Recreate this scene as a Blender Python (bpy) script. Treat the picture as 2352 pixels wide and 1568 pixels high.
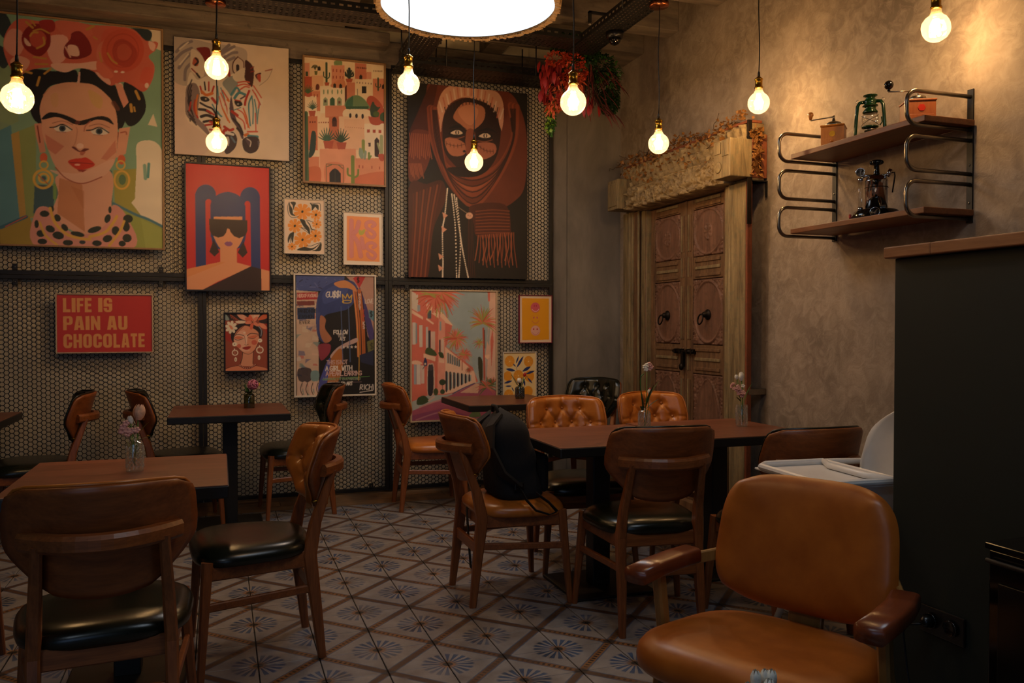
import bpy, bmesh, math, random
import numpy as np
from mathutils import Vector, Matrix
for o in list(bpy.data.objects): bpy.data.objects.remove(o, do_unlink=True)
SC = bpy.context.scene
COL = SC.collection
PI = math.pi
R = math.radians
rnd = random.Random(7)

# ---------------------------------------------------------------- camera
CAM_H = 1.277
cam = bpy.data.cameras.new('camera'); camo = bpy.data.objects.new('camera', cam); COL.objects.link(camo)
cam.sensor_width = 36.0; cam.sensor_fit = 'HORIZONTAL'
cam.lens = 1899.18 / 2352 * 36.0
cam.clip_start = 0.05; cam.clip_end = 100
YAW, PITCH = 0.339655, 0.0192167
fwd = Vector((math.sin(YAW) * math.cos(PITCH), math.cos(YAW) * math.cos(PITCH), -math.sin(PITCH)))
camo.location = (0, 0, CAM_H)
camo.rotation_euler = fwd.to_track_quat('-Z', 'Y').to_euler()
SC.camera = camo

# ---------------------------------------------------------------- world (overcast street daylight outside the shop window behind the camera)
wd = bpy.data.worlds.new('world'); SC.world = wd; wd.use_nodes = True
wd.node_tree.nodes['Background'].inputs[0].default_value = (0.42, 0.62, 1.0, 1)
wd.node_tree.nodes['Background'].inputs[1].default_value = 1.0
WINDOW = (-3.2, -0.4, -3.2, 0.35, 2.55)          # x0 x1 y z0 z1 of the shop window
pl = bpy.data.lights.new('window_portal', 'AREA'); pl.shape = 'RECTANGLE'; pl.size = WINDOW[1] - WINDOW[0]; pl.size_y = WINDOW[4] - WINDOW[3]
pl.cycles.is_portal = True
plo = bpy.data.objects.new('window_portal', pl); COL.objects.link(plo)
plo.location = ((WINDOW[0] + WINDOW[1]) / 2, WINDOW[2], (WINDOW[3] + WINDOW[4]) / 2); plo.rotation_euler = (R(90), 0, 0)

# ---------------------------------------------------------------- exposure
BULB_W = 18.0
DISC_W = 8.0
BULB_C = (1.0, 0.61, 0.31)
SC.view_settings.view_transform = 'Standard'
SC.view_settings.look = 'None'
SC.view_settings.exposure = 0.12
SC.view_settings.gamma = 1.0
SC.view_settings.use_curve_mapping = False
try:
    SC.cycles.sample_clamp_indirect = 3.0
    SC.cycles.max_bounces = 8; SC.cycles.diffuse_bounces = 4; SC.cycles.glossy_bounces = 4
    SC.cycles.transmission_bounces = 6; SC.cycles.transparent_max_bounces = 16
    SC.cycles.caustics_reflective = False; SC.cycles.caustics_refractive = False
except Exception: pass
# ---------------------------------------------------------------- helpers
def lin(c):
    return c / 12.92 if c <= 0.04045 else ((c + 0.055) / 1.055) ** 2.4
def hexc(h):
    h = h.lstrip('#')
    return tuple(lin(int(h[i:i + 2], 16) / 255) for i in (0, 2, 4))

class MB:
    """collects quads/triangles, linked as one mesh object"""
    def __init__(s): s.v = []; s.f = []; s.sm = []
    def add(s, vs, fs, smooth=False):
        b = len(s.v); s.v += [tuple(p) for p in vs]
        s.f += [tuple(b + i for i in f) for f in fs]; s.sm += [smooth] * len(fs); return s
    def box(s, x0, x1, y0, y1, z0, z1, bev=0.0, M=None):
        if bev <= 0:
            vs = [(x, y, z) for z in (z0, z1) for y in (y0, y1) for x in (x0, x1)]
            fs = [(0, 2, 3, 1), (4, 5, 7, 6), (0, 1, 5, 4), (2, 6, 7, 3), (0, 4, 6, 2), (1, 3, 7, 5)]
            sm = False
        else:
            bm = bmesh.new(); bmesh.ops.create_cube(bm, size=1)
            for v in bm.verts:
                v.co = ((x0 + x1) / 2 + v.co.x * (x1 - x0), (y0 + y1) / 2 + v.co.y * (y1 - y0), (z0 + z1) / 2 + v.co.z * (z1 - z0))
            bmesh.ops.bevel(bm, geom=bm.edges[:], offset=bev, segments=2, affect='EDGES', profile=0.5)
            bm.verts.index_update()
            vs = [tuple(v.co) for v in bm.verts]; fs = [tuple(v.index for v in f.verts) for f in bm.faces]; bm.free(); sm = False
        if M is not None: vs = [tuple(M @ Vector(p)) for p in vs]
        return s.add(vs, fs, sm)
    def tube(s, pts, r, n=8, cap=True, smooth=True, closed=False):
        P = [Vector(p) for p in pts]; m = len(P)
        rr = r if isinstance(r, (list, tuple)) else [r] * m
        vs = []; up = None
        for i in range(m):
            if closed: t = (P[(i + 1) % m] - P[i - 1])
            else: t = (P[min(i + 1, m - 1)] - P[max(i - 1, 0)])
            t.normalize()
            if up is None:
                a = Vector((0, 0, 1)) if abs(t.z) < 0.9 else Vector((1, 0, 0))
                up = (a - t * a.dot(t)).normalized()
            else:
                up = (up - t * up.dot(t)); up.normalize()
            sd = t.cross(up)
            for k in range(n):
                a = 2 * PI * k / n
                vs.append(P[i] + (up * math.cos(a) + sd * math.sin(a)) * rr[i])
        fs = []
        for i in range(m if closed else m - 1):
            j = (i + 1) % m
            for k in range(n):
                fs.append((i * n + k, i * n + (k + 1) % n, j * n + (k + 1) % n, j * n + k))
        if cap and not closed:
            fs.append(tuple(range(n))[::-1]); fs.append(tuple((m - 1) * n + k for k in range(n)))
        return s.add(vs, fs, smooth)
    def lathe(s, prof, n=20, c=(0, 0, 0), smooth=True, a0=0, a1=2 * PI, cap=True):
        full = abs(a1 - a0 - 2 * PI) < 1e-6
        m = n if full else n + 1
        vs = []
        for (r, z) in prof:
            for k in range(m):
                a = a0 + (a1 - a0) * k / n
                vs.append((c[0] + r * math.cos(a), c[1] + r * math.sin(a), c[2] + z))
        fs = []
        for i in range(len(prof) - 1):
            for k in range(n):
                k2 = (k + 1) % m
                fs.append((i * m + k, i * m + k2, (i + 1) * m + k2, (i + 1) * m + k))
        if full and cap:
            if prof[0][0] > 1e-5: fs.append(tuple(range(m))[::-1])
            if prof[-1][0] > 1e-5: fs.append(tuple((len(prof) - 1) * m + k for k in range(m)))
        return s.add(vs, fs, smooth)
    def prism(s, pts, z0, z1, plane='xy', smooth=False):
        """extrude a closed 2-D outline"""
        n = len(pts)
        def P(a, b, c):
            return (a, b, c) if plane == 'xy' else ((a, c, b) if plane == 'xz' else (c, a, b))
        vs = [P(a, b, z0) for a, b in pts] + [P(a, b, z1) for a, b in pts]
        fs = [tuple(range(n))[::-1], tuple(range(n, 2 * n))] + [(i, (i + 1) % n, n + (i + 1) % n, n + i) for i in range(n)]
        return s.add(vs, fs, smooth)
    def ball(s, c, rx, ry=None, rz=None, nu=10, nv=7):
        ry = rx if ry is None else ry; rz = rx if rz is None else rz
        vs = [(c[0], c[1], c[2] - rz)]
        for i in range(1, nv):
            p = -PI / 2 + PI * i / nv
            for k in range(nu):
                a = 2 * PI * k / nu
                vs.append((c[0] + rx * math.cos(p) * math.cos(a), c[1] + ry * math.cos(p) * math.sin(a), c[2] + rz * math.sin(p)))
        vs.append((c[0], c[1], c[2] + rz)); L = len(vs) - 1
        fs = [(0, 1 + (k + 1) % nu, 1 + k) for k in range(nu)]
        for i in range(nv - 2):
            for k in range(nu):
                a = 1 + i * nu; fs.append((a + k, a + (k + 1) % nu, a + nu + (k + 1) % nu, a + nu + k))
        a = 1 + (nv - 2) * nu
        fs += [(a + k, a + (k + 1) % nu, L) for k in range(nu)]
        return s.add(vs, fs, True)
    def beam(s, p0, p1, w0, h0, w1=None, h1=None, up=(0, 0, 1), bev=0.0):
        """tapered rectangular bar from p0 to p1"""
        p0 = Vector(p0); p1 = Vector(p1); t = (p1 - p0).normalized(); u = Vector(up)
        u = (u - t * u.dot(t)).normalized(); sd = t.cross(u)
        w1 = w0 if w1 is None else w1; h1 = h0 if h1 is None else h1
        vs = []
        for p, w, h in ((p0, w0, h0), (p1, w1, h1)):
            b = min(w, h) * 0.22 if bev == 0 else bev
            for a, c in ((-1, -1), (1, -1), (1, 1), (-1, 1)):
                e = (a * w / 2, c * h / 2)
                if a * c > 0: q = [(e[0], e[1] - c * b), (e[0] - a * b, e[1])]
                else: q = [(e[0] - a * b, e[1]), (e[0], e[1] - c * b)]
                for x, y in q: vs.append(p + sd * x + u * y)
        fs = [(i, (i + 1) % 8, 8 + (i + 1) % 8, 8 + i) for i in range(8)] + [tuple(range(8))[::-1], tuple(range(8, 16))]
        return s.add(vs, fs)
    def sweep(s, path, prof, up=(0, 0, 1), smooth=False):
        """profile (list of (side, up)) carried along a path"""
        P = [Vector(p) for p in path]; m = len(P); n = len(prof); U = Vector(up); vs = []
        for i in range(m):
            t = (P[min(i + 1, m - 1)] - P[max(i - 1, 0)]).normalized()
            u = (U - t * U.dot(t)).normalized(); sd = t.cross(u)
            vs += [P[i] + sd * a + u * b for a, b in prof]
        fs = [(i * n + k, i * n + (k + 1) % n, (i + 1) * n + (k + 1) % n, (i + 1) * n + k) for i in range(m - 1) for k in range(n)]
        fs += [tuple(range(n))[::-1], tuple((m - 1) * n + k for k in range(n))]
        return s.add(vs, fs, smooth)
    def mesh(s, name, mat):
        me = bpy.data.meshes.new(name); me.from_pydata([tuple(p) for p in s.v], [], s.f)
        if any(s.sm): me.polygons.foreach_set('use_smooth', s.sm)
        me.materials.append(mat); me.update(); return me
    def build(s, name, mat, parent=None, loc=None, rot=None):
        return link(s.mesh(name, mat), name, parent, loc, rot)

def link(me, name, parent=None, loc=None, rot=None, scale=None):
    o = bpy.data.objects.new(name, me); COL.objects.link(o)
    if parent: o.parent = parent
    if loc is not None: o.location = loc
    if rot is not None: o.rotation_euler = rot
    if scale is not None: o.scale = scale
    return o
def tag(o, label=None, cat=None, group=None, kind=None):
    if label: o['label'] = label
    if cat: o['category'] = cat
    if group: o['group'] = group
    if kind: o['kind'] = kind
    return o
def empty(name, loc=(0, 0, 0), rz=0.0, label=None, cat=None, group=None):
    o = bpy.data.objects.new(name, None); COL.objects.link(o); o.empty_display_size = 0.05
    o.location = loc; o.rotation_euler = (0, 0, rz); return tag(o, label, cat, group)
def gridmesh(name, X, mat, smooth=True, closed_u=False):
    """X: (ny, nx, 3) array of points"""
    ny, nx = X.shape[:2]
    idx = np.arange(ny * nx).reshape(ny, nx)
    if closed_u: idx = np.concatenate([idx, idx[:, :1]], 1)
    q = np.stack([idx[:-1, :-1], idx[:-1, 1:], idx[1:, 1:], idx[1:, :-1]], -1).reshape(-1, 4)
    return npmesh(name, X.reshape(-1, 3), q, mat, smooth)
def npmesh(name, V, Q, mat, smooth=False):
    me = bpy.data.meshes.new(name); V = np.ascontiguousarray(V, np.float32); Q = np.ascontiguousarray(Q, np.int32); k = Q.shape[1]
    me.vertices.add(len(V)); me.vertices.foreach_set('co', V.ravel())
    me.loops.add(Q.size); me.loops.foreach_set('vertex_index', Q.ravel())
    me.polygons.add(len(Q)); me.polygons.foreach_set('loop_start', np.arange(0, Q.size, k, dtype=np.int32))
    me.polygons.foreach_set('loop_total', np.full(len(Q), k, np.int32))
    if smooth: me.polygons.foreach_set('use_smooth', np.ones(len(Q), bool))
    me.materials.append(mat); me.update(); me.validate(); return me

# ---------------------------------------------------------------- materials
class NT:
    def __init__(s, name):
        s.m = bpy.data.materials.new(name); s.m.use_nodes = True; s.t = s.m.node_tree; s.n = s.t.nodes
        s.b = s.n['Principled BSDF']
    def node(s, typ, **kw):
        n = s.n.new('ShaderNode' + typ)
        for k, v in kw.items(): setattr(n, k, v)
        return n
    def lk(s, a, b): s.t.links.new(a, b)
    def val(s, inp, v):
        if hasattr(v, 'is_linked') or isinstance(v, bpy.types.NodeSocket): s.lk(v, inp)
        else: inp.default_value = v
    def coord(s, kind='Object', scale=(1, 1, 1), rot=(0, 0, 0)):
        if kind == 'World': o = s.node('NewGeometry').outputs['Position']
        elif kind == 'UV': o = s.node('UVMap', uv_map='uv').outputs[0]
        else: o = s.node('TexCoord').outputs[kind]
        mp = s.node('Mapping'); mp.inputs['Scale'].default_value = scale; mp.inputs['Rotation'].default_value = rot
        s.lk(o, mp.inputs[0]); return mp.outputs[0]
    def noise(s, co, scale, detail=3, rough=0.55, dist=0.0, out='Fac'):
        n = s.node('TexNoise'); s.lk(co, n.inputs['Vector'])
        n.inputs['Scale'].default_value = scale; n.inputs['Detail'].default_value = detail
        n.inputs['Roughness'].default_value = rough; n.inputs['Distortion'].default_value = dist
        return n.outputs[out]
    def ramp(s, fac, stops):
        r = s.node('ValToRGB'); s.lk(fac, r.inputs[0]); e = r.color_ramp.elements
        while len(e) < len(stops): e.new(0.5)
        for i, (p, c) in enumerate(stops):
            e[i].position = p; e[i].color = (*c[:3], 1)
        return r.outputs[0]
    def mix(s, fac, a, b, mode='MIX'):
        m = s.node('MixRGB', blend_type=mode); s.val(m.inputs[0], fac)
        for i, v in ((1, a), (2, b)):
            if isinstance(v, bpy.types.NodeSocket): s.lk(v, m.inputs[i])
            else: m.inputs[i].default_value = (*v[:3], 1)
        return m.outputs[0]
    def math(s, op, a, b=0.0, c=None, clamp=False):
        m = s.node('Math', operation=op); m.use_clamp = clamp; s.val(m.inputs[0], a); s.val(m.inputs[1], b)
        if c is not None: s.val(m.inputs[2], c)
        return m.outputs[0]
    def step(s, x, lo, hi):
        m = s.node('MapRange', interpolation_type='SMOOTHSTEP'); s.val(m.inputs[0], x)
        m.inputs[1].default_value = lo; m.inputs[2].default_value = hi; return m.outputs[0]
    def bump(s, h, strength=0.2, dist=0.002):
        b = s.node('Bump'); b.inputs['Strength'].default_value = strength; b.inputs['Distance'].default_value = dist
        s.lk(h, b.inputs['Height']); s.lk(b.outputs[0], s.b.inputs['Normal'])
    def set(s, col=None, rough=None, metal=None, spec=None, coat=None, coatr=None):
        if col is not None:
            if isinstance(col, bpy.types.NodeSocket): s.lk(col, s.b.inputs['Base Color'])
            else: s.b.inputs['Base Color'].default_value = (*col[:3], 1)
        if rough is not None: s.val(s.b.inputs['Roughness'], rough)
        if metal is not None: s.b.inputs['Metallic'].default_value = metal
        if spec is not None: s.b.inputs['Specular IOR Level'].default_value = spec
        if coat is not None: s.b.inputs['Coat Weight'].default_value = coat
        if coatr is not None: s.b.inputs['Coat Roughness'].default_value = coatr
        return s.m

def plain(name, col, rough=0.5, metal=0.0, spec=None, var=0.12, scale=30, bump=0.0):
    t = NT(name); c = hexc(col) if isinstance(col, str) else col
    co = t.coord('Object'); n = t.noise(co, scale)
    f = t.ramp(n, [(0.3, tuple(x * (1 - var) for x in c)), (0.7, tuple(min(1, x * (1 + var)) for x in c))])
    if bump: t.bump(n, bump, 0.002)
    return t.set(f, rough, metal, spec)

def wood(name, dark, light, rough=0.4, axis=2, scale=1.0, coat=0.0, kind='Object'):
    t = NT(name); sc = [14 * scale] * 3; sc[axis] = 1.2 * scale
    co = t.coord(kind, tuple(sc)); n = t.noise(co, 3.0, 4, 0.6, 0.4); n2 = t.noise(co, 14.0, 2, 0.5)
    f = t.math('MULTIPLY_ADD', n2, 0.35, t.math('MULTIPLY', n, 0.65))
    c = t.ramp(f, [(0.28, hexc(dark)), (0.72, hexc(light))])
    t.bump(f, 0.08, 0.001)
    t.set(c, rough)
    if coat: t.set(coat=coat, coatr=0.25)
    return t.m

M = {}
def mats():
    # plaster / concrete
    t = NT('plaster_right'); co = t.coord('World')
    n1 = t.noise(co, 1.6, 5, 0.62, 0.5); n2 = t.noise(co, 13.0, 5, 0.68, 0.8); n3 = t.noise(co, 70, 3)
    c = t.ramp(n1, [(0.30, hexc('75685a')), (0.50, hexc('8f8070')), (0.72, hexc('a79785'))])
    c = t.mix(t.ramp(n2, [(0.42, (0, 0, 0)), (0.66, (0.6, 0.6, 0.6))]), c, hexc('b5a592'))
    t.bump(t.math('MULTIPLY_ADD', n3, 0.3, n2), 0.30, 0.010)
    M['plaster'] = t.set(c, 0.72)
    t = NT('plaster_grey'); co = t.coord('World', (1, 1, 0.35)); n1 = t.noise(co, 3.2, 5, 0.62, 0.6); n2 = t.noise(co, 22, 3)
    c = t.ramp(n1, [(0.3, hexc('6d665c')), (0.52, hexc('857d72')), (0.75, hexc('9b9184'))])
    t.bump(n2, 0.2, 0.004); M['plaster_grey'] = t.set(c, 0.75)
    t = NT('concrete'); co = t.coord('World', (1, 5, 5)); n1 = t.noise(co, 2.2, 5, 0.65, 0.3); n2 = t.noise(t.coord('World'), 18, 4, 0.7)
    c = t.ramp(n1, [(0.28, hexc('544a40')), (0.5, hexc('786b5c')), (0.75, hexc('968672'))])
    c = t.mix(t.ramp(n2, [(0.62, (0, 0, 0)), (0.70, (0.5, 0.5, 0.5))]), c, hexc('4c4438'))
    t.bump(n2, 0.35, 0.01); M['concrete'] = t.set(c, 0.85)
    M['cream_wall'] = plain('cream_wall', 'e6d8bb', 0.7, var=0.10, scale=6)
    M['void'] = plain('far_wall', '6b6152', 0.8)
    # woods
    M['chair_wood'] = wood('chair_wood', '5c2f14', '94562a', 0.38, 2, 1.0)
    M['chair_wood_x'] = wood('chair_wood_x', '5c2f14', '94562a', 0.38, 0, 1.0)
    M['shell_wood'] = wood('shell_wood', '633214', '925226', 0.36, 0, 0.7)
    M['arm_wood'] = wood('arm_wood', '5a2812', '7b3a1c', 0.28, 1, 1.0, 0.3)
    M['pale_ply'] = wood('pale_ply', '7d5a2c', '987039', 0.4, 2, 1.0)
    t = NT('table_wood'); co = t.coord('Object', (3, 26, 26)); n = t.noise(co, 1.6, 5, 0.6, 0.9)
    co2 = t.coord('Object', (6, 14, 1)); kn = t.noise(co2, 2.2, 2, 0.4)
    tex = t.node('TexCoord'); sep = t.node('SeparateXYZ'); t.lk(tex.outputs['Object'], sep.inputs[0])
    pk = t.math('FLOOR', t.math('MULTIPLY', sep.outputs[1], 7.5)); wn = t.node('TexWhiteNoise', noise_dimensions='1D'); t.lk(pk, wn.inputs['W'])
    c = t.ramp(n, [(0.22, hexc('4c2a1c')), (0.5, hexc('6b3d2a')), (0.8, hexc('84513a'))])
    c = t.mix(t.ramp(kn, [(0.70, (0, 0, 0)), (0.78, (0.8, 0.8, 0.8))]), c, hexc('301a12'))
    c = t.mix(0.25, c, t.mix(wn.outputs[0], hexc('56301f'), hexc('8c563c')))
    M['table_wood'] = t.set(c, 0.38)
    M['board_wood'] = wood('board_wood', '5c3016', '8a522c', 0.45, 1, 0.8)
    M['cap_wood'] = wood('cap_wood', '6e3f22', 'a06a3f', 0.5, 1, 0.7)
    M['floor_plank'] = wood('floor_plank', '6a4e33', '937251', 0.5, 0, 0.6, kind='World')
    M['floor_plank_y'] = wood('floor_plank_y', '6a4e33', '937251', 0.5, 1, 0.6, kind='World')
    for nm, dk, lt in (('door_wood', '432c1c', '8f6c49'), ('door_panel', '54382a', '8d6650'), ('door_pale', '4a3a24', 'a8936a'), ('door_carved', '5f4a2e', 'ae9668'), ('door_red', '66331d', '93502f')):
        t = NT(nm); co = t.coord('Object', (8, 8, 0.9)); n = t.noise(co, 3.2, 5, 0.68, 0.5); n2 = t.noise(t.coord('Object'), 26, 4, 0.7)
        if nm == 'door_carved': co = t.coord('Object'); n = t.noise(co, 14, 4, 0.65)
        c = t.ramp(n, [(0.25, hexc(dk)), (0.75, hexc(lt))])
        c = t.mix(t.ramp(n2, [(0.50, (0, 0, 0)), (0.72, (0.45, 0.45, 0.45))]), c, hexc('3d3524' if nm != 'door_pale' else '54604f'))
        t.bump(t.math('ADD', n, n2), 0.25, 0.004); M[nm] = t.set(c, 0.62)
    # leathers
    for nm, a, b, rg in (('leather_tan', '9a561a', 'b86d28', 0.30), ('leather_arm', '8e4a14', 'a85e1e', 0.38), ('leather_black', '0b0e08', '171b10', 0.26)):
        t = NT(nm); co = t.coord('Object'); n = t.noise(co, 9, 4, 0.6); n2 = t.noise(co, 240, 2)
        t.bump(n2, 0.12, 0.0008); M[nm] = t.set(t.ramp(n, [(0.3, hexc(a)), (0.7, hexc(b))]), rg)
    M['black_steel'] = plain('black_steel', '0d0d0d', 0.5, var=0.05)
    M['black_mesh'] = plain('black_mesh', '131210', 0.5, var=0.05)
    M['black_edge'] = plain('black_edge', '0c0b0b', 0.45, var=0.05)
    M['black_plastic'] = plain('black_plastic', '0a0a0a', 0.3, var=0.04)
    M['gloss_black'] = plain('gloss_black', '080808', 0.12, var=0.04)
    M['fabric_black'] = plain('fabric_black', '0a0b0f', 0.9, var=0.2, scale=120, bump=0.3)
    M['strap_black'] = plain('strap_black', '0b0b0d', 0.85, var=0.1, scale=200)
    M['steel'] = plain('steel', '8d867b', 0.28, 1.0, var=0.1)
    M['chrome'] = plain('chrome', 'd8d8d8', 0.06, 1.0, var=0.02)
    M['brass'] = plain('brass', 'a9822f', 0.26, 1.0, var=0.1)
    M['copper'] = plain('copper', 'b06a45', 0.25, 1.0, var=0.1)
    M['iron'] = plain('iron', '241e19', 0.5, 0.8, var=0.2)
    M['green_wall'] = plain('green_wall', '07150f', 0.65, var=0.08, scale=14, bump=0.05)
    M['green_enamel'] = plain('green_enamel', '0b2f13', 0.16, var=0.06)
    M['white_plastic'] = plain('white_plastic', 'dcdad6', 0.32, var=0.02)
    M['grey_tube'] = plain('grey_tube', 'a9a6a1', 0.4, var=0.03)
    M['white_paint'] = plain('white_paint', 'd9d3c8', 0.5, var=0.03)
    M['paper'] = plain('paper', 'e8e4dc', 0.7, var=0.03)
    M['cord'] = plain('cord', '0a0a0b', 0.6, var=0.05)
    M['grinder_oak'] = wood('grinder_oak', 'a5641f', 'c98333', 0.35, 2, 2.0, 0.2)
    M['grinder_brown'] = wood('grinder_brown', '84492a', 'a3623a', 0.4, 2, 2.0, 0.1)
    M['red_plastic'] = plain('red_plastic', 'b0281a', 0.4, var=0.03)
    M['bark'] = plain('bark', 'a8875c', 0.8, var=0.25, scale=40, bump=0.4)
    # see-through glass (thin walls: reflection over clear)
    def thin(name, tint, refl=0.10, rough=0.03, haze=0.0, hcol=(1, 1, 1)):
        t = NT(name); t.n.remove(t.b); out = t.n['Material Output']
        tr = t.node('BsdfTransparent'); tr.inputs[0].default_value = (*tint, 1)
        gl = t.node('BsdfGlossy'); gl.inputs['Roughness'].default_value = rough
        lw = t.node('LayerWeight'); lw.inputs[0].default_value = 0.35
        f = t.math('MULTIPLY_ADD', lw.outputs['Facing'], 0.5, refl, clamp=True)
        mx = t.node('MixShader'); t.lk(f, mx.inputs[0]); t.lk(tr.outputs[0], mx.inputs[1]); t.lk(gl.outputs[0], mx.inputs[2])
        sh = mx.outputs[0]
        if haze:
            tl = t.node('BsdfTranslucent'); tl.inputs[0].default_value = (*hcol, 1)
            m2 = t.node('MixShader'); m2.inputs[0].default_value = haze; t.lk(sh, m2.inputs[1]); t.lk(tl.outputs[0], m2.inputs[2]); sh = m2.outputs[0]
        t.lk(sh, out.inputs[0]); return t.m
    M['glass'] = thin('glass', (0.97, 0.98, 0.97), 0.06)
    M['pattern_glass'] = thin('pattern_glass', (0.90, 0.93, 0.90), 0.16, 0.12, 0.06)
    M['green_glass'] = thin('green_glass', (0.30, 0.34, 0.16), 0.10, 0.08)
    M['bulb_glass'] = thin('bulb_glass', (1.0, 0.92, 0.72), 0.05, 0.05, 0.06, (1.0, 0.86, 0.60))
    M['window_glass'] = thin('window_glass', (0.97, 0.98, 0.98), 0.04)
    # lit things
    def emit(name, col, st):
        t = NT(name); t.b.inputs['Emission Color'].default_value = (*col, 1); t.b.inputs['Emission Strength'].default_value = st
        t.set(col, 0.5); return t.m
    M['filament'] = emit('filament', (1.0, 0.84, 0.55), 30.0)
    M['filament'].cycles.emission_sampling = 'NONE'
    M['diffuser'] = emit('diffuser', (0.72, 0.87, 1.0), 1.15)
    # plants
    for nm, c in (('leaf_green', '2f5a1c'), ('leaf_dark', '16300f'), ('moss', '1d3a10'), ('leaf_red', '8d1a16'), ('berry', 'b33a15'), ('leaf_coral', 'c65a34'), ('leaf_plum', '6b2e2a'), ('leaf_lime', '6f8a1e'), ('leaf_dry', '8c5f2b'), ('stem', '4f7a22'), ('stem_dry', '4a3520'), ('petal_white', 'ece6d8'), ('petal_pink', 'd9a79c'), ('petal_peach', 'e2b391'), ('petal_red', 'b3241f'), ('petal_mauve', 'b56a84'), ('petal_yellow', 'b59a3c')):
        M[nm] = plain(nm, c, 0.55, var=0.25, scale=60)
mats()
# ================================================================ ROOM
XW, YB, ZR = 3.20, 6.36, 3.44                     # right wall, back wall, rib underside
S = 0.225; GX0 = 2.569 * S; GY0 = 16.333 * S      # floor tile grid (pitch and origin)
XL, YF = -3.6, WINDOW[2]

def tile_material():
    t = NT('floor_tile'); uv = t.node('UVMap', uv_map='uv'); sp = t.node('SeparateXYZ'); t.lk(uv.outputs[0], sp.inputs[0])
    u, v = sp.outputs[0], sp.outputs[1]
    wp = t.coord('World'); w1 = t.noise(wp, 9, 4, 0.65); w2 = t.noise(wp, 42, 3, 0.6); w3 = t.noise(wp, 2.6, 2)
    jit = t.math('MULTIPLY_ADD', w2, 0.05, -0.025)
    a = t.math('MAXIMUM', u, v); b = t.math('MINIMUM', u, v); q = t.math('SUBTRACT', 1.0, a)
    r = t.math('SQRT', t.math('ADD', t.math('MULTIPLY', q, q), t.math('MULTIPLY', b, b)))
    th = t.math('ARCTAN2', b, q)
    r = t.math('ADD', r, jit)
    pet = t.math('COSINE', t.math('MULTIPLY_ADD', th, 18.0, t.math('MULTIPLY', w1, 2.2)))
    width = t.math('MULTIPLY_ADD', r, -1.6, 0.45)                      # petals broaden outwards
    petal = t.step(t.math('ADD', pet, t.math('MULTIPLY', width, -1.0)), -0.25, 0.15)
    rng = t.math('MULTIPLY', t.step(r, 0.07, 0.12), t.math('SUBTRACT', 1.0, t.step(r, 0.40, 0.47)))
    petal = t.math('MULTIPLY', petal, rng)
    petal = t.math('MULTIPLY', petal, t.math('MULTIPLY_ADD', t.step(w3, 0.30, 0.55), 0.6, 0.4))
    base = t.ramp(w1, [(0.25, hexc('6d6662')), (0.5, hexc('827d7b')), (0.8, hexc('94908f'))])
    base = t.mix(t.math('MULTIPLY', t.step(w2, 0.55, 0.75), 0.35), base, hexc('75655a'))
    pc = t.ramp(w1, [(0.3, hexc('1f2a38')), (0.55, hexc('35496a')), (0.8, hexc('4b5f78'))])
    c = t.mix(petal, base, pc)
    och = t.math('MULTIPLY', t.math('SUBTRACT', 1.0, t.step(t.math('ADD', r, t.math('MULTIPLY', pet, 0.03)), 0.10, 0.16)), 0.85)
    c = t.mix(och, c, t.ramp(w1, [(0.35, hexc('5a4230')), (0.65, hexc('a06c28'))]))
    c = t.mix(t.math('SUBTRACT', 1.0, t.step(r, 0.065, 0.10)), c, hexc('2b241f'))
    d = t.math('ADD', t.math('ABSOLUTE', t.math('SUBTRACT', u, v)), t.math('MULTIPLY', jit, 0.6))
    edge = t.math('MULTIPLY', t.math('SUBTRACT', 1.0, t.step(d, 0.105, 0.13)), t.step(w1, 0.25, 0.42))
    c = t.mix(edge, c, hexc('44526a'))
    along = t.math('ADD', u, v)
    dots = t.math('MULTIPLY', t.step(t.math('COSINE', t.math('MULTIPLY', along, 46.0)), -0.2, 0.4), t.math('SUBTRACT', 1.0, t.step(d, 0.035, 0.06)))
    bandc = t.mix(t.step(w3, 0.42, 0.62), hexc('4e382a'), t.mix(dots, hexc('7d5630'), hexc('2a221d')))
    c = t.mix(t.math('MULTIPLY', t.math('SUBTRACT', 1.0, t.step(d, 0.075, 0.095)), t.math('MULTIPLY_ADD', t.step(w1, 0.22, 0.38), 0.85, 0.15)), c, bandc)
    cr = t.math('ADD', t.math('MINIMUM', along, t.math('SUBTRACT', 2.0, along)), jit)
    c = t.mix(t.math('SUBTRACT', 1.0, t.step(cr, 0.10, 0.17)), c, hexc('322822'))
    t.bump(w2, 0.10, 0.002)
    return t.set(c, t.math('MULTIPLY_ADD', w1, 0.25, 0.30))
M['tile'] = tile_material()
M['grout'] = plain('grout', '2a2420', 0.9)

floor = MB().box(XL, XW, YF, YB, -0.12, -0.006).build('floor', M['grout'])
tag(floor, 'blue and white patterned tile floor with wooden plank border', kind='structure')

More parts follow.
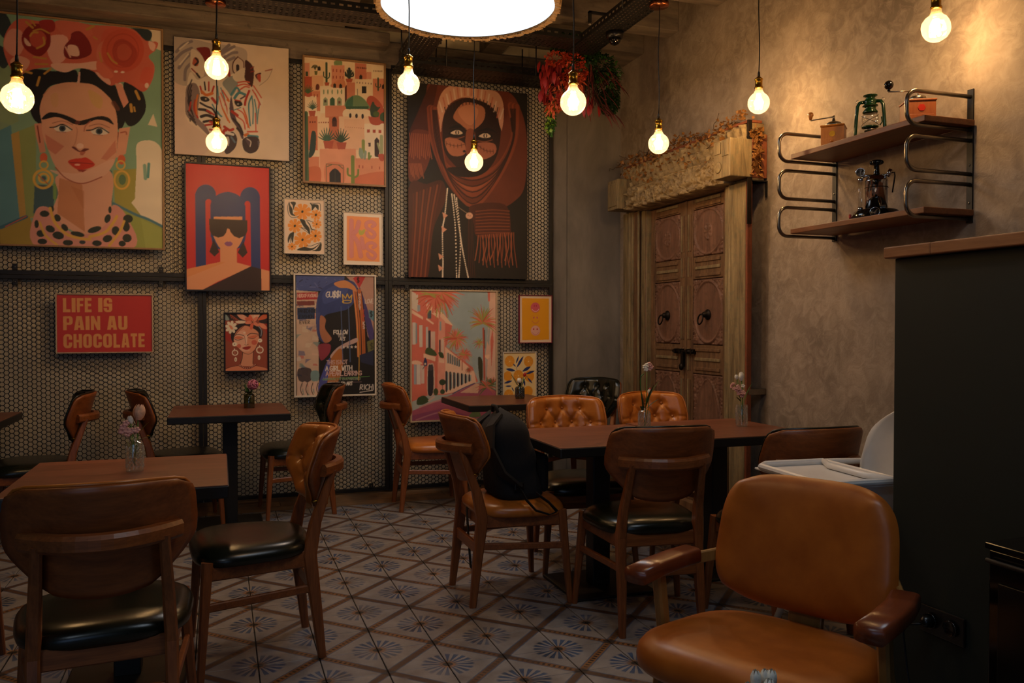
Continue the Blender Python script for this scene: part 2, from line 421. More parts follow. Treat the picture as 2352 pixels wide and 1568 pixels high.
def tile_mesh(flip, y1=S):
    g, h, b = 0.0021, 0.0010, 0.0016
    x0, x1, ya, yb = g, S - g, h, y1 - h
    vs = [(x0, ya, -0.006), (x1, ya, -0.006), (x1, yb, -0.006), (x0, yb, -0.006), (x0, ya, -b), (x1, ya, -b), (x1, yb, -b), (x0, yb, -b),
          (x0 + b, ya + b, 0), (x1 - b, ya + b, 0), (x1 - b, yb - b, 0), (x0 + b, yb - b, 0)]
    fs = [(8, 9, 10, 11)] + [(i, (i + 1) % 4, 4 + (i + 1) % 4, 4 + i) for i in range(4)] + [(4 + i, 4 + (i + 1) % 4, 8 + (i + 1) % 4, 8 + i) for i in range(4)]
    me = bpy.data.meshes.new('tile'); me.from_pydata(vs, [], fs); me.materials.append(M['tile'])
    ul = me.uv_layers.new(name='uv')
    for l in me.loops:
        p = me.vertices[l.vertex_index].co; u, v = p.x / S, p.y / S
        ul.data[l.index].uv = (1 - u if flip else u, v)
    return me
TM = [tile_mesh(0), tile_mesh(1), tile_mesh(0, 0.2), tile_mesh(1, 0.2)]
def in_view(p, m=40):
    d = Vector(p) - camo.location; z = d.dot(fwd)
    if z < 0.3: return False
    rt = Vector((math.cos(YAW), -math.sin(YAW), 0)); up = rt.cross(fwd)
    x = 1176 + 1899.18 * d.dot(rt) / z; y = 784 - 1899.18 * d.dot(up) / z
    return -m < x < 2352 + m and -m < y < 1568 + m
cells = []
for i in range(-16, 9):
    for j in range(-9, 17):                        # cell between lines i,i+1 and rows j (far) , j+1 (near)
        x, y = GX0 + i * S, GY0 - (j + 1) * S
        cells.append((x, y, (i + j) % 2, 0))
    cells.append((GX0 + i * S, GY0 + 9 * S, (i - 10) % 2, 2))
seen = [c for c in cells if in_view((c[0] + S / 2, c[1] + S / 2, 0))]
def open_floor(c):                                  # how plainly the tile shows: near and not beneath furniture first
    return math.hypot(c[0] + S / 2, c[1] + S / 2)
seen.sort(key=open_floor)
shown = seen[:300]; ss = set(shown); rest = [c for c in cells if c not in ss]
for (x, y, p, k) in shown: link(TM[p + k], 'tile', floor, (x, y, 0))
V = []; Q = []; UVs = []
for (x, y, p, k) in rest:
    yy = 0.2 if k else S; b = len(V)
    V += [(x + .002, y + .001, 0), (x + S - .002, y + .001, 0), (x + S - .002, y + yy - .001, 0), (x + .002, y + yy - .001, 0)]; Q.append((b, b + 1, b + 2, b + 3))
    us = [(0, 0), (1, 0), (1, yy / S), (0, yy / S)]; UVs += [((1 - a) if p else a, c) for a, c in us]
me = npmesh('tiles', V, Q, M['tile']); ul = me.uv_layers.new(name='uv'); ul.data.foreach_set('uv', np.array(UVs, np.float32).ravel())
tag(link(me, 'tiles', floor), kind='stuff')
yE = GY0 + 9 * S + 0.2; xE = GX0 + 9 * S
def plank(x0, x1, y0, y1, m): MB().box(x0 + .0015, x1 - .0015, y0 + .0015, y1 - .0015, -0.006, 0.0, 0).build('plank', m, floor)
for k, (ya, yb) in enumerate(((yE, yE + .145), (yE + .145, yE + .29), (yE + .29, YB))):
    x = XL + k * 0.4
    while x < XW - 0.6: plank(x, min(x + 1.2, XW - 0.6), ya, yb, M['floor_plank']); x += 1.2
for k in range(5):
    x0 = xE + k * 0.12; x1 = min(x0 + 0.12, XW)
    y = YF + 0.3 * k
    while y < YB: plank(x0, x1, y, min(y + 1.4, YB), M['floor_plank_y']); y += 1.4

# walls ----------------------------------------------------------
wb = MB().box(XL, XW, YB, YB + 0.15, 0, 3.9).build('wall_back', M['cream_wall']); tag(wb, 'cream wall behind the black hexagon mesh panels', kind='structure')
wc = MB().box(2.60, 2.715, YB - .03, YB + .15, 0, ZR, 0).build('wall_corner', M['plaster_grey']); tag(wc, 'grey plaster strip of wall beside the mesh panels', kind='structure')
MB().box(2.715, XW, YB - .055, YB + .15, 0, ZR, 0.0).build('pillar_face', M['plaster_grey'], wc)
wr = MB().box(XW, XW + 0.15, YF, YB + 0.15, 0, 3.9).build('wall_right', M['plaster']); tag(wr, 'mottled beige plaster wall on the right', kind='structure')
wl = MB().box(XL - .15, XL, YF, YB + .15, 0, 3.9).build('wall_left', M['void']); tag(wl, 'plain wall at the left end of the room', kind='structure')
x0, x1, yw, z0, z1 = WINDOW
wf = MB().box(XL, x0, YF - .2, YF, 0, 3.9).box(x1, XW, YF - .2, YF, 0, 3.9).box(x0, x1, YF - .2, YF, 0, z0).box(x0, x1, YF - .2, YF, z1, 3.9).build('wall_front', M['void'])
tag(wf, 'street side wall with the shop window', kind='structure')
win = MB().box(x0, x0 + .06, YF - .12, YF - .06, z0, z1).box(x1 - .06, x1, YF - .12, YF - .06, z0, z1).box(x0, x1, YF - .12, YF - .06, z0, z0 + .06).box(x0, x1, YF - .12, YF - .06, z1 - .06, z1).build('window_1', M['black_steel'])
tag(win, 'black framed shop window on the street side', kind='structure')
for k in range(3):
    a = x0 + .06 + (x1 - x0 - .12) * k / 3; b = x0 + .06 + (x1 - x0 - .12) * (k + 1) / 3
    if k: MB().box(a - .025, a + .025, YF - .12, YF - .06, z0, z1).build('mullion', M['black_steel'], win)
    MB().box(a, b, YF - .095, YF - .089, z0 + .06, z1 - .06).build('pane', M['window_glass'], win)

# ceiling with ribs ----------------------------------------------
ce = MB().box(XL, XW, YF, YB, 3.68, 3.9).build('ceiling', M['concrete']); tag(ce, 'raw concrete ribbed ceiling', kind='structure')
def rib(x0, x1, y0, y1, z0=ZR): MB().box(x0, x1, y0, y1, z0, 3.68, 0.006).build('rib', M['concrete'], ce)
rib(XL, XW, 5.90, 6.08)
rib(XL, 0.87, 6.08, YB); rib(2.78, XW, 6.08, YB); rib(1.97, 2.13, 6.08, YB)
for k in range(12):
    yy = 5.37 - k * 0.65
    if yy < YF: break
    rib(XL, XW, yy, yy + 0.16)
for xx in (-1.55, -0.40, 0.74, 1.97):
    for k in range(12):
        yy = 5.37 - k * 0.65; top = 5.90 if k == 0 else yy + 0.65
        if yy < YF: break
        rib(xx, xx + 0.16, yy + 0.16, top)
MB().box(XL, 2.60, 6.29, YB, 3.235, ZR, 0.008).build('edge_beam', M['concrete'], ce)
MB().box(XL, 1.2, 6.10, 6.29, 3.36, ZR, 0.008).build('edge_beam', M['concrete'], ce)

# hexagon mesh panels --------------------------------------------
HEXP = 0.0312
def hex_panel(xa, xb, za, zb, label, tabs):
    root = empty('mesh_panel', ((xa + xb) / 2, 6.30, za), 0, label, 'mesh panel', 'black hexagon mesh panels on the back wall')
    w, h = xb - xa, zb - za; fw = 0.028
    def bar(nm, a, b, c, d): MB().box(a, b, -0.014, 0.014, c, d, 0.002).build(nm, M['black_mesh'], root)
    bar('frame_bar', -w / 2 + .001, -w / 2 + fw, 0, h); bar('frame_bar', w / 2 - fw, w / 2 - .001, 0, h)
    bar('frame_bar', -w / 2 + fw, w / 2 - fw, 0, fw); bar('frame_bar', -w / 2 + fw, w / 2 - fw, h - fw, h)
    p = HEXP; cs = p * math.sqrt(3) / 2; rr = p / math.sqrt(3); t = 0.0021; dpt = 0.006
    E = []
    nc = int(w / cs) + 2; nr = int(h / p) + 2
    for c in range(nc):
        cx = -w / 2 + c * cs
        for r_ in range(nr):
            cz = r_ * p + (p / 2 if c % 2 else 0)
            P = [(cx + rr * math.cos(R(60 * k)), cz + rr * math.sin(R(60 * k))) for k in range(6)]
            E += [(P[0], P[1]), (P[1], P[2]), (P[2], P[3])]
    E = np.array(E); m = (E[:, :, 0].min(1) > -w / 2 + .01) & (E[:, :, 0].max(1) < w / 2 - .01) & (E[:, :, 1].min(1) > .01) & (E[:, :, 1].max(1) < h - .01)
    E = E[m]; A, B = E[:, 0], E[:, 1]; d = (B - A) / np.linalg.norm(B - A, axis=1)[:, None]; nrm = np.stack([-d[:, 1], d[:, 0]], 1) * t
    A = A - d * 0.001; B = B + d * 0.001; n = len(E)
    def v3(q, y): return np.stack([q[:, 0], np.full(n, y), q[:, 1]], 1)
    Vv = np.stack([v3(A - nrm, -dpt / 2), v3(B - nrm, -dpt / 2), v3(B + nrm, -dpt / 2), v3(A + nrm, -dpt / 2), v3(A - nrm, dpt / 2), v3(B - nrm, dpt / 2), v3(B + nrm, dpt / 2), v3(A + nrm, dpt / 2)], 1).reshape(-1, 3)
    b = np.arange(n)[:, None] * 8
    Qq = np.concatenate([b + np.array(q)[None] for q in ((0, 1, 2, 3), (4, 5, 1, 0), (3, 2, 6, 7))], 0)
    tag(link(npmesh('hexagon_mesh', Vv, Qq, M['black_mesh']), 'hexagon_mesh', root), kind='stuff')
    for (tx, tz) in tabs:
        o = MB().box(-.016, .016, -.020, -.0145, -.021, .021, 0.003).build('bracket', M['black_mesh'], root, (tx - (xa + xb) / 2, 0, tz - za))
        MB().ball((0, -.022, 0), .0055, .003, .0055, 8, 5).build('screw', M['steel'], o)
XS = [-1.42, -0.116, 1.221, 2.575]; XE = -2.75; ZM = 1.617
cols = [(XE, XS[0], 'far left'), (XS[0], XS[1], 'left'), (XS[1], XS[2], 'middle'), (XS[2], XS[3], 'right')]
for a, b, nm in cols:
    hex_panel(a, b, 0.012, ZM - .001, 'lower black hexagon mesh panel, %s column of the back wall' % nm, [(a + .14, ZM - .05), (b - .27, ZM - .05), (b - .14, .055)])
    hex_panel(a, b, ZM + .001, 3.232, 'upper black hexagon mesh panel, %s column of the back wall' % nm, [(a + .14, ZM + .05), (b - .27, ZM + .05)])

# cable trays ----------------------------------------------------
def tray(name_label, x0, x1, y0, y1, z, along):
    root = empty('cable_tray', ((x0 + x1) / 2, (y0 + y1) / 2, z), 0, name_label, 'cable tray', 'black perforated cable trays under the ceiling')
    L, W_ = (x1 - x0, y1 - y0) if along == 'x' else (y1 - y0, x1 - x0)
    def T(a, b, c): return (a, b, c) if along == 'x' else (b, a, c)
    nu = int(L / 0.034); nv = max(4, int(W_ / 0.026)); du = L / nu; dv = W_ / nv; V = []; Q = []
    for i in range(nu):
        for j in range(nv):
            a, b = -L / 2 + i * du, -W_ / 2 + j * dv; k = len(V); m = (0.28 if (i + j) % 1 == 0 else .3)
            o = [(a, b), (a + du, b), (a + du, b + dv), (a, b + dv)]; q = [(a + du * .27, b + dv * .36), (a + du * .73, b + dv * .36), (a + du * .73, b + dv * .64), (a + du * .27, b + dv * .64)]
            V += [T(*p, 0) for p in o + q]
            Q += [(k + e, k + (e + 1) % 4, k + 4 + (e + 1) % 4, k + 4 + e) for e in range(4)]
    tag(link(npmesh('perforated_base', V, Q, M['black_steel']), 'perforated_base', root), kind='stuff')
    for s in (-1, 1):
        V = []; Q = []; nu = int(L / 0.05); du = L / nu
        for i in range(nu):
            a = -L / 2 + i * du; k = len(V); y = s * W_ / 2
            V += [T(p, y, q) for p, q in ((a, 0), (a + du, 0), (a + du, .055), (a, .055), (a + du * .25, .022), (a + du * .75, .022), (a + du * .75, .034), (a + du * .25, .034))]
            Q += [(k + e, k + (e + 1) % 4, k + 4 + (e + 1) % 4, k + 4 + e) for e in range(4)]
        tag(link(npmesh('side_rail', V, Q, M['black_steel']), 'side_rail', root), kind='stuff')
    n = max(2, int(L / 1.6)); 
    for i in range(n):
        a = -L / 2 + L * (i + .5) / n
        for s in (-1, 1):
            p = T(a, s * (W_ / 2 + .008), 0); MB().tube([(p[0], p[1], 0), (p[0], p[1], ZR - z + .02)], .005, 6).build('hanger_rod', M['black_steel'], root)
ZT = 3.20
tray('long black cable tray running above the pendant bulbs', -2.9, 2.30, 5.125, 5.345, ZT, 'x')
tray('black cable tray running beside the right hand wall', 2.32, 2.515, 0.2, 5.40, ZT, 'y')
tray('short black cable tray joining the two cross trays', 1.22, 1.42, 5.36, 5.88, ZT - .012, 'y')
tray('black cable tray above the veiled woman picture', 1.22, 2.62, 5.885, 6.17, ZT - .03, 'x')
tray('black cable tray over the middle of the room', -2.9, 2.30, 3.05, 3.27, ZT, 'x')
# ================================================================ DINING CHAIRS
CH = {}                                            # cached meshes
def cached(key, fn):
    if key not in CH: CH[key] = fn()
    return CH[key]
def superell(th, a, b, n):
    c, s = math.cos(th), math.sin(th)
    return a * math.copysign(abs(c) ** (2 / n), c), b * math.copysign(abs(s) ** (2 / n), s)
def seat_mesh(mat):
    N = 56; prof = [(0.0, .053), (.30, .053), (.55, .051), (.74, .047), (.86, .040), (.94, .030), (.985, .016), (1.0, .002), (.985, -.012), (.94, -.020), (.80, -.024), (0.0, -.024)]
    X = np.zeros((len(prof), N, 3))
    for i, (s, z) in enumerate(prof):
        for k in range(N):
            x, y = superell(2 * PI * k / N, .238, .222, 3.3)
            x *= 1.0 + 0.10 * (y / .222)            # wider at the front
            dip = -.012 * max(0, 1 - (x * s / .2) ** 2) * max(0, 1 - ((y * s + .03) / .2) ** 2) if z > .02 else 0
            wave = .008 * math.cos(x * s / .25 * 2.2) * (1 if z > -.02 else .4)
            X[i, k] = (x * s, y * s + .004, z + dip - .010 * max(0, y * s / .222) ** 3 + wave - .004)
    return gridmesh('seat', X, mat, True, True)
# backrest shape ------------------------------------------------
BZ0, BZ1, LEAN, CURV, BY = .572, .862, .30, 2.05, -.240
def bw(v):
    """half width of the back at height v (0 bottom .. 1 top)"""
    pts = [(0, .112), (.04, .130), (.15, .163), (.30, .203), (.38, .221), (.46, .230), (.60, .232), (.85, .226), (.93, .218), (.975, .205), (1.0, .180)]
    for (a, x), (b, y) in zip(pts, pts[1:]):
        if v <= b: return x + (y - x) * (v - a) / (b - a)
    return pts[-1][1]
def bpt(u, v, off=0.0):
    x = u * bw(v); z = BZ0 + v * (BZ1 - BZ0) - .016 * (1 - u * u) * (1 - v) ** 3 + .008 * (1 - u * u) * v ** 3
    y = BY - LEAN * (z - BZ0) + CURV * x * x * 1.0
    n = Vector((-2 * CURV * x, 1, LEAN)).normalized()
    return (x + n.x * off, y + n.y * off, z + n.z * off)
BUT = [(-.105, .735), (0, .735), (.105, .735), (-.155, .66), (-.053, .66), (.053, .66), (.155, .66)]   # x, z of buttons
BUTV = [(x, (z - BZ0) / (BZ1 - BZ0)) for x, z in [(-.108, .795), (0, .795), (.108, .795), (-.160, .722), (-.054, .722), (.054, .722), (.160, .722), (-.105, .648), (0, .648), (.105, .648)]]
SEG = [(0, 4), (1, 4), (1, 5), (2, 5), (0, 3), (2, 6), (3, 7), (4, 7), (4, 8), (5, 8), (5, 9), (6, 9)]
def shell_mesh(mat):
    nu, nv = 22, 16; us = np.linspace(-1, 1, nu); vs = np.linspace(0, 1, nv)
    F = np.array([[bpt(u, v, .0) for u in us] for v in vs]); B = np.array([[bpt(u, v, -.012) for u in us] for v in vs])
    mb = MB(); idx = lambda i, j: i * nu + j
    fs = [(idx(i, j), idx(i, j + 1), idx(i + 1, j + 1), idx(i + 1, j)) for i in range(nv - 1) for j in range(nu - 1)]
    n = nu * nv
    ring = [(0, j) for j in range(nu)] + [(i, nu - 1) for i in range(1, nv)] + [(nv - 1, j) for j in range(nu - 2, -1, -1)] + [(i, 0) for i in range(nv - 2, 0, -1)]
    allv = [tuple(p) for p in F.reshape(-1, 3)] + [tuple(p) for p in B.reshape(-1, 3)]
    ff = [f[::-1] for f in fs] + [tuple(n + a for a in f) for f in fs]
    rr = [idx(*p) for p in ring]
    ff += [(rr[k], rr[(k + 1) % len(rr)], n + rr[(k + 1) % len(rr)], n + rr[k]) for k in range(len(rr))]
    mb.add(allv, ff, True); return mb.mesh('back_shell', mat)
def cushion_mesh(mat):
    nu, nv = 60, 44; us = np.linspace(-1, 1, nu); vs = np.linspace(0, 1, nv); X = np.zeros((nv, nu, 3))
    for i, v in enumerate(vs):
        for j, u in enumerate(us):
            x = u * bw(v); zz = v * (BZ1 - BZ0)
            e = min((1 - abs(u)) * .2, zz, (BZ1 - BZ0) - zz) / .030
            th = .008 + .030 * math.sqrt(max(0, 1 - (1 - min(1, e)) ** 2))
            dent = 0.0
            for (bx, bv) in BUTV:
                d2 = (x - bx) ** 2 + ((v - bv) * .29) ** 2; dent = max(dent, .020 * math.exp(-d2 / (2 * .016 ** 2)))
            for a, b in SEG:
                ax, av = BUTV[a]; bx, bv = BUTV[b]; az, bz = av * .29, bv * .29
                tx, tz = bx - ax, bz - az; L2 = tx * tx + tz * tz
                s_ = max(0, min(1, ((x - ax) * tx + (zz - az) * tz) / L2)); d2 = (x - ax - s_ * tx) ** 2 + (zz - az - s_ * tz) ** 2
                dent = max(dent, .011 * math.exp(-d2 / (2 * .0055 ** 2)))
            for k in (0, 1, 2):                       # pleats running up to the top edge
                if v > BUTV[k][1]: dent = max(dent, .007 * math.exp(-((x - BUTV[k][0] * (1 + .15 * (v - .77))) ** 2) / (2 * .004 ** 2)))
            for k in (3, 6):                          # and out to the sides
                if abs(x) > abs(BUTV[k][0]) and x * BUTV[k][0] > 0: dent = max(dent, .006 * math.exp(-((v - BUTV[k][1]) * .29) ** 2 / (2 * .004 ** 2)))
            X[i, j] = bpt(u * .985, .012 + v * .976, max(.003, th - dent))
    return gridmesh('back_cushion', X, mat, True)
def piping_mesh(mat):
    pts = [bpt(u, 0, .006) for u in np.linspace(-1, 1, 10)] + [bpt(1, v, .006) for v in np.linspace(.04, .97, 20)] + [bpt(u, 1, .006) for u in np.linspace(1, -1, 14)] + [bpt(-1, v, .006) for v in np.linspace(.97, .04, 20)]
    return MB().tube(pts, .0055, 6, closed=True).mesh('piping', mat)
def legr(mb, pts, ws):
    """leg with square section along points"""
    for (p, q), (a, b) in zip(zip(pts, pts[1:]), zip(ws, ws[1:])): mb.beam(p, q, a[0], a[1], b[0], b[1], up=(0, 1, 0))
    return mb
RX, RY, FX, FY = .175, -.232, .252, .214             # feet
def rear_leg(s):
    pts = [(s * RX, RY, 0), (s * (RX - .004), RY + .022, .20), (s * (RX - .006), RY + .046, .40), (s * (RX - .012), RY + .022, .52), (s * (RX - .025), RY - .048, .715)]
    ws = [(.026, .030), (.034, .042), (.036, .054), (.034, .044), (.028, .030)]
    mb = MB()
    prof = []
    n = len(pts); V = []
    for p, (w, h) in zip(pts, ws):
        b = .006
        for a, c in ((-1, -1), (1, -1), (1, 1), (-1, 1)):
            q = [(a * w / 2, c * (h / 2 - b)), (a * (w / 2 - b), c * h / 2)]
            if a * c < 0: q = q[::-1]
            V += [(p[0] + x, p[1] + y, p[2]) for x, y in q]
    fs = [(i * 8 + k, i * 8 + (k + 1) % 8, (i + 1) * 8 + (k + 1) % 8, (i + 1) * 8 + k) for i in range(n - 1) for k in range(8)]
    fs += [tuple(range(8))[::-1], tuple((n - 1) * 8 + k for k in range(8))]
    mb.add(V, fs); return mb
def front_leg(s):
    mb = MB(); mb.beam((s * FX, FY, 0), (s * (FX - .035), FY - .028, .425), .024, .024, .040, .040, up=(0, 1, 0)); return mb
def rail_mesh(mat):
    pts = []
    for k in range(15):
        x = -.188 + .376 * k / 14; pts.append((x, RY - .104 + 2.9 * x * x, .722))
    prof = [(-.014, -.024), (.010, -.025), (.018, -.016), (.019, .012), (.012, .023), (-.012, .024), (-.017, .012), (-.018, -.014)]
    return MB().sweep(pts, prof).mesh('back_rail', mat)
def between(mb, a, b, w, h, up=(0, 0, 1)): mb.beam(a, b, w, h, up=up); return mb
def chair(x, y, rz, back, seat, label, name='dining_chair'):
    root = empty(name, (x, y, 0), R(rz), label, 'chair', 'wooden dining chairs with padded backs')
    bm, sm = M['leather_' + back], M['leather_' + seat]
    link(cached(('seat', seat), lambda: seat_mesh(sm)), 'seat', root, (0, 0.008, .428))
    link(cached('shell', lambda: shell_mesh(M['shell_wood'])), 'back_shell', root)
    cu = link(cached(('cush', back), lambda: cushion_mesh(bm)), 'back_cushion', root)
    link(cached(('pipe', back), lambda: piping_mesh(bm)), 'piping', cu)
    bme = cached(('but', back), lambda: MB().ball((0, 0, 0), .0085, .005, .0085, 10, 6).mesh('button', bm))
    for bx, bv in BUTV:
        u = bx / bw(bv); link(bme, 'button', cu, bpt(u, bv, .021), (R(17), 0, -math.atan(2 * CURV * bx) * -1))
    for s in (-1, 1):
        link(cached(('rl', s), lambda: rear_leg(s).mesh('leg', M['chair_wood'])), 'leg', root)
        link(cached(('fl', s), lambda: front_leg(s).mesh('leg', M['chair_wood'])), 'leg', root)
        link(cached(('sa', s), lambda: between(MB(), (s * (FX - .036), FY - .03, .388), (s * (RX - .006), RY + .045, .388), .022, .066).mesh('apron', M['chair_wood_x'])), 'apron', root)
        link(cached(('ss', s), lambda: between(MB(), (s * (FX - .022), FY - .018, .262), (s * (RX - .004), RY + .028, .272), .018, .030).mesh('stretcher', M['chair_wood_x'])), 'stretcher', root)
        for zz in (.60, .70):
            link(cached('spc', lambda: MB().tube([(0, -.002, 0), (0, .030, 0)], .005, 8).mesh('spacer', M['brass'])), 'spacer', root, (s * (RX - .02), RY + .004 - (zz - .6) * .30, zz))
    link(cached('fa', lambda: between(MB(), (-FX + .036, FY - .03, .388), (FX - .036, FY - .03, .388), .022, .066).mesh('apron', M['chair_wood_x'])), 'apron', root)
    link(cached('ra', lambda: between(MB(), (-RX + .006, RY + .048, .388), (RX - .006, RY + .048, .388), .020, .060).mesh('apron', M['chair_wood_x'])), 'apron', root)
    link(cached('rs', lambda: between(MB(), (-RX + .004, RY + .026, .262), (RX - .004, RY + .026, .262), .020, .052).mesh('stretcher', M['chair_wood_x'])), 'stretcher', root)
    link(cached('rail', lambda: rail_mesh(M['chair_wood_x'])), 'back_rail', root)
    return root
chair(-.318, 2.665, 5, 'tan', 'black', 'wooden dining chair nearest the camera, its back to us at the tulip table')
chair(.118, 3.385, 95, 'tan', 'black', 'dining chair with tan tufted back and black seat, right of the tulip table')
chair(-1.02, 3.42, -90, 'tan', 'tan', 'tan seated dining chair cut off by the left edge of the picture')
chair(-1.06, 5.66, 97, 'black', 'black', 'black padded dining chair under the red chocolate sign, facing left')
chair(-.225, 5.72, -84, 'black', 'black', 'black padded dining chair left of the table with the mauve flower')
chair(.485, 5.83, 93, 'black', 'black', 'black tufted dining chair right of the table with the mauve flower')
chair(1.405, 5.735, -93, 'tan', 'tan', 'tan dining chair in front of the pink street painting')
chair(2.545, 5.66, 128, 'black', 'black', 'black tufted dining chair in the corner beyond the farthest table')
chair(1.305, 3.745, -90, 'tan', 'tan', 'tan dining chair carrying the black backpack')
chair(1.752, 3.225, -8, 'black', 'black', 'black seated dining chair with its back to us, between backpack and armchair')
chair(1.83, 4.10, 175, 'tan', 'black', 'tan tufted dining chair with black seat behind the joined tables')
chair(2.46, 4.20, 182, 'tan', 'tan', 'tan tufted dining chair with tan seat in front of the carved door')
chair(2.30, 2.985, -3, 'black', 'black', 'black piped dining chair with its back to us, behind the white high chair')

# ================================================================ TABLES
def table(x0, x1, y0, y1, label, h=.74, base=.40):
    root = empty('cafe_table', ((x0 + x1) / 2, (y0 + y1) / 2, 0), 0, label, 'table', 'cafe tables with wood tops and black pedestals')
    w, d = (x1 - x0) / 2, (y1 - y0) / 2
    MB().box(-w + .003, w - .003, -d + .003, d - .003, h - .006, h, .002).build('table_top', M['table_wood'], root)
    MB().box(-w, w, -d, d, h - .046, h - .003, .004).build('table_edge', M['black_edge'], root)
    MB().box(-.045, .045, -.045, .045, .012, h - .046, .004).build('post', M['black_steel'], root)
    MB().box(-base / 2, base / 2, -base / 2, base / 2, 0, .014, .005).build('base_plate', M['black_steel'], root)
    MB().box(-.16, .16, -.16, .16, h - .052, h - .046).build('top_plate', M['black_steel'], root)
    return root
table(-.672, .026, 2.94, 3.665, 'wood topped table with the peach tulip vase, nearest on the left')
table(-.295, .408, 5.232, 5.965, 'wood topped table with the mauve flower, against the mesh wall')
table(-1.86, -1.165, 5.16, 5.88, 'table corner showing at the far left edge')
table(1.575, 2.275, 5.33, 6.06, 'wood topped table farthest back, in front of the citrus print')
table(1.402, 2.098, 3.33, 4.035, 'left one of the two joined tables, beside the backpack', base=.42)
table(2.108, 2.806, 3.385, 4.09, 'right one of the two joined tables, in front of the carved door', base=.42)
t = table(.56, 1.10, .86, 1.44, 'low table just below the frame carrying the white tulips', h=.44, base=.36)

# ================================================================ ARMCHAIR (foreground)
def armchair():
    root = empty('armchair', (1.40, 1.87, 0), R(117), 'caramel leather armchair with wooden arms in the foreground', 'armchair')
    # seat: thick rounded pad
    N = 64; prof = [(0, .085), (.45, .085), (.72, .082), (.86, .076), (.94, .064), (.985, .046), (1, .022), (.99, 0), (.96, -.012), (0, -.012)]
    X = np.zeros((len(prof), N, 3))
    for i, (s, z) in enumerate(prof):
        for k in range(N):
            x, y = superell(2 * PI * k / N, .300, .272, 3.4); x *= 1 + .05 * y / .26
            X[i, k] = (x * s, y * s, z - (.014 * max(0, 1 - (x * s / .2) ** 2 - ((y * s) / .2) ** 2) if z > .05 else 0))
    st = link(gridmesh('seat', X, M['leather_arm'], True, True), 'seat', root, (0, .03, .350), (R(3), 0, 0))
    # back: bulged rounded trapezoid
    nu, nv = 44, 34; F = np.zeros((nv, nu, 3)); B = np.zeros((nv, nu, 3))
    for i in range(nv):
        a = -1 + 2 * i / (nv - 1)
        for j in range(nu):
            b = -1 + 2 * j / (nu - 1)
            # square-to-superellipse map
            xx = b * math.sqrt(max(0, 1 - .30 * a ** 4)); zz = a * math.sqrt(max(0, 1 - .34 * b ** 4))
            hw = .268 - .012 * zz; x = xx * hw; z = zz * .195
            e = max(abs(a), abs(b)); th = .040 * math.sqrt(max(0, 1 - e ** 8)) + .022 * (1 - e * e)
            cv = .55 * x * x
            F[i, j] = (x, cv + th, z); B[i, j] = (x, cv - .35 * th, z)
    mb = MB(); n = nu * nv; idx = lambda i, j: i * nu + j
    fs = [(idx(i, j), idx(i, j + 1), idx(i + 1, j + 1), idx(i + 1, j)) for i in range(nv - 1) for j in range(nu - 1)]
    mb.add([tuple(p) for p in F.reshape(-1, 3)] + [tuple(p) for p in B.reshape(-1, 3)], [f[::-1] for f in fs] + [tuple(n + q for q in f) for f in fs], True)
    mb.build('back_cushion', M['leather_arm'], root, (0, -.245, .635), (R(12), 0, 0))
    MB().box(-.05, .05, -.012, .010, -.30, .12, .003).build('back_strut', M['pale_ply'], root, (0, -.262, .60), (R(9), 0, 0))
    for s in (-1, 1):
        arm = MB(); pts = [(s * .325, .16, .566), (s * .328, .06, .570), (s * .325, -.04, .573), (s * .312, -.12, .576)]
        prof = [(.037 * math.copysign(abs(math.cos(q)) ** .45, math.cos(q)), .024 * math.copysign(abs(math.sin(q)) ** .45, math.sin(q))) for q in np.linspace(0, 2 * PI, 25)[:-1]]
        arm.sweep(pts, prof, smooth=True).build('armrest', M['arm_wood'], root)
        MB().beam((s * .315, -.11, .560), (s * .235, -.27, .575), .016, .036).build('arm_support', M['pale_ply'], root)
        MB().beam((s * .320, .05, .55), (s * .318, .02, .34), .030, .040, .030, .040, up=(0, 1, 0)).beam((s * .318, .02, .34), (s * .325, .10, 0), .030, .040, .024, .028, up=(0, 1, 0)).build('leg', M['pale_ply'], root)
        MB().beam((s * .24, -.20, .34), (s * .27, -.30, 0), .034, .034, .024, .024, up=(0, 1, 0)).build('leg', M['pale_ply'], root)
        MB().beam((s * .30, .06, .325), (s * .24, -.22, .325), .022, .04).build('seat_rail', M['pale_ply'], root)
    MB().beam((-.31, .03, .325), (.31, .03, .325), .05, .030).build('seat_rail', M['pale_ply'], root)
    MB().beam((-.25, -.20, .325), (.25, -.20, .325), .05, .030).build('seat_rail', M['pale_ply'], root)
armchair()

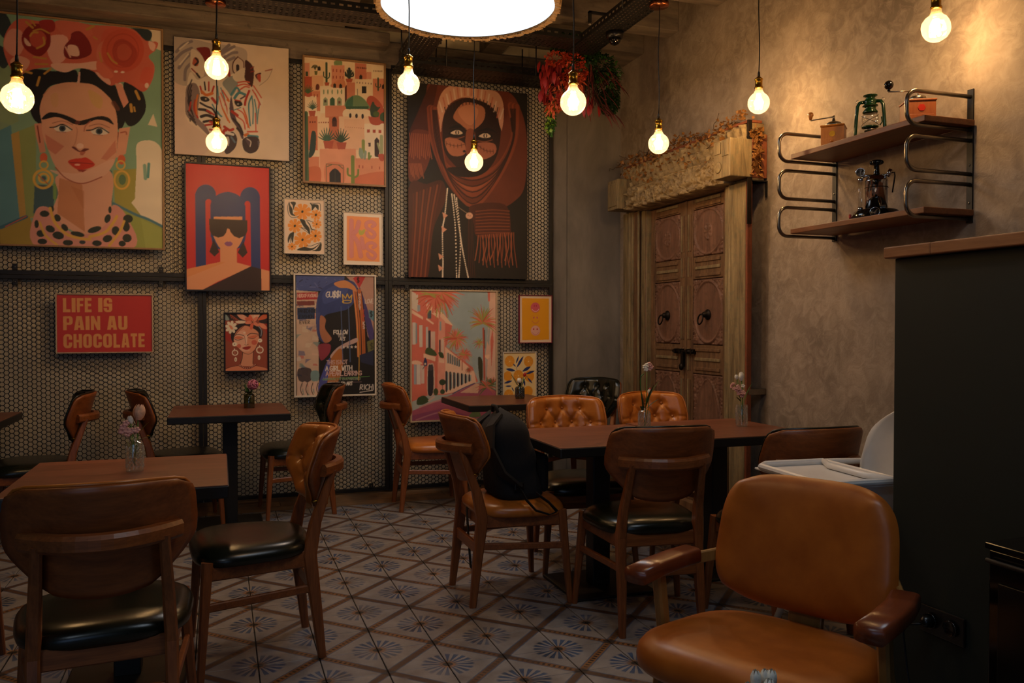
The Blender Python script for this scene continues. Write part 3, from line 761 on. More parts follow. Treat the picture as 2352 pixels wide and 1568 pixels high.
# ================================================================ HIGH CHAIR
def highchair():
    root = empty('high_chair', (2.20, 2.36, 0), R(85), 'white plastic high chair with tray, behind the armchair', 'high chair')
    z = .70
    # bucket seat: grid swept from the back edge over the seat
    nu, nv = 30, 22; X = np.zeros((nv, nu, 3))
    for i in range(nv):
        v = i / (nv - 1)
        for j in range(nu):
            u = -1 + 2 * j / (nu - 1)
            # v 0: seat front .. 1: back top
            if v < .45: y = .14 - .26 * v / .45; zz = -.16
            else:
                q = (v - .45) / .55; y = -.12 - .07 * q; zz = -.16 + .37 * q
            w = .155 - .100 * max(0, (v - .62) / .38) ** 2.6
            side = abs(u) ** 6 * (.15 if v < .5 else .15 * (1 - (v - .5) * 2) ** 1 + .0)
            X[i, j] = (u * w * (1 + .08 * (zz + .16)), y + (.05 * u * u if v > .45 else 0), zz + side)
    o = link(gridmesh('seat', X, M['white_plastic'], True), 'seat', root, (0, 0, z + .05))
    md = o.modifiers.new('thick', 'SOLIDIFY'); md.thickness = .008
    tb = MB().box(-.205, .205, .055, .345, z + .042, z + .050, .003)
    tb.build('tray', M['white_plastic'], root)
    rim = MB()
    pts = [(-.205, .055), (.205, .055), (.205, .30), (.16, .345), (-.16, .345), (-.205, .30)]
    rim.tube([(x, y, z + .060) for x, y in pts], .012, 8, closed=True, smooth=False).build('tray_rim', M['white_plastic'], root)
    rim2 = MB().tube([(-.20, -.02, z + .058), (-.185, .06, z + .062), (-.10, .10, z + .062), (.10, .10, z + .062), (.185, .06, z + .062), (.20, -.02, z + .058), (.16, -.17, z + .06)], .012, 8).build('seat_rim', M['white_plastic'], root)
    for sx in (-1, 1):
        for sy in (-1, 1):
            MB().tube([(sx * .13, sy * .10, z - .10), (sx * .27, sy * .27, .02)], .013, 10).build('leg', M['grey_tube'], root)
            MB().lathe([(0, 0), (.018, 0), (.018, .03), (.013, .04), (0, .04)], 10, (sx * .273, sy * .274, 0)).build('foot', M['white_plastic'], root)
    MB().box(-.135, .135, -.12, .14, z - .125, z - .10, .01).build('seat_mount', M['white_plastic'], root)
highchair()

# ================================================================ GREEN PARTITION, SOCKET, CABINET
XP, YP, ZP = 2.0, 2.052, 1.487
pt = MB().box(XP, XP + .16, -1.2, YP, 0, ZP, .004).build('wall_partition', M['green_wall']); tag(pt, 'dark green half height partition wall on the right', kind='structure')
cp = empty('trim_1', (XP + .08, 0, ZP)); tag(cp, 'wooden capping board on the green partition', kind='structure')
for k, (a, b) in enumerate(((YP + .022, YP - .16), (YP - .16, YP - .62), (YP - .62, -1.2))):
    MB().box(-.105, .105, b + .0006, a - .0006, 0.0005, .036, .004).build('board', M['cap_wood'], cp)
so = empty('wall_socket', (XP, 1.853, .40), 0, 'black double wall socket low on the green partition', 'socket')
MB().box(-.010, -.0005, -.080, .080, -.041, .041, .003).build('plate', M['black_plastic'], so)
for s in (-1, 1):
    MB().lathe([(.022, 0), (.024, .004), (.019, .004), (.018, -.010), (0, -.010)], 20).build('outlet', M['gloss_black'], so, (-.0135, s * .036, 0), (0, R(-90), 0))
pg = empty('power_cable', (XP, 1.889, .40), 0, 'black plug and cable with white tag in the partition socket', 'cable')
MB().tube([(-.012, 0, 0), (-.035, 0, 0), (-.045, .002, -.006)], [.018, .018, .010], 10).build('plug', M['black_plastic'], pg)
MB().tube([(-.044, .002, -.006), (-.055, .02, -.012), (-.058, .045, -.02), (-.056, .06, -.05), (-.05, .05, -.16), (-.045, .03, -.28), (-.05, 0, -.36), (-.06, -.08, -.395)], .0035, 8).build('cord', M['cord'], pg)
MB().box(-.001, .001, -.014, .014, -.011, .011, 0).build('tag', M['paper'], pg, (-.060, .062, -.022), (R(25), 0, R(15)))
cab = empty('black_cabinet', (1.875, 1.02, 0), 0, 'slim black cabinet against the green partition at the right edge', 'cabinet')
MB().box(-.115, .12, -.48, .48, .03, .735, .004).build('body', M['gloss_black'], cab)
MB().box(-.122, .12, -.487, .487, .7355, .752, .003).build('cabinet_top', M['gloss_black'], cab)
MB().box(-.1215, -.1155, -.45, .45, .06, .66, .002).build('door', M['black_plastic'], cab)
MB().tube([(-.128, -.475, .71), (-.128, .475, .71)], .006, 8).build('trim_strip', M['black_steel'], cab)
for sx in (-.09, .09):
    for sy in (-.42, .42): MB().box(sx - .015, sx + .015, sy - .015, sy + .015, 0, .03).build('foot', M['black_plastic'], cab)
# ================================================================ CARVED ANTIQUE DOOR
def vnoise(seed, x, z, f):
    """smooth value noise on arrays"""
    rg = np.random.RandomState(seed); G = rg.rand(64, 64); a = x * f; b = z * f
    i = np.floor(a).astype(int); j = np.floor(b).astype(int); u = a - i; v = b - j; u = u * u * (3 - 2 * u); v = v * v * (3 - 2 * v)
    g = lambda p, q: G[p % 64, q % 64]
    return (g(i, j) * (1 - u) + g(i + 1, j) * u) * (1 - v) + (g(i, j + 1) * (1 - u) + g(i + 1, j + 1) * u) * v
def relief(name, mat, parent, x0, x1, z0, z1, y, fn, step=.0055, thick=.03, tilt=0.0):
    nx = max(3, int((x1 - x0) / step)); nz = max(3, int((z1 - z0) / step))
    xs = np.linspace(x0, x1, nx); zs = np.linspace(z0, z1, nz); Xg, Zg = np.meshgrid(xs, zs)
    H = fn(Xg, Zg); P = np.stack([Xg, y - H + tilt * (Zg - z0), Zg], -1)
    P[0, :, 1] = y + thick; P[-1, :, 1] = y + thick + tilt * (z1 - z0); P[:, 0, 1] = y + thick; P[:, -1, 1] = y + thick
    P[0, :, 2] = z0; 
    return link(gridmesh(name, P, mat, True), name, parent)
def door():
    root = empty('carved_door', (3.05, 5.968, 0), R(-90), 'antique carved wooden double door with frame leaning on the right wall', 'door')
    W = 1.655; ya = .088
    # jambs
    def board(nm, mat, x0, x1, y0, z0, z1, b=.004, yd=.042): return MB().box(x0, x1, y0, yd, z0, z1, b).build(nm, mat, root)
    def mould(x, r, mat, y, z0=.0, z1=2.165): MB().tube([(x, y, z0), (x, y, z1)], r, 10).build('moulding', mat, root)
    board('jamb_board', M['door_pale'], 0, .098, .004, 0, 2.165); mould(.106, .010, M['door_pale'], .010)
    board('jamb_board', M['door_pale'], .104, .150, .008, 0, 2.165)
    board('jamb_board', M['door_wood'], .152, .222, .018, 0, 2.165); mould(.226, .009, M['door_pale'], .022)
    board('jamb_board', M['door_pale'], .224, .312, .046, 0, 2.165, .004, .13); mould(.300, .008, M['door_wood'], .050)
    board('jamb_board', M['door_pale'], W - .185, W - .020, .004, 0, 2.165, .006); board('jamb_board', M['door_red'], W - .0195, W, .004, 0, 2.165, .006)
    mould(W - .19, .010, M['door_pale'], .010); board('jamb_board', M['door_pale'], W - .255, W - .187, .014, 0, 2.165)
    board('jamb_board', M['door_wood'], W - .312, W - .257, .046, 0, 2.165, .004, .13)
    # leaves
    def leaf(xa, xb, side):
        lf = MB().box(xa + .002, xb - .002, ya + .012, ya + .045, .12, 2.165, .003).build('leaf', M['door_wood'], root)
        def bx(nm, mat, a, b, c, d, y=ya - .006, bev=.003): return MB().box(a, b, y, ya + .02, c, d, bev).build(nm, mat, lf)
        sw = .062
        in0, in1 = (xa + sw, xb - .085) if side < 0 else (xa + .085, xb - sw)
        bx('stile', M['door_wood'], xa + .003, in0, .12, 2.16); bx('stile', M['door_wood'], in1, xb - .003, .12, 2.16)
        rails = [(2.085, 2.16), (1.600, 1.752), (.945, 1.142), (.12, .30)]
        for a, b in rails:
            bx('rail', M['door_wood'], in0 + .001, in1 - .001, a, b, ya - .003)
            n = 3 if b - a > .1 else 2
            for k in range(n):
                zc = a + (b - a) * (k + .5) / n
                bx('fillet', M['door_pale'] if k % 2 else M['door_wood'], in0 + .03, in1 - .03, zc - .011, zc + .011, ya - .011, .004)
        # groove strips along the meeting stile
        gx = xb - .045 if side < 0 else xa + .045
        for z0, z1 in ((1.80, 2.06), (1.62, 1.76), (1.18, 1.56), (.96, 1.12), (.34, .90)):
            for dx in (-.014, .014): bx('fillet', M['door_pale'] if dx < 0 else M['door_wood'], gx + dx - .006, gx + dx + .006, z0, z1, ya - .013, .003)
        cx = (in0 + in1) / 2; hw = (in1 - in0) / 2
        def oval(zc, hh, ros):
            def fn(X, Z):
                e = np.sqrt(((X - cx) / (hw * .97)) ** 2 + ((Z - zc) / (hh * .965)) ** 2)
                h = .016 * np.exp(-((e - .965) / .045) ** 2) + np.where(e < .96, .004 + .006 * (1 - e ** 2), 0)
                sc = np.abs(np.sin(vnoise(5, X, Z, 34) * 12)) * .014; h = np.where(e > 1.03, sc + .002, h)
                if ros:
                    rr = np.hypot((X - cx), (Z - zc) * .75); th = np.arctan2(Z - zc, X - cx)
                    h += np.where(rr < .040, .004 + .005 * np.cos(8 * th) * (rr > .010), 0) + .006 * np.exp(-((rr - .040) / .004) ** 2)
                return h
            return relief('panel', M['door_panel'], lf, in0, in1, zc - hh, zc + hh, ya + .008, fn, .0062)
        oval(1.9185, .1655, True); oval(1.371, .228, False)
        def arch(X, Z):
            z0 = .31; h1 = .60; t = np.clip((Z - z0) / h1, 0, 1); w_ = hw * .95 * np.sqrt(np.clip(1 - np.clip((t - .25) / .75, 0, 1) ** 1.7, 0, 1))
            d = np.abs(X - cx) - w_; h = .010 * np.exp(-(d / .012) ** 2) + np.where(d < 0, .006, 0)
            h = np.where(d > .014, np.abs(np.sin(vnoise(9, X, Z, 30) * 16)) * .011, h)
            rr = np.hypot((X - cx) * 1.3, (Z - .47) * .8); h += np.where(rr < .05, .005 * np.abs(np.cos(np.arctan2(Z - .44, X - cx) * 7)), 0)
            return h
        relief('panel', M['door_panel'], lf, in0, in1, .302, .943, ya + .008, arch, .0062)
        # ring pull
        zc = 1.352; boss = MB().lathe([(.036, 0), (.036, .006), (.026, .010), (.020, .020), (.020, .034), (.012, .042), (0, .044)], 18).build('ring_boss', M['iron'], lf, (cx + .005, ya - .004, zc), (R(90), 0, 0))
        MB().tube([(cx - .004 + .030 * math.sin(a), ya - .052 - .012 * (1 - math.cos(a)) * .6, zc - .032 + .034 * math.cos(a)) for a in np.linspace(0, 2 * PI, 21)[:-1]], .0055, 8, closed=True).build('ring', M['iron'], lf)
        return lf
    xm = W / 2
    leaf(.312, xm, -1); leaf(xm, W - .312, 1)
    MB().box(xm - .012, xm + .012, ya - .014, ya + .03, .12, 2.16, .004).build('cover_strip', M['door_wood'], root)
    bolt = MB().tube([(xm - .14, ya - .03, 1.095), (xm + .13, ya - .03, 1.095)], .010, 10).build('bolt', M['iron'], root)
    for x in (-.10, -.03, .06, .12): MB().box(xm + x - .008, xm + x + .008, ya - .046, ya + .0, 1.078, 1.112, .003).build('staple', M['iron'], bolt)
    MB().box(xm - .014, xm + .014, ya - .045, ya - .020, .985, 1.09, .004).build('hasp', M['iron'], bolt)
    MB().ball((xm, ya - .045, .985), .022, .016, .026).build('padlock', M['iron'], bolt)
    # threshold
    MB().box(.0, W, -.01, .13, 0, .06, .004).build('sill', M['door_wood'], root)
    board('bottom_rail', M['door_wood'], .312, W - .312, .05, .06, .118, .004, .13)
    # lintel
    def scales(X, Z):
        p = .078; q = .052; r_ = np.floor(Z / q); fx = (X / p + .5 * (r_ % 2)) % 1 - .5; fz = (Z / q) % 1
        d = np.abs(fx) * 1.9 + (1 - fz) * .55; h = np.clip(1.05 - d, 0, 1) ** .7 * .034
        h += .006 * np.abs(np.cos(fx * 22)) * (h > .004); return h + .004 * vnoise(3, X, Z, 60)
    def scrolls(X, Z):
        rg = np.random.RandomState(12); h = np.zeros_like(X)
        for k in range(95):
            cx = rg.uniform(.18, W - .18); cz = rg.uniform(2.17, 2.345); r0 = rg.uniform(.014, .034)
            d = np.hypot(X - cx, Z - cz); h = np.maximum(h, (.040 - rg.rand() * .012) * np.exp(-((d - r0) / .008) ** 2) * (.4 + .6 * (np.cos(np.arctan2(Z - cz, X - cx) + rg.rand() * 6) > -.6)))
        for k, cx in enumerate((.40, .62, .82, 1.05, 1.27)):   # palmettes
            th = np.arctan2(X - cx, Z - 2.19); d = np.hypot(X - cx, Z - 2.19)
            h = np.maximum(h, np.where(d < .11, .040 * np.abs(np.cos(th * 4)) * np.exp(-((d - .06) / .045) ** 2), 0))
        return h + .005 * vnoise(4, X, Z, 80)
    board('lintel', M['door_carved'], .0, W, .03, 2.165, 2.522, .006, .125)
    relief('upper_frieze', M['door_carved'], root, .03, W - .02, 2.352, 2.520, .004, scales, .0058, .04, .03)
    relief('lower_frieze', M['door_carved'], root, .165, W - .165, 2.168, 2.338, -.045, scrolls, .0052, .09)
    ro = MB(); n = 66
    for k in range(n): ro.ball((.17 + (W - .34) * k / n, -.028, 2.345), .012, .012, .010, 7, 5)
    tag(ro.build('rope_moulding', M['door_carved'], root), kind='stuff')
    board('top_board', M['door_red'], 0, W, .010, 2.5225, 2.540, .004, .11)
    for x0 in (-.012, W - .168):
        bxo = MB().box(x0, x0 + .180, -.130, .030, 2.185, 2.418, .006).build('corner_block', M['door_pale'], root)
        if x0 > 1:
            for (a, b, c, d) in ((.012, .085, 2.335, 2.405), (.095, .165, 2.315, 2.41)): MB().box(x0 + a, x0 + b, -.136, -.1295, c, d, .003).build('carved_square', M['door_pale'], bxo)
            MB().lathe([(.034, 0), (.036, .005), (.030, .006), (.024, .009), (0, .009)], 18).build('rosette', M['door_pale'], bxo, (x0 + .055, -.1295, 2.255), (R(90), 0, 0))
        else:
            MB().box(x0 + .02, x0 + .16, -.136, -.1295, 2.21, 2.39, .004).build('carved_square', M['door_pale'], bxo)
    MB().box(W + .0005, W + .010, -.002, .030, 1.90, 2.535, .002).build('iron_strap', M['iron'], root)
    MB().box(W - .07, W + .006, .032, .142, 2.185, 2.455, .004).build('end_block', M['door_red'], root)
    br = MB().box(W - .10, W + .004, .03, .149, 2.165, 2.172).box(W - .012, W + .004, .142, .149, 2.07, 2.165).build('bracket', M['black_steel'], root)
    MB().box(W - .045, W + .002, .02, .149, .85, .885, .001).build('bracket', M['steel'], root)
    # dried creeper over the lintel
    vine = empty('dried_creeper', (3.05, 5.968, 2.5), R(-90), 'dried brown creeper trailing over the carved door lintel', 'plant')
    def leafquad(mb, p, s, rg):
        d = Vector((rg.uniform(-1, 1), rg.uniform(-1, .2), rg.uniform(-1, 1))).normalized(); a = d.cross(Vector((rg.uniform(-1, 1), rg.uniform(-1, 1), 1))).normalized(); n = d.cross(a)
        P = Vector(p); mb.add([P, P + d * s * .5 + a * s * .45 + n * s * .15, P + d * s, P + d * s * .5 - a * s * .45 + n * s * .15], [(0, 1, 2), (0, 2, 3)])
    rg = random.Random(4); lv = MB(); st = MB()
    for k in range(620):
        x = rg.uniform(.05, W - .05); ed = rg.random()
        if ed < .55: p = (x, rg.uniform(-.05, .10), .045 + rg.uniform(-.02, .035) + .02 * math.sin(x * 9))
        elif ed < .85: p = (x, -.045 + rg.uniform(-.01, .01), .03 - abs(rg.gauss(0, .10)))
        else: p = (W + .012 + rg.uniform(-.005, .015), rg.uniform(.03, .10), rg.uniform(-.3, -.02))
        leafquad(lv, p, rg.uniform(.018, .040) if ed < .85 else rg.uniform(.03, .05), rg)
    for k in range(16):
        x = rg.uniform(0, W - .2); pts = [(x, -.02, .05)]
        for q in range(6): a = pts[-1]; pts.append((a[0] + rg.uniform(.02, .06) * (1 if k % 3 else -1), a[1] + rg.uniform(-.02, .015), a[2] + rg.uniform(-.02, .03)))
        st.tube(pts, .002, 5)
    pts = [(.05, 0, .05), (-.02, -.01, .075), (-.07, -.01, .065), (-.11, 0, .085)]; st.tube(pts, .002, 5)
    for q in range(14): leafquad(lv, (-.02 - .09 * rg.random(), rg.uniform(-.02, .02), .07 + rg.uniform(-.02, .03)), .02, rg)
    tag(lv.build('dry_leaves', M['leaf_dry'], vine), kind='stuff'); tag(st.build('stems', M['stem_dry'], vine), kind='stuff')
door()

# ================================================================ WALL SHELF
def shelf():
    root = empty('wall_shelf', (XW, 3.28, 1.74), 0, 'steel tube and wood wall shelf with two boards on the right wall', 'shelf')
    for y in (2.842, 3.713):
        ly = y - 3.28
        up = MB().box(-.008, -.0005, ly - .016, ly + .016, 0, .60, .001).build('upright', M['black_steel'], root)
        for z in (.09, .26, .46): MB().ball((-.009, ly, z), .003, .006, .006, 8, 5).build('screw', M['steel'], up)
        for (a, b) in ((.418, .566), (.219, .369), (.018, .172)):
            r_ = .055; xf = -.372; pts = [(-.006, ly, b)]
            for k in range(7): t_ = R(90) * k / 6; pts.append((xf + r_ - r_ * math.sin(t_), ly, b - r_ + r_ * math.cos(t_)))
            for k in range(7): t_ = R(90) * k / 6; pts.append((xf + r_ - r_ * math.cos(t_), ly, a + r_ - r_ * math.sin(t_)))
            pts.append((-.006, ly, a))
            MB().tube(pts, .0095, 10).build('tube_bracket', M['steel'], root)
    for nm, z in (('shelf_board', .4295), ('shelf_board', .0295)):
        MB().box(-.300, -.012, -.468, .430, z, z + .027, .003).build(nm, M['board_wood'], root)
shelf()
ZU, ZL = 1.74 + .4565, 1.74 + .0565

def grinder1():
    root = empty('coffee_grinder', (3.02, 3.52, ZU), R(-48), 'honey oak hand coffee grinder with domed steel top on the upper shelf', 'coffee grinder', 'hand coffee grinders')
    MB().box(-.056, .056, -.056, .056, 0, .105, .002).build('body', M['grinder_oak'], root)
    MB().box(-.060, .060, -.060, .060, .1055, .116, .005).build('lid', M['grinder_oak'], root)
    d = MB().box(-.048, .048, -.060, -.0565, .008, .044, .001).build('drawer', M['grinder_oak'], root); MB().ball((0, -.066, .030), .008).build('knob', M['grinder_oak'], d)
    MB().lathe([(.015, 0), (.015, .0015), (0, .0015)], 18, smooth=False).build('round_badge', M['brass'], root, (0, -.0565, .068), (R(90), 0, 0))
    MB().lathe([(.043, 0), (.043, .008), (.036, .017), (.022, .024), (.009, .027), (.007, .040), (0, .042)], 24, (0, 0, .1165)).build('steel_dome', M['steel'], root)
    cr = MB().tube([(0, 0, .152), (0, 0, .172)], .006, 8).tube([(0, 0, .166), (-.115, .0, .160)], .0035, 8).build('crank', M['steel'], root)
    MB().lathe([(0, 0), (.006, 0), (.009, .010), (.015, .024), (.014, .034), (.008, .040), (0, .042)], 16, (-.115, 0, .162)).build('handle', M['grinder_oak'], cr)
def grinder2():
    root = empty('coffee_grinder', (3.035, 2.985, ZU), R(-28), 'brown boxy hand coffee grinder with black ball handle on the upper shelf', 'coffee grinder', 'hand coffee grinders')
    MB().box(-.062, .062, -.055, .055, 0, .100, .002).build('body', M['grinder_brown'], root)
    MB().box(-.066, .066, -.059, .059, .1005, .110, .003).build('lid', M['grinder_brown'], root)
    d = MB().box(-.052, .052, -.059, -.0555, .006, .040, .001).build('drawer', M['grinder_brown'], root); MB().ball((0, -.066, .022), .009).build('knob', M['gloss_black'], d)
    MB().lathe([(.017, 0), (.017, .0012), (0, .0012)], 6, smooth=False).build('label_plate', M['red_plastic'], root, (0, -.0555, .070), (R(90), 0, 0))
    MB().lathe([(.036, 0), (.036, .018), (.030, .022), (0, .022)], 24, (0, 0, .1105)).build('steel_cap', M['steel'], root)
    cr = MB().tube([(0, 0, .132), (0, 0, .160)], .004, 8).tube([(.01, 0, .158), (-.135, -.02, .156)], .0035, 8).build('crank', M['steel'], root)
    MB().ball((-.132, -.02, .186), .021, nu=14, nv=10).tube([(-.132, -.02, .158), (-.132, -.02, .172)], .007, 8).build('handle', M['gloss_black'], cr)
def lantern():
    root = empty('oil_lantern', (3.03, 3.275, ZU), R(-45), 'dark green oil lantern with glass chimney on the upper shelf', 'lantern')
    g = M['green_enamel']
    MB().lathe([(0, 0), (.055, 0), (.058, .010), (.050, .026), (.022, .034), (0, .034)], 28).build('fuel_tank', g, root)
    MB().lathe([(.024, .034), (.028, .042), (.028, .048), (0, .05)], 20).build('burner', M['steel'], root)
    MB().lathe([(.022, .05), (.038, .054), (.040, .060), (.030, .064), (0, .064)], 24).build('burner_plate', g, root)
    MB().lathe([(.027, .064), (.036, .078), (.040, .098), (.036, .118), (.028, .132)], 24, cap=False).build('glass_chimney', M['glass'], root)
    MB().lathe([(.034, .126), (.036, .132), (.026, .146), (.027, .158), (.036, .160), (.036, .164), (.027, .168), (.029, .176), (.029, .192), (.020, .197), (.023, .205), (.033, .210), (.033, .214), (0, .214)], 26).build('hood', g, root)
    for s in (-1, 1):
        MB().tube([(s * .046, 0, .014), (s * .064, 0, .016), (s * .068, 0, .03), (s * .062, 0, .12), (s * .058, 0, .165), (s * .048, 0, .182), (s * .026, 0, .184)], .0085, 10).build('side_tube', g, root)
        MB().tube([(s * .058 + .006 * math.cos(a), 0, .188 + .010 * math.sin(a)) for a in np.linspace(0, 2 * PI, 13)[:-1]], .0018, 6, closed=True).build('bail_ear', M['steel'], root)
        MB().tube([(.042 * math.sin(a * s), -.042 * math.cos(a), .062 + .05 * k / 10) for k, a in enumerate(np.linspace(-1.2, 1.2, 11))], .0013, 5).build('guard_wire', M['iron'], root)
    MB().tube([(.045, -.02, .06), (.055, -.02, .075), (.052, -.02, .10)], .003, 6).build('lever', g, root)
def espresso():
    root = empty('espresso_machine', (3.035, 3.235, ZL), R(-46), 'chrome lever espresso machine on the lower shelf', 'espresso machine')
    MB().lathe([(0, 0), (.112, 0), (.112, .014), (.100, .040), (.085, .046), (0, .046)], 36).build('base', M['gloss_black'], root)
    MB().box(-.124, -.112, -.02, .005, .010, .030, .003).build('switch', M['red_plastic'], root)
    em = MB().lathe([(.0235, 0), (.0235, .003), (0, .003)], 24).build('emblem_disc', M['black_plastic'], root, (0, -.1085, .024), (R(78), 0, 0))
    MB().tube([(.0215 * math.cos(a), .0215 * math.sin(a), .0035) for a in np.linspace(0, 2 * PI, 25)[:-1]], .0012, 6, closed=True).build('emblem_ring', M['chrome'], em)
    MB().prism([(-.013, .004), (-.008, -.004), (-.002, -.002), (.003, .007), (.007, .012), (.012, .010), (.008, .006), (.006, -.004), (.001, -.010), (-.008, -.008), (-.014, -.003)], .003, .0046).build('eagle_mark', M['chrome'], em)
    MB().lathe([(.052, .046), (.052, .180), (.054, .183), (.054, .188), (.050, .192), (.047, .205), (.030, .214), (.018, .218), (0, .218)], 36).build('boiler', M['chrome'], root)
    MB().lathe([(.0525, .152), (.0548, .154), (.0525, .156)], 36, cap=False).build('seam_ring', M['iron'], root)
    MB().lathe([(.018, .216), (.014, .226), (.012, .262), (.016, .268), (0, .268)], 18).build('neck', M['gloss_black'], root)
    cap = MB()
    for k in range(6): a = 2 * PI * k / 6; cap.ball((.022 * math.cos(a), .022 * math.sin(a), .277), .011, .011, .010, 8, 6)
    cap.lathe([(0, .266), (.022, .266), (.022, .288), (0, .288)], 20).build('cap', M['gloss_black'], root)
    MB().tube([(-.072, -.012, .046), (-.072, -.012, .200)], .010, 12).build('sight_glass', M['glass'], root)
    for z in (.048, .190): MB().lathe([(0, 0), (.0125, 0), (.0125, .014), (0, .014)], 14, (-.072, -.012, z)).build('glass_fitting', M['chrome'], root)
    MB().tube([(-.072, -.012, .204), (-.045, -.012, .215), (-.01, 0, .214)], .006, 8).build('gauge_pipe', M['chrome'], root)
    gg = MB().lathe([(.019, 0), (.022, .002), (.022, .012), (.018, .012), (.0175, .009), (0, .009)], 24).build('gauge', M['chrome'], root, (-.072, -.010, .232), (R(85), 0, 0))
    MB().lathe([(0, .0095), (.0165, .0095)], 20).build('dial', M['paper'], gg)
    MB().ball((.0, -.058, .176), .015, .012, .015).build('front_knob', M['gloss_black'], root)
    MB().tube([(.02, 0, .214), (.055, -.006, .214)], .006, 8).tube([(.048, -.006, .205), (.066, -.008, .238)], .011, 12).build('steam_valve', M['chrome'], root)
    MB().tube([(.066, -.006, .222), (.080, -.008, .222), (.082, -.010, .205), (.072, -.014, .125)], .0035, 8).build('steam_wand', M['iron'], root)
    MB().box(.02, .045, -.075, -.045, .046, .06, .003).build('drip_edge', M['chrome'], root)
grinder1(); grinder2(); lantern(); espresso()
# ================================================================ PENDANT BULBS
def facet_ball(r, n=9, m=7):
    mb = MB(); mb.ball((0, 0, 0), r, nu=n, nv=m); mb.sm = [False] * len(mb.f); return mb
def bulb(p, ztop, kind, label, canopy=False, sc=1.0):
    root = empty('pendant_bulb', p, 0, label, 'pendant lamp', 'bare globe bulbs on black cords')
    r = .0615 * sc
    if kind == 'facet':
        gl = facet_ball(r, 10, 8)
    elif kind == 'crackle':
        gl = MB().ball((0, 0, 0), r, nu=36, nv=26); rg = random.Random(3)
        gl.v = [tuple(c * (1 + rg.uniform(-.018, .018)) for c in v) for v in gl.v]; gl.sm = [False] * len(gl.f)
    else:
        gl = MB().lathe([(0, -r)] + [(r * math.sin(a), -r * math.cos(a)) for a in np.linspace(.18, 2.62, 18)] + [(.0215, .072), (.0205, .082)], 28, cap=False)
    if kind != 'clear': gl.lathe([(.030, .0535), (.0225, .068), (.0205, .082)], 20, cap=False)
    gl.build('glass_globe', M['bulb_glass'], root)
    fl = MB()
    for k in range(6):
        a = 2 * PI * k / 6; fl.tube([(.017 * math.cos(a), .017 * math.sin(a), -.034), (.010 * math.cos(a + .5), .010 * math.sin(a + .5), .036)], .0046, 6)
    fl.build('filament', M['filament'], root)
    MB().tube([(0, 0, .034), (0, 0, .080)], .006, 8).build('stem', M['glass'], root)
    h = MB().lathe([(.0215, .080), (.0245, .083), (.0245, .090), (.0205, .093), (.0205, .128), (.0235, .130), (.0235, .136), (.012, .146), (.006, .152), (0, .152)], 24)
    hb = h.build('socket', M['brass'], root)
    kn = MB()
    for k in range(16): a = 2 * PI * k / 16; kn.beam((.0208 * math.cos(a), .0208 * math.sin(a), .096), (.0208 * math.cos(a), .0208 * math.sin(a), .126), .003, .003)
    tag(kn.build('knurling', M['brass'], hb), kind='stuff')
    L = ztop - p[2]
    MB().lathe([(0, .150), (.0075, .150), (.0065, .172), (.0035, .180), (0, .180)], 12).build('strain_relief', M['cord'], root)
    sw = .004
    MB().tube([(sw * math.sin(k * .9), 0, .176 + (L - .176) * k / 10) for k in range(11)], .0032, 8).build('cord', M['cord'], root)
    if canopy: MB().lathe([(0, L - .028), (.055, L - .028), (.058, L - .022), (.058, L - .004), (0, L - .002)], 28).build('canopy', M['copper'], root)
    ld = bpy.data.lights.new('bulb_light', 'POINT'); ld.energy = BULB_W; ld.color = BULB_C; ld.shadow_soft_size = .030
    lo = bpy.data.objects.new('bulb_light', ld); COL.objects.link(lo); lo.parent = root; lo.location = (0, 0, 0)
bulb((-.779, 3.900, 2.211), ZR, 'crackle', 'crackled glass bulb hanging before the flower crown portrait')
bulb((-.007, 4.638, 2.631), 3.68, 'facet', 'faceted glass bulb, upper one in front of the zebra picture')
bulb((-.011, 5.235, 2.365), ZT, 'clear', 'clear globe bulb, lower one in front of the zebra picture', True)
bulb((.924, 4.212, 2.521), 3.68, 'clear', 'clear globe bulb whose cord crosses the round white lamp', False, .92)
bulb((1.588, 5.247, 2.355), ZT, 'clear', 'clear globe bulb in front of the veiled woman picture', True)
bulb((1.582, 3.609, 2.332), ZR, 'clear', 'clear globe bulb in front of the hanging foliage')
bulb((2.478, 4.385, 2.363), ZT, 'clear', 'clear globe bulb in front of the carved door', True)
bulb((2.905, 4.000, 2.545), ZR, 'clear', 'clear globe bulb between the door and the wall shelf')
bulb((2.955, 2.810, 2.575), ZR, 'facet', 'faceted glass bulb above the wall shelf')
bulb((.55, 1.9, 2.60), ZR, 'clear', 'added clear globe bulb, unseen above the camera')  # extra bulb out of view, added for its light

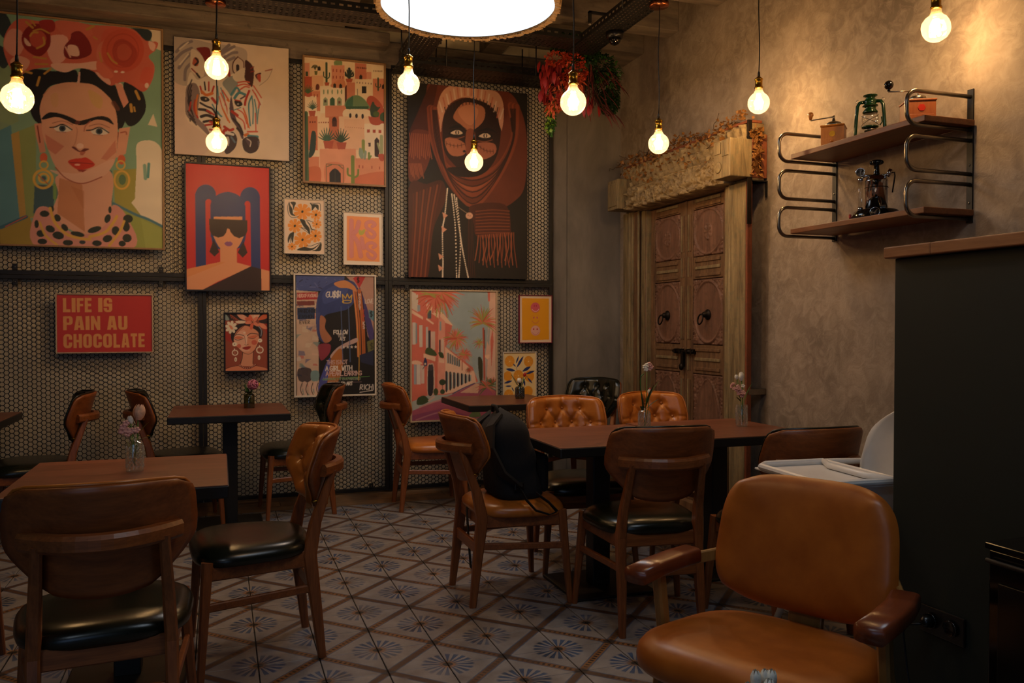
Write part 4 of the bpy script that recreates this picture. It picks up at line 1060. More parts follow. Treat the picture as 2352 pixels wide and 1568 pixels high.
# ================================================================ ROUND LAMP
def disc_lamp(c, label):
    Rr = .53
    root = empty('round_lamp', c, 0, label, 'ceiling lamp', 'round white ceiling lamps')
    MB().lathe([(0, 0), (Rr - .034, 0), (Rr - .03, .004), (Rr - .03, .01), (0, .01)], 72).build('diffuser', M['diffuser'], root)
    MB().lathe([(Rr - .034, -.006), (Rr - .010, -.010), (Rr - .002, .02), (Rr - .002, .14), (Rr - .02, .16), (0, .16)], 72, cap=False).build('drum', M['bark'], root)
    rm = MB(); rg = random.Random(2)
    a = 0
    while a < 2 * PI:
        da = rg.uniform(.018, .045); r0 = Rr - .032; r1 = Rr + rg.uniform(-.006, .012); z0 = -.012 - rg.uniform(0, .012); z1 = .012 + rg.uniform(0, .02)
        vs = [(r_ * math.cos(b), r_ * math.sin(b), z) for b in (a, a + da) for (r_, z) in ((r0, z0 + .006), (r1 - .006, z0), (r1, z1), (r0, z1))]
        rm.add(vs, [(0, 1, 5, 4), (1, 2, 6, 5), (2, 3, 7, 6), (0, 3, 2, 1), (4, 5, 6, 7)]); a += da
    tag(rm.build('ragged_rim', M['bark'], root), kind='stuff')
    ad = bpy.data.lights.new('lamp_light', 'AREA'); ad.shape = 'DISK'; ad.size = 2 * (Rr - .04); ad.energy = DISC_W; ad.color = (.74, .87, 1.0)
    ao = bpy.data.objects.new('lamp_light', ad); COL.objects.link(ao); ao.parent = root; ao.location = (0, 0, -.004)
    for k in range(3):
        q = 2 * PI * k / 3; MB().tube([(.25 * math.cos(q), .25 * math.sin(q), .16), (.25 * math.cos(q), .25 * math.sin(q), 3.68 - c[2])], .003, 6).build('hanging_wire', M['black_steel'], root)
disc_lamp((1.355, 4.588, 3.107), 'large round white lit lamp with ragged beige rim at the top of the picture')
disc_lamp((1.10, 1.05, 3.107), 'round white lit lamp above the camera')
disc_lamp((-1.30, -.90, 3.107), 'round white lit lamp behind the camera')

# ================================================================ CEILING ODDS
def dome_camera():
    root = empty('dome_camera', (2.455, 4.925, ZT - .002), 0, 'black dome security camera under the right cable tray', 'security camera')
    MB().lathe([(0, 0), (.058, 0), (.058, -.025), (.050, -.040), (.040, -.042), (0, -.042)], 28).build('housing', M['black_plastic'], root)
    MB().lathe([(.040, -.042), (.038, -.058), (.028, -.074), (.012, -.082), (0, -.083)], 24).build('dome', M['gloss_black'], root)
dome_camera()
ps = MB().box(-.036, .036, -.02, .02, 0, .024, .003).build('socket_strip', M['white_paint'], None, (1.52, 6.02, ZT - .026)); tag(ps, 'small white socket strip lying on the back cable tray', 'socket strip')
for k in range(3): MB().lathe([(0, 0), (.008, 0), (.008, .002), (0, .002)], 12).build('outlet', M['grey_tube'], ps, (-.022 + .022 * k, -.0205, .012), (R(90), 0, 0))
spt = empty('tray_bracket', (2.30, 4.80, ZT + .05), 0, 'small black bracket clipped to the right cable tray', 'bracket')  # plain bracket on the cable tray, gives no light
MB().box(-.09, .03, -.012, .012, 0, .012).box(-.09, -.075, -.012, .012, -.06, .01).build('arm', M['black_steel'], spt)
MB().ball((-.083, 0, -.068), .012).build('tip', M['steel'], spt)

# ================================================================ HANGING FOLIAGE
def leaf_mesh(L, W_, mat, bend=.25, n=4):
    V = []; F = []
    for i in range(n + 1):
        t_ = i / n; w = W_ * math.sin(PI * min(.98, t_ * .93 + .05)) ** .8 / 2; z = -bend * L * t_ * t_
        V += [(-w, L * t_, z + .12 * w), (0, L * t_, z), (w, L * t_, z + .12 * w)]
    for i in range(n):
        a = i * 3; F += [(a, a + 1, a + 4, a + 3), (a + 1, a + 2, a + 5, a + 4)]
    me = bpy.data.meshes.new('leaf'); me.from_pydata(V, [], F); me.materials.append(mat); me.polygons.foreach_set('use_smooth', [True] * len(F)); return me
def scatter(mb, me, p, d, s, roll):
    q = Vector(d).to_track_quat('Y', 'Z').to_matrix().to_4x4(); Mx = Matrix.Translation(p) @ q @ Matrix.Rotation(roll, 4, 'Y') @ Matrix.Scale(s, 4)
    mb.add([tuple(Mx @ v.co) for v in me.vertices], [tuple(f.vertices) for f in me.polygons], True)
def foliage():
    root = empty('hanging_foliage', (2.44, 5.56, 3.08), 0, 'hanging bunch of red, coral and green artificial foliage in the corner', 'plant')
    rg = random.Random(21)
    def cloud(nm, mat, L, W_, blobs, n, down=.5, sc=(.7, 1.3)):
        me = leaf_mesh(L, W_, mat); mb = MB()
        for k in range(n):
            c, r_ = rg.choice(blobs); v = Vector((rg.gauss(0, 1), rg.gauss(0, 1), rg.gauss(0, 1))).normalized()
            p = Vector(c) + Vector((v.x * r_[0], v.y * r_[1], v.z * r_[2])) * rg.uniform(.55, 1.0) ** .5
            d = (v * .8 + Vector((rg.uniform(-.6, .6), rg.uniform(-.6, .6), -down + rg.uniform(-.3, .3)))).normalized()
            scatter(mb, me, p, d, rg.uniform(*sc), rg.uniform(-1, 1))
        tag(mb.build(nm, mat, root), kind='stuff')
    # dense green backing (two lobes)
    cloud('green_sprigs', M['moss'], .022, .012, [((-.04, -.03, .22), (.16, .10, .07)), ((.06, -.06, .16), (.12, .07, .08)), ((.20, .02, .10), (.13, .10, .10)), ((.28, .03, -.03), (.10, .09, .14)), ((.05, .02, .05), (.16, .08, .12)), ((.30, .03, -.14), (.07, .07, .09))], 5200, .1)
    cloud('green_leaves', M['leaf_green'], .024, .014, [((-.05, -.06, .24), (.15, .08, .05)), ((.05, -.08, .20), (.12, .06, .06)), ((.24, -.04, .06), (.12, .09, .12)), ((-.19, -.03, -.33), (.025, .02, .10))], 700, .2)
    cloud('lime_tendril', M['leaf_lime'], .022, .018, [((-.20, -.04, -.26), (.025, .02, .06)), ((-.21, -.04, -.37), (.02, .02, .06)), ((-.15, -.04, -.20), (.03, .02, .05))], 90, .6)
    cloud('orange_berries', M['berry'], .016, .012, [((-.16, -.09, .09), (.10, .05, .05)), ((-.05, -.10, .08), (.09, .05, .06)), ((.0, -.10, .01), (.06, .04, .06)), ((-.08, -.10, -.04), (.05, .04, .06))], 1300, .2)
    cloud('coral_sprays', M['leaf_coral'], .042, .012, [((-.13, -.08, -.08), (.09, .04, .06)), ((-.17, -.07, -.19), (.06, .04, .07)), ((-.09, -.08, -.15), (.06, .04, .05)), ((-.02, -.08, -.05), (.05, .04, .05)), ((-.19, -.06, -.24), (.03, .03, .05))], 420, .5)
    big = leaf_mesh(.085, .030, M['leaf_red']); pl_ = leaf_mesh(.16, .022, M['leaf_plum'], .35)
    for k in range(70):                                  # red ruscus, one object per leaf
        p = (-.21 + rg.uniform(-.07, .08), -.06 + rg.uniform(-.05, .03), .02 + rg.uniform(-.20, .06)); p = (p[0] + (.10 if p[2] < -.08 and rg.random() < .0 else 0), p[1], p[2])
        q = Vector((rg.uniform(-.5, .2), rg.uniform(-.4, .2), -1)).to_track_quat('Y', 'Z'); o = link(big, 'leaf', root, p); o.rotation_mode = 'QUATERNION'; o.rotation_quaternion = q; s = rg.uniform(.7, 1.15); o.scale = (s, s, s)
    for k in range(22):
        p = (.02 + rg.uniform(-.10, .16), -.08 + rg.uniform(-.04, .03), -.20 + rg.uniform(-.08, .07))
        q = Vector((rg.uniform(-.5, .5), rg.uniform(-.5, .1), -1)).to_track_quat('Y', 'Z'); o = link(big, 'leaf', root, p); o.rotation_mode = 'QUATERNION'; o.rotation_quaternion = q; s = rg.uniform(.6, 1.0); o.scale = (s, s, s)
    for k in range(64):                                  # long plum willow leaves
        t_ = k / 64; bx = .03 + .30 * t_ * rg.uniform(.5, 1); bz = .10 - .36 * rg.uniform(0, 1) * (.5 + .5 * t_)
        q = Vector((.25 + .9 * t_ + rg.uniform(-.35, .35), rg.uniform(-.45, .1), -1 + .45 * t_)).to_track_quat('Y', 'Z')
        o = link(pl_, 'leaf', root, (bx, -.07 + rg.uniform(-.04, .04), bz)); o.rotation_mode = 'QUATERNION'; o.rotation_quaternion = q; s = rg.uniform(.7, 1.1); o.scale = (s, s, s)
    st = MB()
    for k in range(10): st.tube([(rg.uniform(-.1, .2), 0, .22), (rg.uniform(-.15, .25), -.03, 0), (rg.uniform(-.2, .3), -.05, -.22)], .003, 5)
    tag(st.build('stems', M['stem_dry'], root), kind='stuff')
    MB().tube([(0, 0, .30), (0, 0, .10)], .012, 8).box(-.10, .10, -.09, .09, .02, .10, .02).build('foam_core', M['moss'], root)
    MB().tube([(-.02, .0, .58), (0, 0, .28)], .003, 6).build('hanging_wire', M['black_steel'], root)
foliage()

# ================================================================ VASES AND FLOWERS
def bottle(root, mat, r, h, neck=True, square=False):
    n = 24 if not square else 4
    pr = [(0, .003), (r * .97, .0), (r, .006), (r, h * .82), (r * .93, h * .87), (r * .42, h * .91), (r * .38, h * .95), (r * .50, h * .975), (r * .50, h)] if neck else [(0, .003), (r * .96, 0), (r, .006), (r, h - .002), (r * .97, h)]
    mb = MB().lathe(pr, n, cap=False)
    if not square:                                       # pressed diamond relief on the wall of the bottle
        N = 24
        m2 = MB(); nz = 9
        for i in range(nz):
            for k in range(N // 2):
                a = 2 * PI * (k + .5 * (i % 2)) / (N // 2); z = .012 + (h * (.80 if neck else .94) - .016) * (i + .5) / nz
                m2.ball((r * 1.002 * math.cos(a), r * 1.002 * math.sin(a), z), .0035, .0035, .0055, 5, 4)
        v = mb.build('vase_body', mat, root); tag(m2.build('diamond_relief', mat, v), kind='stuff'); return v
    v = mb.build('vase_body', mat, root); v.rotation_euler = (0, 0, R(45)); return v
def stem(root, a, b, r=.002): MB().tube([a, tuple((p + q) / 2 + o for p, q, o in zip(a, b, (.004, 0, 0))), b], r, 6).build('stem', M['stem'], root)
def tulip(root, p, mat, r=.018, h=.045, tilt=(0, 0)):
    mb = MB()
    for k in range(6):
        a = 2 * PI * k / 6; rr = r * (1 if k % 2 else .9); V = []; n = 6
        for i in range(n + 1):
            t_ = i / n; w = math.sin(PI * min(1, .22 + .74 * t_)) ** .6 * .78; rad = rr * math.sin(PI * (.10 + .78 * t_)) ** .7
            for s in (-1, 0, 1):
                b = a + s * w; V.append((rad * math.cos(b) * (1 if s == 0 else .94), rad * math.sin(b) * (1 if s == 0 else .94), h * t_))
        mb.add(V, [(i * 3 + s, i * 3 + s + 1, i * 3 + s + 4, i * 3 + s + 3) for i in range(n) for s in (0, 1)], True)
    return mb.build('bloom', mat, root, p, (tilt[0], tilt[1], 0))
def blossom(root, p, mat, r=.012, n=5, d=(0, -1, .3)):
    mb = MB(); q = Vector(d).to_track_quat('Z', 'Y')
    for k in range(n):
        a = 2 * PI * k / n; c = Vector((r * .55 * math.cos(a), r * .55 * math.sin(a), 0)); mb.ball(tuple(q @ c), r * .5, r * .5, r * .5 * .8, 7, 5)
    mb.ball((0, 0, 0), r * .22, nu=6, nv=4); return mb.build('blossom', mat, root, p)
def leafob(root, p, d, L, W_, mat): 
    o = link(leaf_mesh(L, W_, mat, .15), 'leaf', root, p); o.rotation_mode = 'QUATERNION'; o.rotation_quaternion = Vector(d).to_track_quat('Y', 'Z'); return o
def fern(root, p, d, L, mat):
    mb = MB(); d = Vector(d).normalized(); sd = d.cross(Vector((0, -1, .2))).normalized()
    mb.tube([p, tuple(Vector(p) + d * L)], .0012, 5)
    for k in range(11):
        b = Vector(p) + d * L * (.15 + .8 * k / 11); l = .014 * (1 - k / 14)
        for s in (-1, 1): mb.add([b, b + sd * s * l + d * l * .5 + Vector((0, -.002, 0)), b + d * .006], [(0, 1, 2)])
    return mb.build('fern_sprig', mat, root)
tz = .7405
# tulip table
v = empty('flower_vase', (-.299, 3.335, tz), 0, 'clear diamond patterned bottle vase with peach tulip, nearest table on the left', 'vase', 'flower vases on the tables')
bottle(v, M['pattern_glass'], .030, .122)
stem(v, (.0, 0, .05), (.012, 0, .19)); stem(v, (-.005, 0, .03), (-.02, 0, .17)); stem(v, (0, 0, .02), (-.012, -.005, .175))
tulip(v, (.014, 0, .188), M['petal_peach'], .023, .058, (0, .1))
tulip(v, (-.011, .002, .175), M['petal_white'], .012, .03, (0, -.2))
for dx, dz in ((-.038, .165), (-.028, .178), (-.024, .152), (-.010, .150), (.008, .152), (-.042, .150), (-.022, .140)): blossom(v, (dx, -.010, dz), M['petal_pink'], .0135)
leafob(v, (.008, 0, .13), (.5, -.2, .8), .07, .012, M['leaf_lime']); leafob(v, (.005, 0, .11), (1.0, 0, .45), .06, .010, M['leaf_green']); leafob(v, (-.004, 0, .045), (-.2, 0, 1), .08, .014, M['leaf_lime'])
# mauve flower
v = empty('flower_vase', (.178, 5.66, tz), 0, 'square dark green glass vase with a mauve flower, table by the mesh wall', 'vase', 'flower vases on the tables')
bottle(v, M['green_glass'], .046, .100, True, True)
stem(v, (0, 0, .04), (.022, 0, .135))
mm = MB(); rg = random.Random(5)
for k in range(150):
    d = Vector((rg.gauss(0, 1), rg.gauss(0, 1), rg.gauss(0, .9))).normalized(); c = d * .030; mm.ball(tuple(c), .0075, .0075, .0055, 5, 4)
tag(mm.build('bloom', M['petal_mauve'], v, (.024, 0, .150)), kind='stuff')
for d in ((-.6, -.3, .5), (.8, -.3, .35), (.2, -.6, .4), (-.3, .3, .8), (.5, .2, .7)): leafob(v, (0, 0, .092), d, .055, .022, M['leaf_dark'])
fern(v, (-.01, 0, .09), (-.25, 0, 1), .07, M['leaf_green']); blossom(v, (.062, 0, .150), M['petal_yellow'], .011)
# far table
v = empty('flower_vase', (2.075, 5.70, tz), 0, 'dark green glass jar vase with white and red buds, farthest table', 'vase', 'flower vases on the tables')
bottle(v, M['green_glass'], .033, .100, True)
stem(v, (0, 0, .03), (-.006, 0, .13)); stem(v, (.004, 0, .03), (.030, 0, .165))
tulip(v, (-.004, 0, .112), M['petal_white'], .019, .042); tulip(v, (.033, 0, .160), M['petal_red'], .012, .032, (0, .3))
fern(v, (-.01, -.004, .09), (-.55, 0, .85), .11, M['leaf_dark']); leafob(v, (.01, 0, .09), (.4, 0, .9), .09, .014, M['leaf_green']); leafob(v, (0, 0, .09), (-.2, -.5, .6), .05, .014, M['leaf_dark']); fern(v, (.004, -.004, .09), (.15, 0, .9), .07, M['leaf_dark'])
# joined tables, left
v = empty('flower_vase', (2.004, 3.680, tz), 0, 'clear patterned bottle vase with tall pale blossoms, left joined table', 'vase', 'flower vases on the tables')
bottle(v, M['pattern_glass'], .030, .125)
stem(v, (0, 0, .03), (.014, 0, .31)); stem(v, (.002, 0, .02), (.030, 0, .20))
for dx, dz in ((.000, .330), (.013, .338), (.006, .318), (.026, .342), (.036, .330), (.026, .320)): blossom(v, (dx, -.004, dz), M['petal_white' if dx < .02 else 'petal_pink'], .014)
tulip(v, (.026, -.006, .190), M['petal_white'], .012, .028); tulip(v, (.034, .004, .198), M['petal_red'], .011, .026, (0, .2))
leafob(v, (.006, 0, .12), (.12, -.2, 1), .13, .024, M['leaf_green']); leafob(v, (.010, 0, .14), (.35, -.1, 1), .14, .018, M['leaf_green']); leafob(v, (.01, 0, .12), (.8, 0, .7), .09, .012, M['leaf_dark'])
MB().tube([(-.006, 0, .11), (-.018, 0, .20), (-.024, 0, .26), (-.018, 0, .285), (-.004, 0, .295)], .0028, 6).build('curled_sprig', M['leaf_green'], v)
fern(v, (-.004, -.005, .11), (-.15, 0, 1), .09, M['leaf_dark']); fern(v, (-.002, -.005, .115), (-.9, 0, .6), .03, M['leaf_dark'])
# joined tables, right
v = empty('flower_vase', (2.627, 3.750, tz), 0, 'clear patterned glass vase with white tulip and pink stock, right joined table', 'vase', 'flower vases on the tables')
bottle(v, M['pattern_glass'], .030, .115, False)
stem(v, (.006, 0, .02), (-.002, 0, .245), .003); stem(v, (.004, 0, .05), (-.028, 0, .25))
tulip(v, (-.004, 0, .242), M['petal_white'], .015, .048); tulip(v, (-.034, 0, .250), M['petal_white'], .011, .026)
rg = random.Random(9)
for k in range(22): t_ = k / 22; blossom(v, (-.005 - .070 * t_ + rg.uniform(-.012, .012), -.006 + rg.uniform(-.012, .012), .175 + .055 * t_ + rg.uniform(-.016, .016)), M['petal_pink'], .013 * (1 - .45 * t_))
blossom(v, (.004, -.006, .215), M['petal_white'], .012)
leafob(v, (.012, 0, .12), (.22, -.1, 1), .12, .026, M['leaf_green']); leafob(v, (-.012, 0, .15), (-.3, 0, 1), .09, .016, M['leaf_dark']); leafob(v, (-.006, 0, .13), (-.6, -.2, .6), .05, .012, M['leaf_dark'])
# foreground tulips on the low table
v = empty('flower_vase', (.955, 1.300, .4405), 0, 'small vase of white tulip buds at the bottom edge of the picture', 'vase', 'flower vases on the tables')
bottle(v, M['pattern_glass'], .028, .10, True)
for dx, dy, dz, r_, h_ in ((-.024, 0, .135, .0115, .034), (-.004, .008, .150, .0115, .036), (.014, -.006, .138, .0120, .034), (.026, .004, .150, .0115, .034), (.018, .012, .155, .010, .028)):
    stem(v, (0, 0, .05), (dx, dy, dz + .004)); tulip(v, (dx, dy, dz), M['petal_white'], r_, h_, (0, dx * 4))
for k in range(12):
    a = 2 * PI * k / 12; leafob(v, (.006 * math.cos(a), .006 * math.sin(a), .095), (math.cos(a) * .55, math.sin(a) * .55, .8), .045, .008, M['leaf_green'])

# ================================================================ BACKPACK
def backpack():
    root = empty('backpack', (1.312, 3.725, .472), R(-90), 'black fabric backpack standing on the tan dining chair', 'backpack')
    # local +y = towards the table, the chair back behind
    nz, nt = 26, 44; X = np.zeros((nz, nt, 3))
    for i in range(nz):
        t_ = i / (nz - 1); z = .40 * t_
        hw = .158 * (1 - .10 * t_) * (1 - max(0, (t_ - .72) / .28) ** 2.4 * .75); hd = .118 * (1 - .12 * t_) * (1 - max(0, (t_ - .68) / .32) ** 2.2 * .8)
        if i == 0: hw *= .92; hd *= .9
        cy = .01 - .065 * t_
        for k in range(nt):
            x, y = superell(2 * PI * k / nt, hw, hd, 3.6)
            w = .004 * math.sin(z * 60 + x * 30) + .004 * math.sin(x * 70 + 2 * z * 30)
            X[i, k] = (x * (1 + w), y * (1 + w * 2) + cy + .006 * math.sin(z * 40) * (y > 0), z + .020 * math.sin(x * 16) * max(0, t_ - .75) * 2)
    body = link(gridmesh('body', X, M['fabric_black'], True, True), 'body', root)
    top = MB(); ring = [tuple(p) for p in X[-1]]; top.add(ring + [(0, X[-1][:, 1].mean(), X[-1][0][2] + .012)], [(k, (k + 1) % nt, nt) for k in range(nt)], True); top.build('top_flap', M['fabric_black'], root)
    bot = MB(); bot.add([tuple(p) for p in X[0]], [tuple(range(nt))[::-1]]); bot.build('bottom', M['fabric_black'], root)
    MB().box(-.125, .125, .105, .150, .02, .20, .022).build('front_pocket', M['fabric_black'], root)
    def strap(nm, pts, w, th=.006): MB().sweep(pts, [(-w / 2, -th / 2), (w / 2, -th / 2), (w / 2, th / 2), (-w / 2, th / 2)], up=(1, 0, 0)).build(nm, M['strap_black'], root)
    for s in (-1, 1):
        pts = [(s * .06, -.085, .385), (s * .095, -.135, .34), (s * .135, -.150, .24), (s * .165, -.10, .13), (s * .168, -.02, .065)]
        MB().sweep(pts, [(-.006, -.030), (.006, -.030), (.006, .030), (-.006, .030)], up=(s, .3, .2)).build('shoulder_strap', M['strap_black'], root)
    MB().tube([(-.04, -.08, .395), (-.025, -.085, .425), (.025, -.085, .425), (.04, -.08, .395)], .008, 8).build('grab_handle', M['strap_black'], root)
    # loose webbing loop hanging over the seat edge on the camera side
    lp = [(.172, -.02, .06), (.215, .00, .010), (.252, .03, -.030), (.268, .09, -.050), (.262, .13, -.040), (.235, .10, -.002), (.190, .055, .035)]
    MB().sweep(lp, [(-.0015, -.012), (.0015, -.012), (.0015, .012), (-.0015, .012)], up=(1, 0, .4)).build('webbing_loop', M['strap_black'], root)
    MB().box(.164, .178, -.045, .0, .050, .085, .004).build('buckle', M['black_plastic'], root)
    # strap hanging down behind the seat
    MB().sweep([(-.02, -.150, .05), (-.02, -.215, -.06), (-.03, -.205, -.20), (-.04, -.19, -.35)], [(-.002, -.014), (.002, -.014), (.002, .014), (-.002, .014)], up=(1, 0, 0)).build('hanging_strap', M['strap_black'], root)
backpack()
# ================================================================ PICTURES ON THE MESH WALL
# Every print is painted on a fine grid of vertices of its own canvas (a colour attribute read by the paint material).
t = NT('print_paint'); at = t.node('Attribute', attribute_name='paint'); n = t.noise(t.coord('Object'), 130, 2)
t.bump(n, .12, .002); M['print'] = t.set(at.outputs['Color'], 0.55)
M['print_gloss'] = None
t = NT('print_paper'); at = t.node('Attribute', attribute_name='paint'); M['print_paper'] = t.set(at.outputs['Color'], 0.42)
M['frame_oak'] = wood('frame_oak', '8a6640', 'a98256', .45, 2, 2.0)
M['frame_pale'] = wood('frame_pale', 'b29a7c', 'cdb798', .5, 2, 2.0)
M['frame_white'] = plain('frame_white', 'd8cdbd', .45, var=.03)
M['frame_black'] = plain('frame_black', '0e0c0b', .4, var=.05)
M['frame_magenta'] = plain('frame_magenta', '7d1230', .45, var=.05)
def smooth(pts, n=6, closed=True):
    P = [np.array(p, float) for p in pts]; m = len(P); out = []
    for i in range(m if closed else m - 1):
        a, b, c, d = (P[i - 1] if closed or i else P[0]), P[i], P[(i + 1) % m], (P[(i + 2) % m] if closed or i + 2 < m else P[-1])
        for k in range(n):
            t_ = k / n; out.append(tuple(.5 * ((2 * b) + (c - a) * t_ + (2 * a - 5 * b + 4 * c - d) * t_ ** 2 + (3 * b - a - 3 * c + d) * t_ ** 3)))
    if not closed: out.append(tuple(P[-1]))
    return out
class Art:
    def __init__(s, w, h, cs, bg, step=.0042):
        s.w, s.h = w, h; s.nx = int(w / step) + 1; s.ny = int(h / step) + 1
        s.A = np.zeros((s.ny, s.nx, 3)); s.A[:] = hexc(bg)
        A = []; b = []
        for (x, y), (u, v) in zip(cs, ((0, 0), (1, 0), (1, 1), (0, 1))):
            A.append([x, y, 1, 0, 0, 0, -u * x, -u * y]); b.append(u); A.append([0, 0, 0, x, y, 1, -v * x, -v * y]); b.append(v)
        s.Hm = np.append(np.linalg.solve(np.array(A, float), np.array(b, float)), 1).reshape(3, 3)
        s.sc = s.nx / math.hypot(cs[1][0] - cs[0][0], cs[1][1] - cs[0][1])
    def T(s, pts):
        p = np.array([(x, y, 1.0) for x, y in pts]) @ s.Hm.T; return np.stack([p[:, 0] / p[:, 2] * (s.nx - 1), p[:, 1] / p[:, 2] * (s.ny - 1)], 1)
    def _win(s, P, pad):
        x0 = max(0, int(P[:, 0].min() - pad)); x1 = min(s.nx, int(P[:, 0].max() + pad) + 2); y0 = max(0, int(P[:, 1].min() - pad)); y1 = min(s.ny, int(P[:, 1].max() + pad) + 2)
        return (x0, x1, y0, y1) if x1 > x0 and y1 > y0 else None
    def _put(s, W_, mask, col, al):
        x0, x1, y0, y1 = W_; m = (mask * al)[..., None]; c = np.array(hexc(col)) if isinstance(col, str) else np.array(col)
        s.A[y0:y1, x0:x1] = s.A[y0:y1, x0:x1] * (1 - m) + c * m
    def poly(s, pts, col, al=1.0, sm=False):
        if sm: pts = smooth(pts)
        P = s.T(pts); W_ = s._win(P, 1)
        if not W_: return s
        x0, x1, y0, y1 = W_; acc = np.zeros((y1 - y0, x1 - x0)); Q = np.roll(P, -1, 0)
        for oy in (-.25, .25):
            yy = np.arange(y0, y1) + oy
            for ox in (-.25, .25):
                xx = np.arange(x0, x1) + ox; ins = np.zeros(acc.shape, bool)
                for (ax, ay), (bx, by) in zip(P, Q):
                    if ay == by: continue
                    c = (ay > yy) != (by > yy)
                    if not c.any(): continue
                    xc = ax + (yy - ay) / (by - ay) * (bx - ax)
                    ins ^= c[:, None] & (xx[None] < xc[:, None])
                acc += ins * .25
        s._put(W_, acc, col, al); return s
    def P(s, pts, col, al=1.0): return s.poly(pts, col, al, True)
    def ell(s, cx, cy, rx, ry, col, al=1.0, rot=0):
        a = R(rot); return s.poly([(cx + rx * math.cos(q) * math.cos(a) - ry * math.sin(q) * math.sin(a), cy + rx * math.cos(q) * math.sin(a) + ry * math.sin(q) * math.cos(a)) for q in np.linspace(0, 2 * PI, 29)[:-1]], col, al)
    def rect(s, x0, y0, x1, y1, col, al=1.0): return s.poly([(x0, y0), (x1, y0), (x1, y1), (x0, y1)], col, al)
    def line(s, pts, w, col, al=1.0, sm=True, taper=False):
        if sm and len(pts) > 2: pts = smooth(pts, 5, False)
        P = s.T(pts); hw = max(.45, w * s.sc / 2); W_ = s._win(P, hw + 1)
        if not W_: return s
        x0, x1, y0, y1 = W_; X, Y = np.meshgrid(np.arange(x0, x1), np.arange(y0, y1)); D = np.full(X.shape, 1e9); n = len(P) - 1
        for k in range(n):
            (ax, ay), (bx, by) = P[k], P[k + 1]; dx, dy = bx - ax, by - ay; L = dx * dx + dy * dy + 1e-9
            q = np.clip(((X - ax) * dx + (Y - ay) * dy) / L, 0, 1); d = np.hypot(X - ax - q * dx, Y - ay - q * dy)
            if taper: d = d / np.maximum(.25, 1 - ((k + q) / n) * .85)
            D = np.minimum(D, d)
        s._put(W_, np.clip(hw - D + .5, 0, 1), col, al); return s
    def ring(s, cx, cy, rx, ry, w, col, al=1.0): return s.line([(cx + rx * math.cos(q), cy + ry * math.sin(q)) for q in np.linspace(0, 2 * PI, 25)], w, col, al, False)
    def text(s, txt, x, y, h, w, col, al=1.0, adv=.72, slant=0.0, dy=0.0):
        for ch in txt:
            for st in FONT.get(ch, ()):
                s.line([(x + (px * .55 + slant * (1 - py)) * h, y + py * h) for px, py in st], w, col, al, False)
            x += h * adv * (.45 if ch in ' I' else 1); y += dy * h
        return s
    def mottle(s, amp, f, seed=1, sx=1.0):
        yy, xx = np.mgrid[0:s.ny, 0:s.nx]; nz = vnoise(seed, xx / s.nx * s.w / s.h * sx, yy / s.ny, f) * .6 + vnoise(seed + 7, xx / s.nx * s.w / s.h * sx, yy / s.ny, f * 2.7) * .4
        s.A *= (1 + amp * (nz[..., None] - .5) * 2); return s
    def mesh(s, mat):
        xs = np.linspace(-s.w / 2, s.w / 2, s.nx); zs = np.linspace(s.h, 0, s.ny); X, Z = np.meshgrid(xs, zs)
        me = gridmesh('canvas_print', np.stack([X, np.zeros_like(X), Z], -1)[::-1].copy(), mat, False)
        ca = me.color_attributes.new('paint', 'FLOAT_COLOR', 'POINT'); c = np.ones((s.ny * s.nx, 4), np.float32); c[:, :3] = np.clip(s.A[::-1].reshape(-1, 3), 0, .95); ca.data.foreach_set('color', c.ravel()); return me
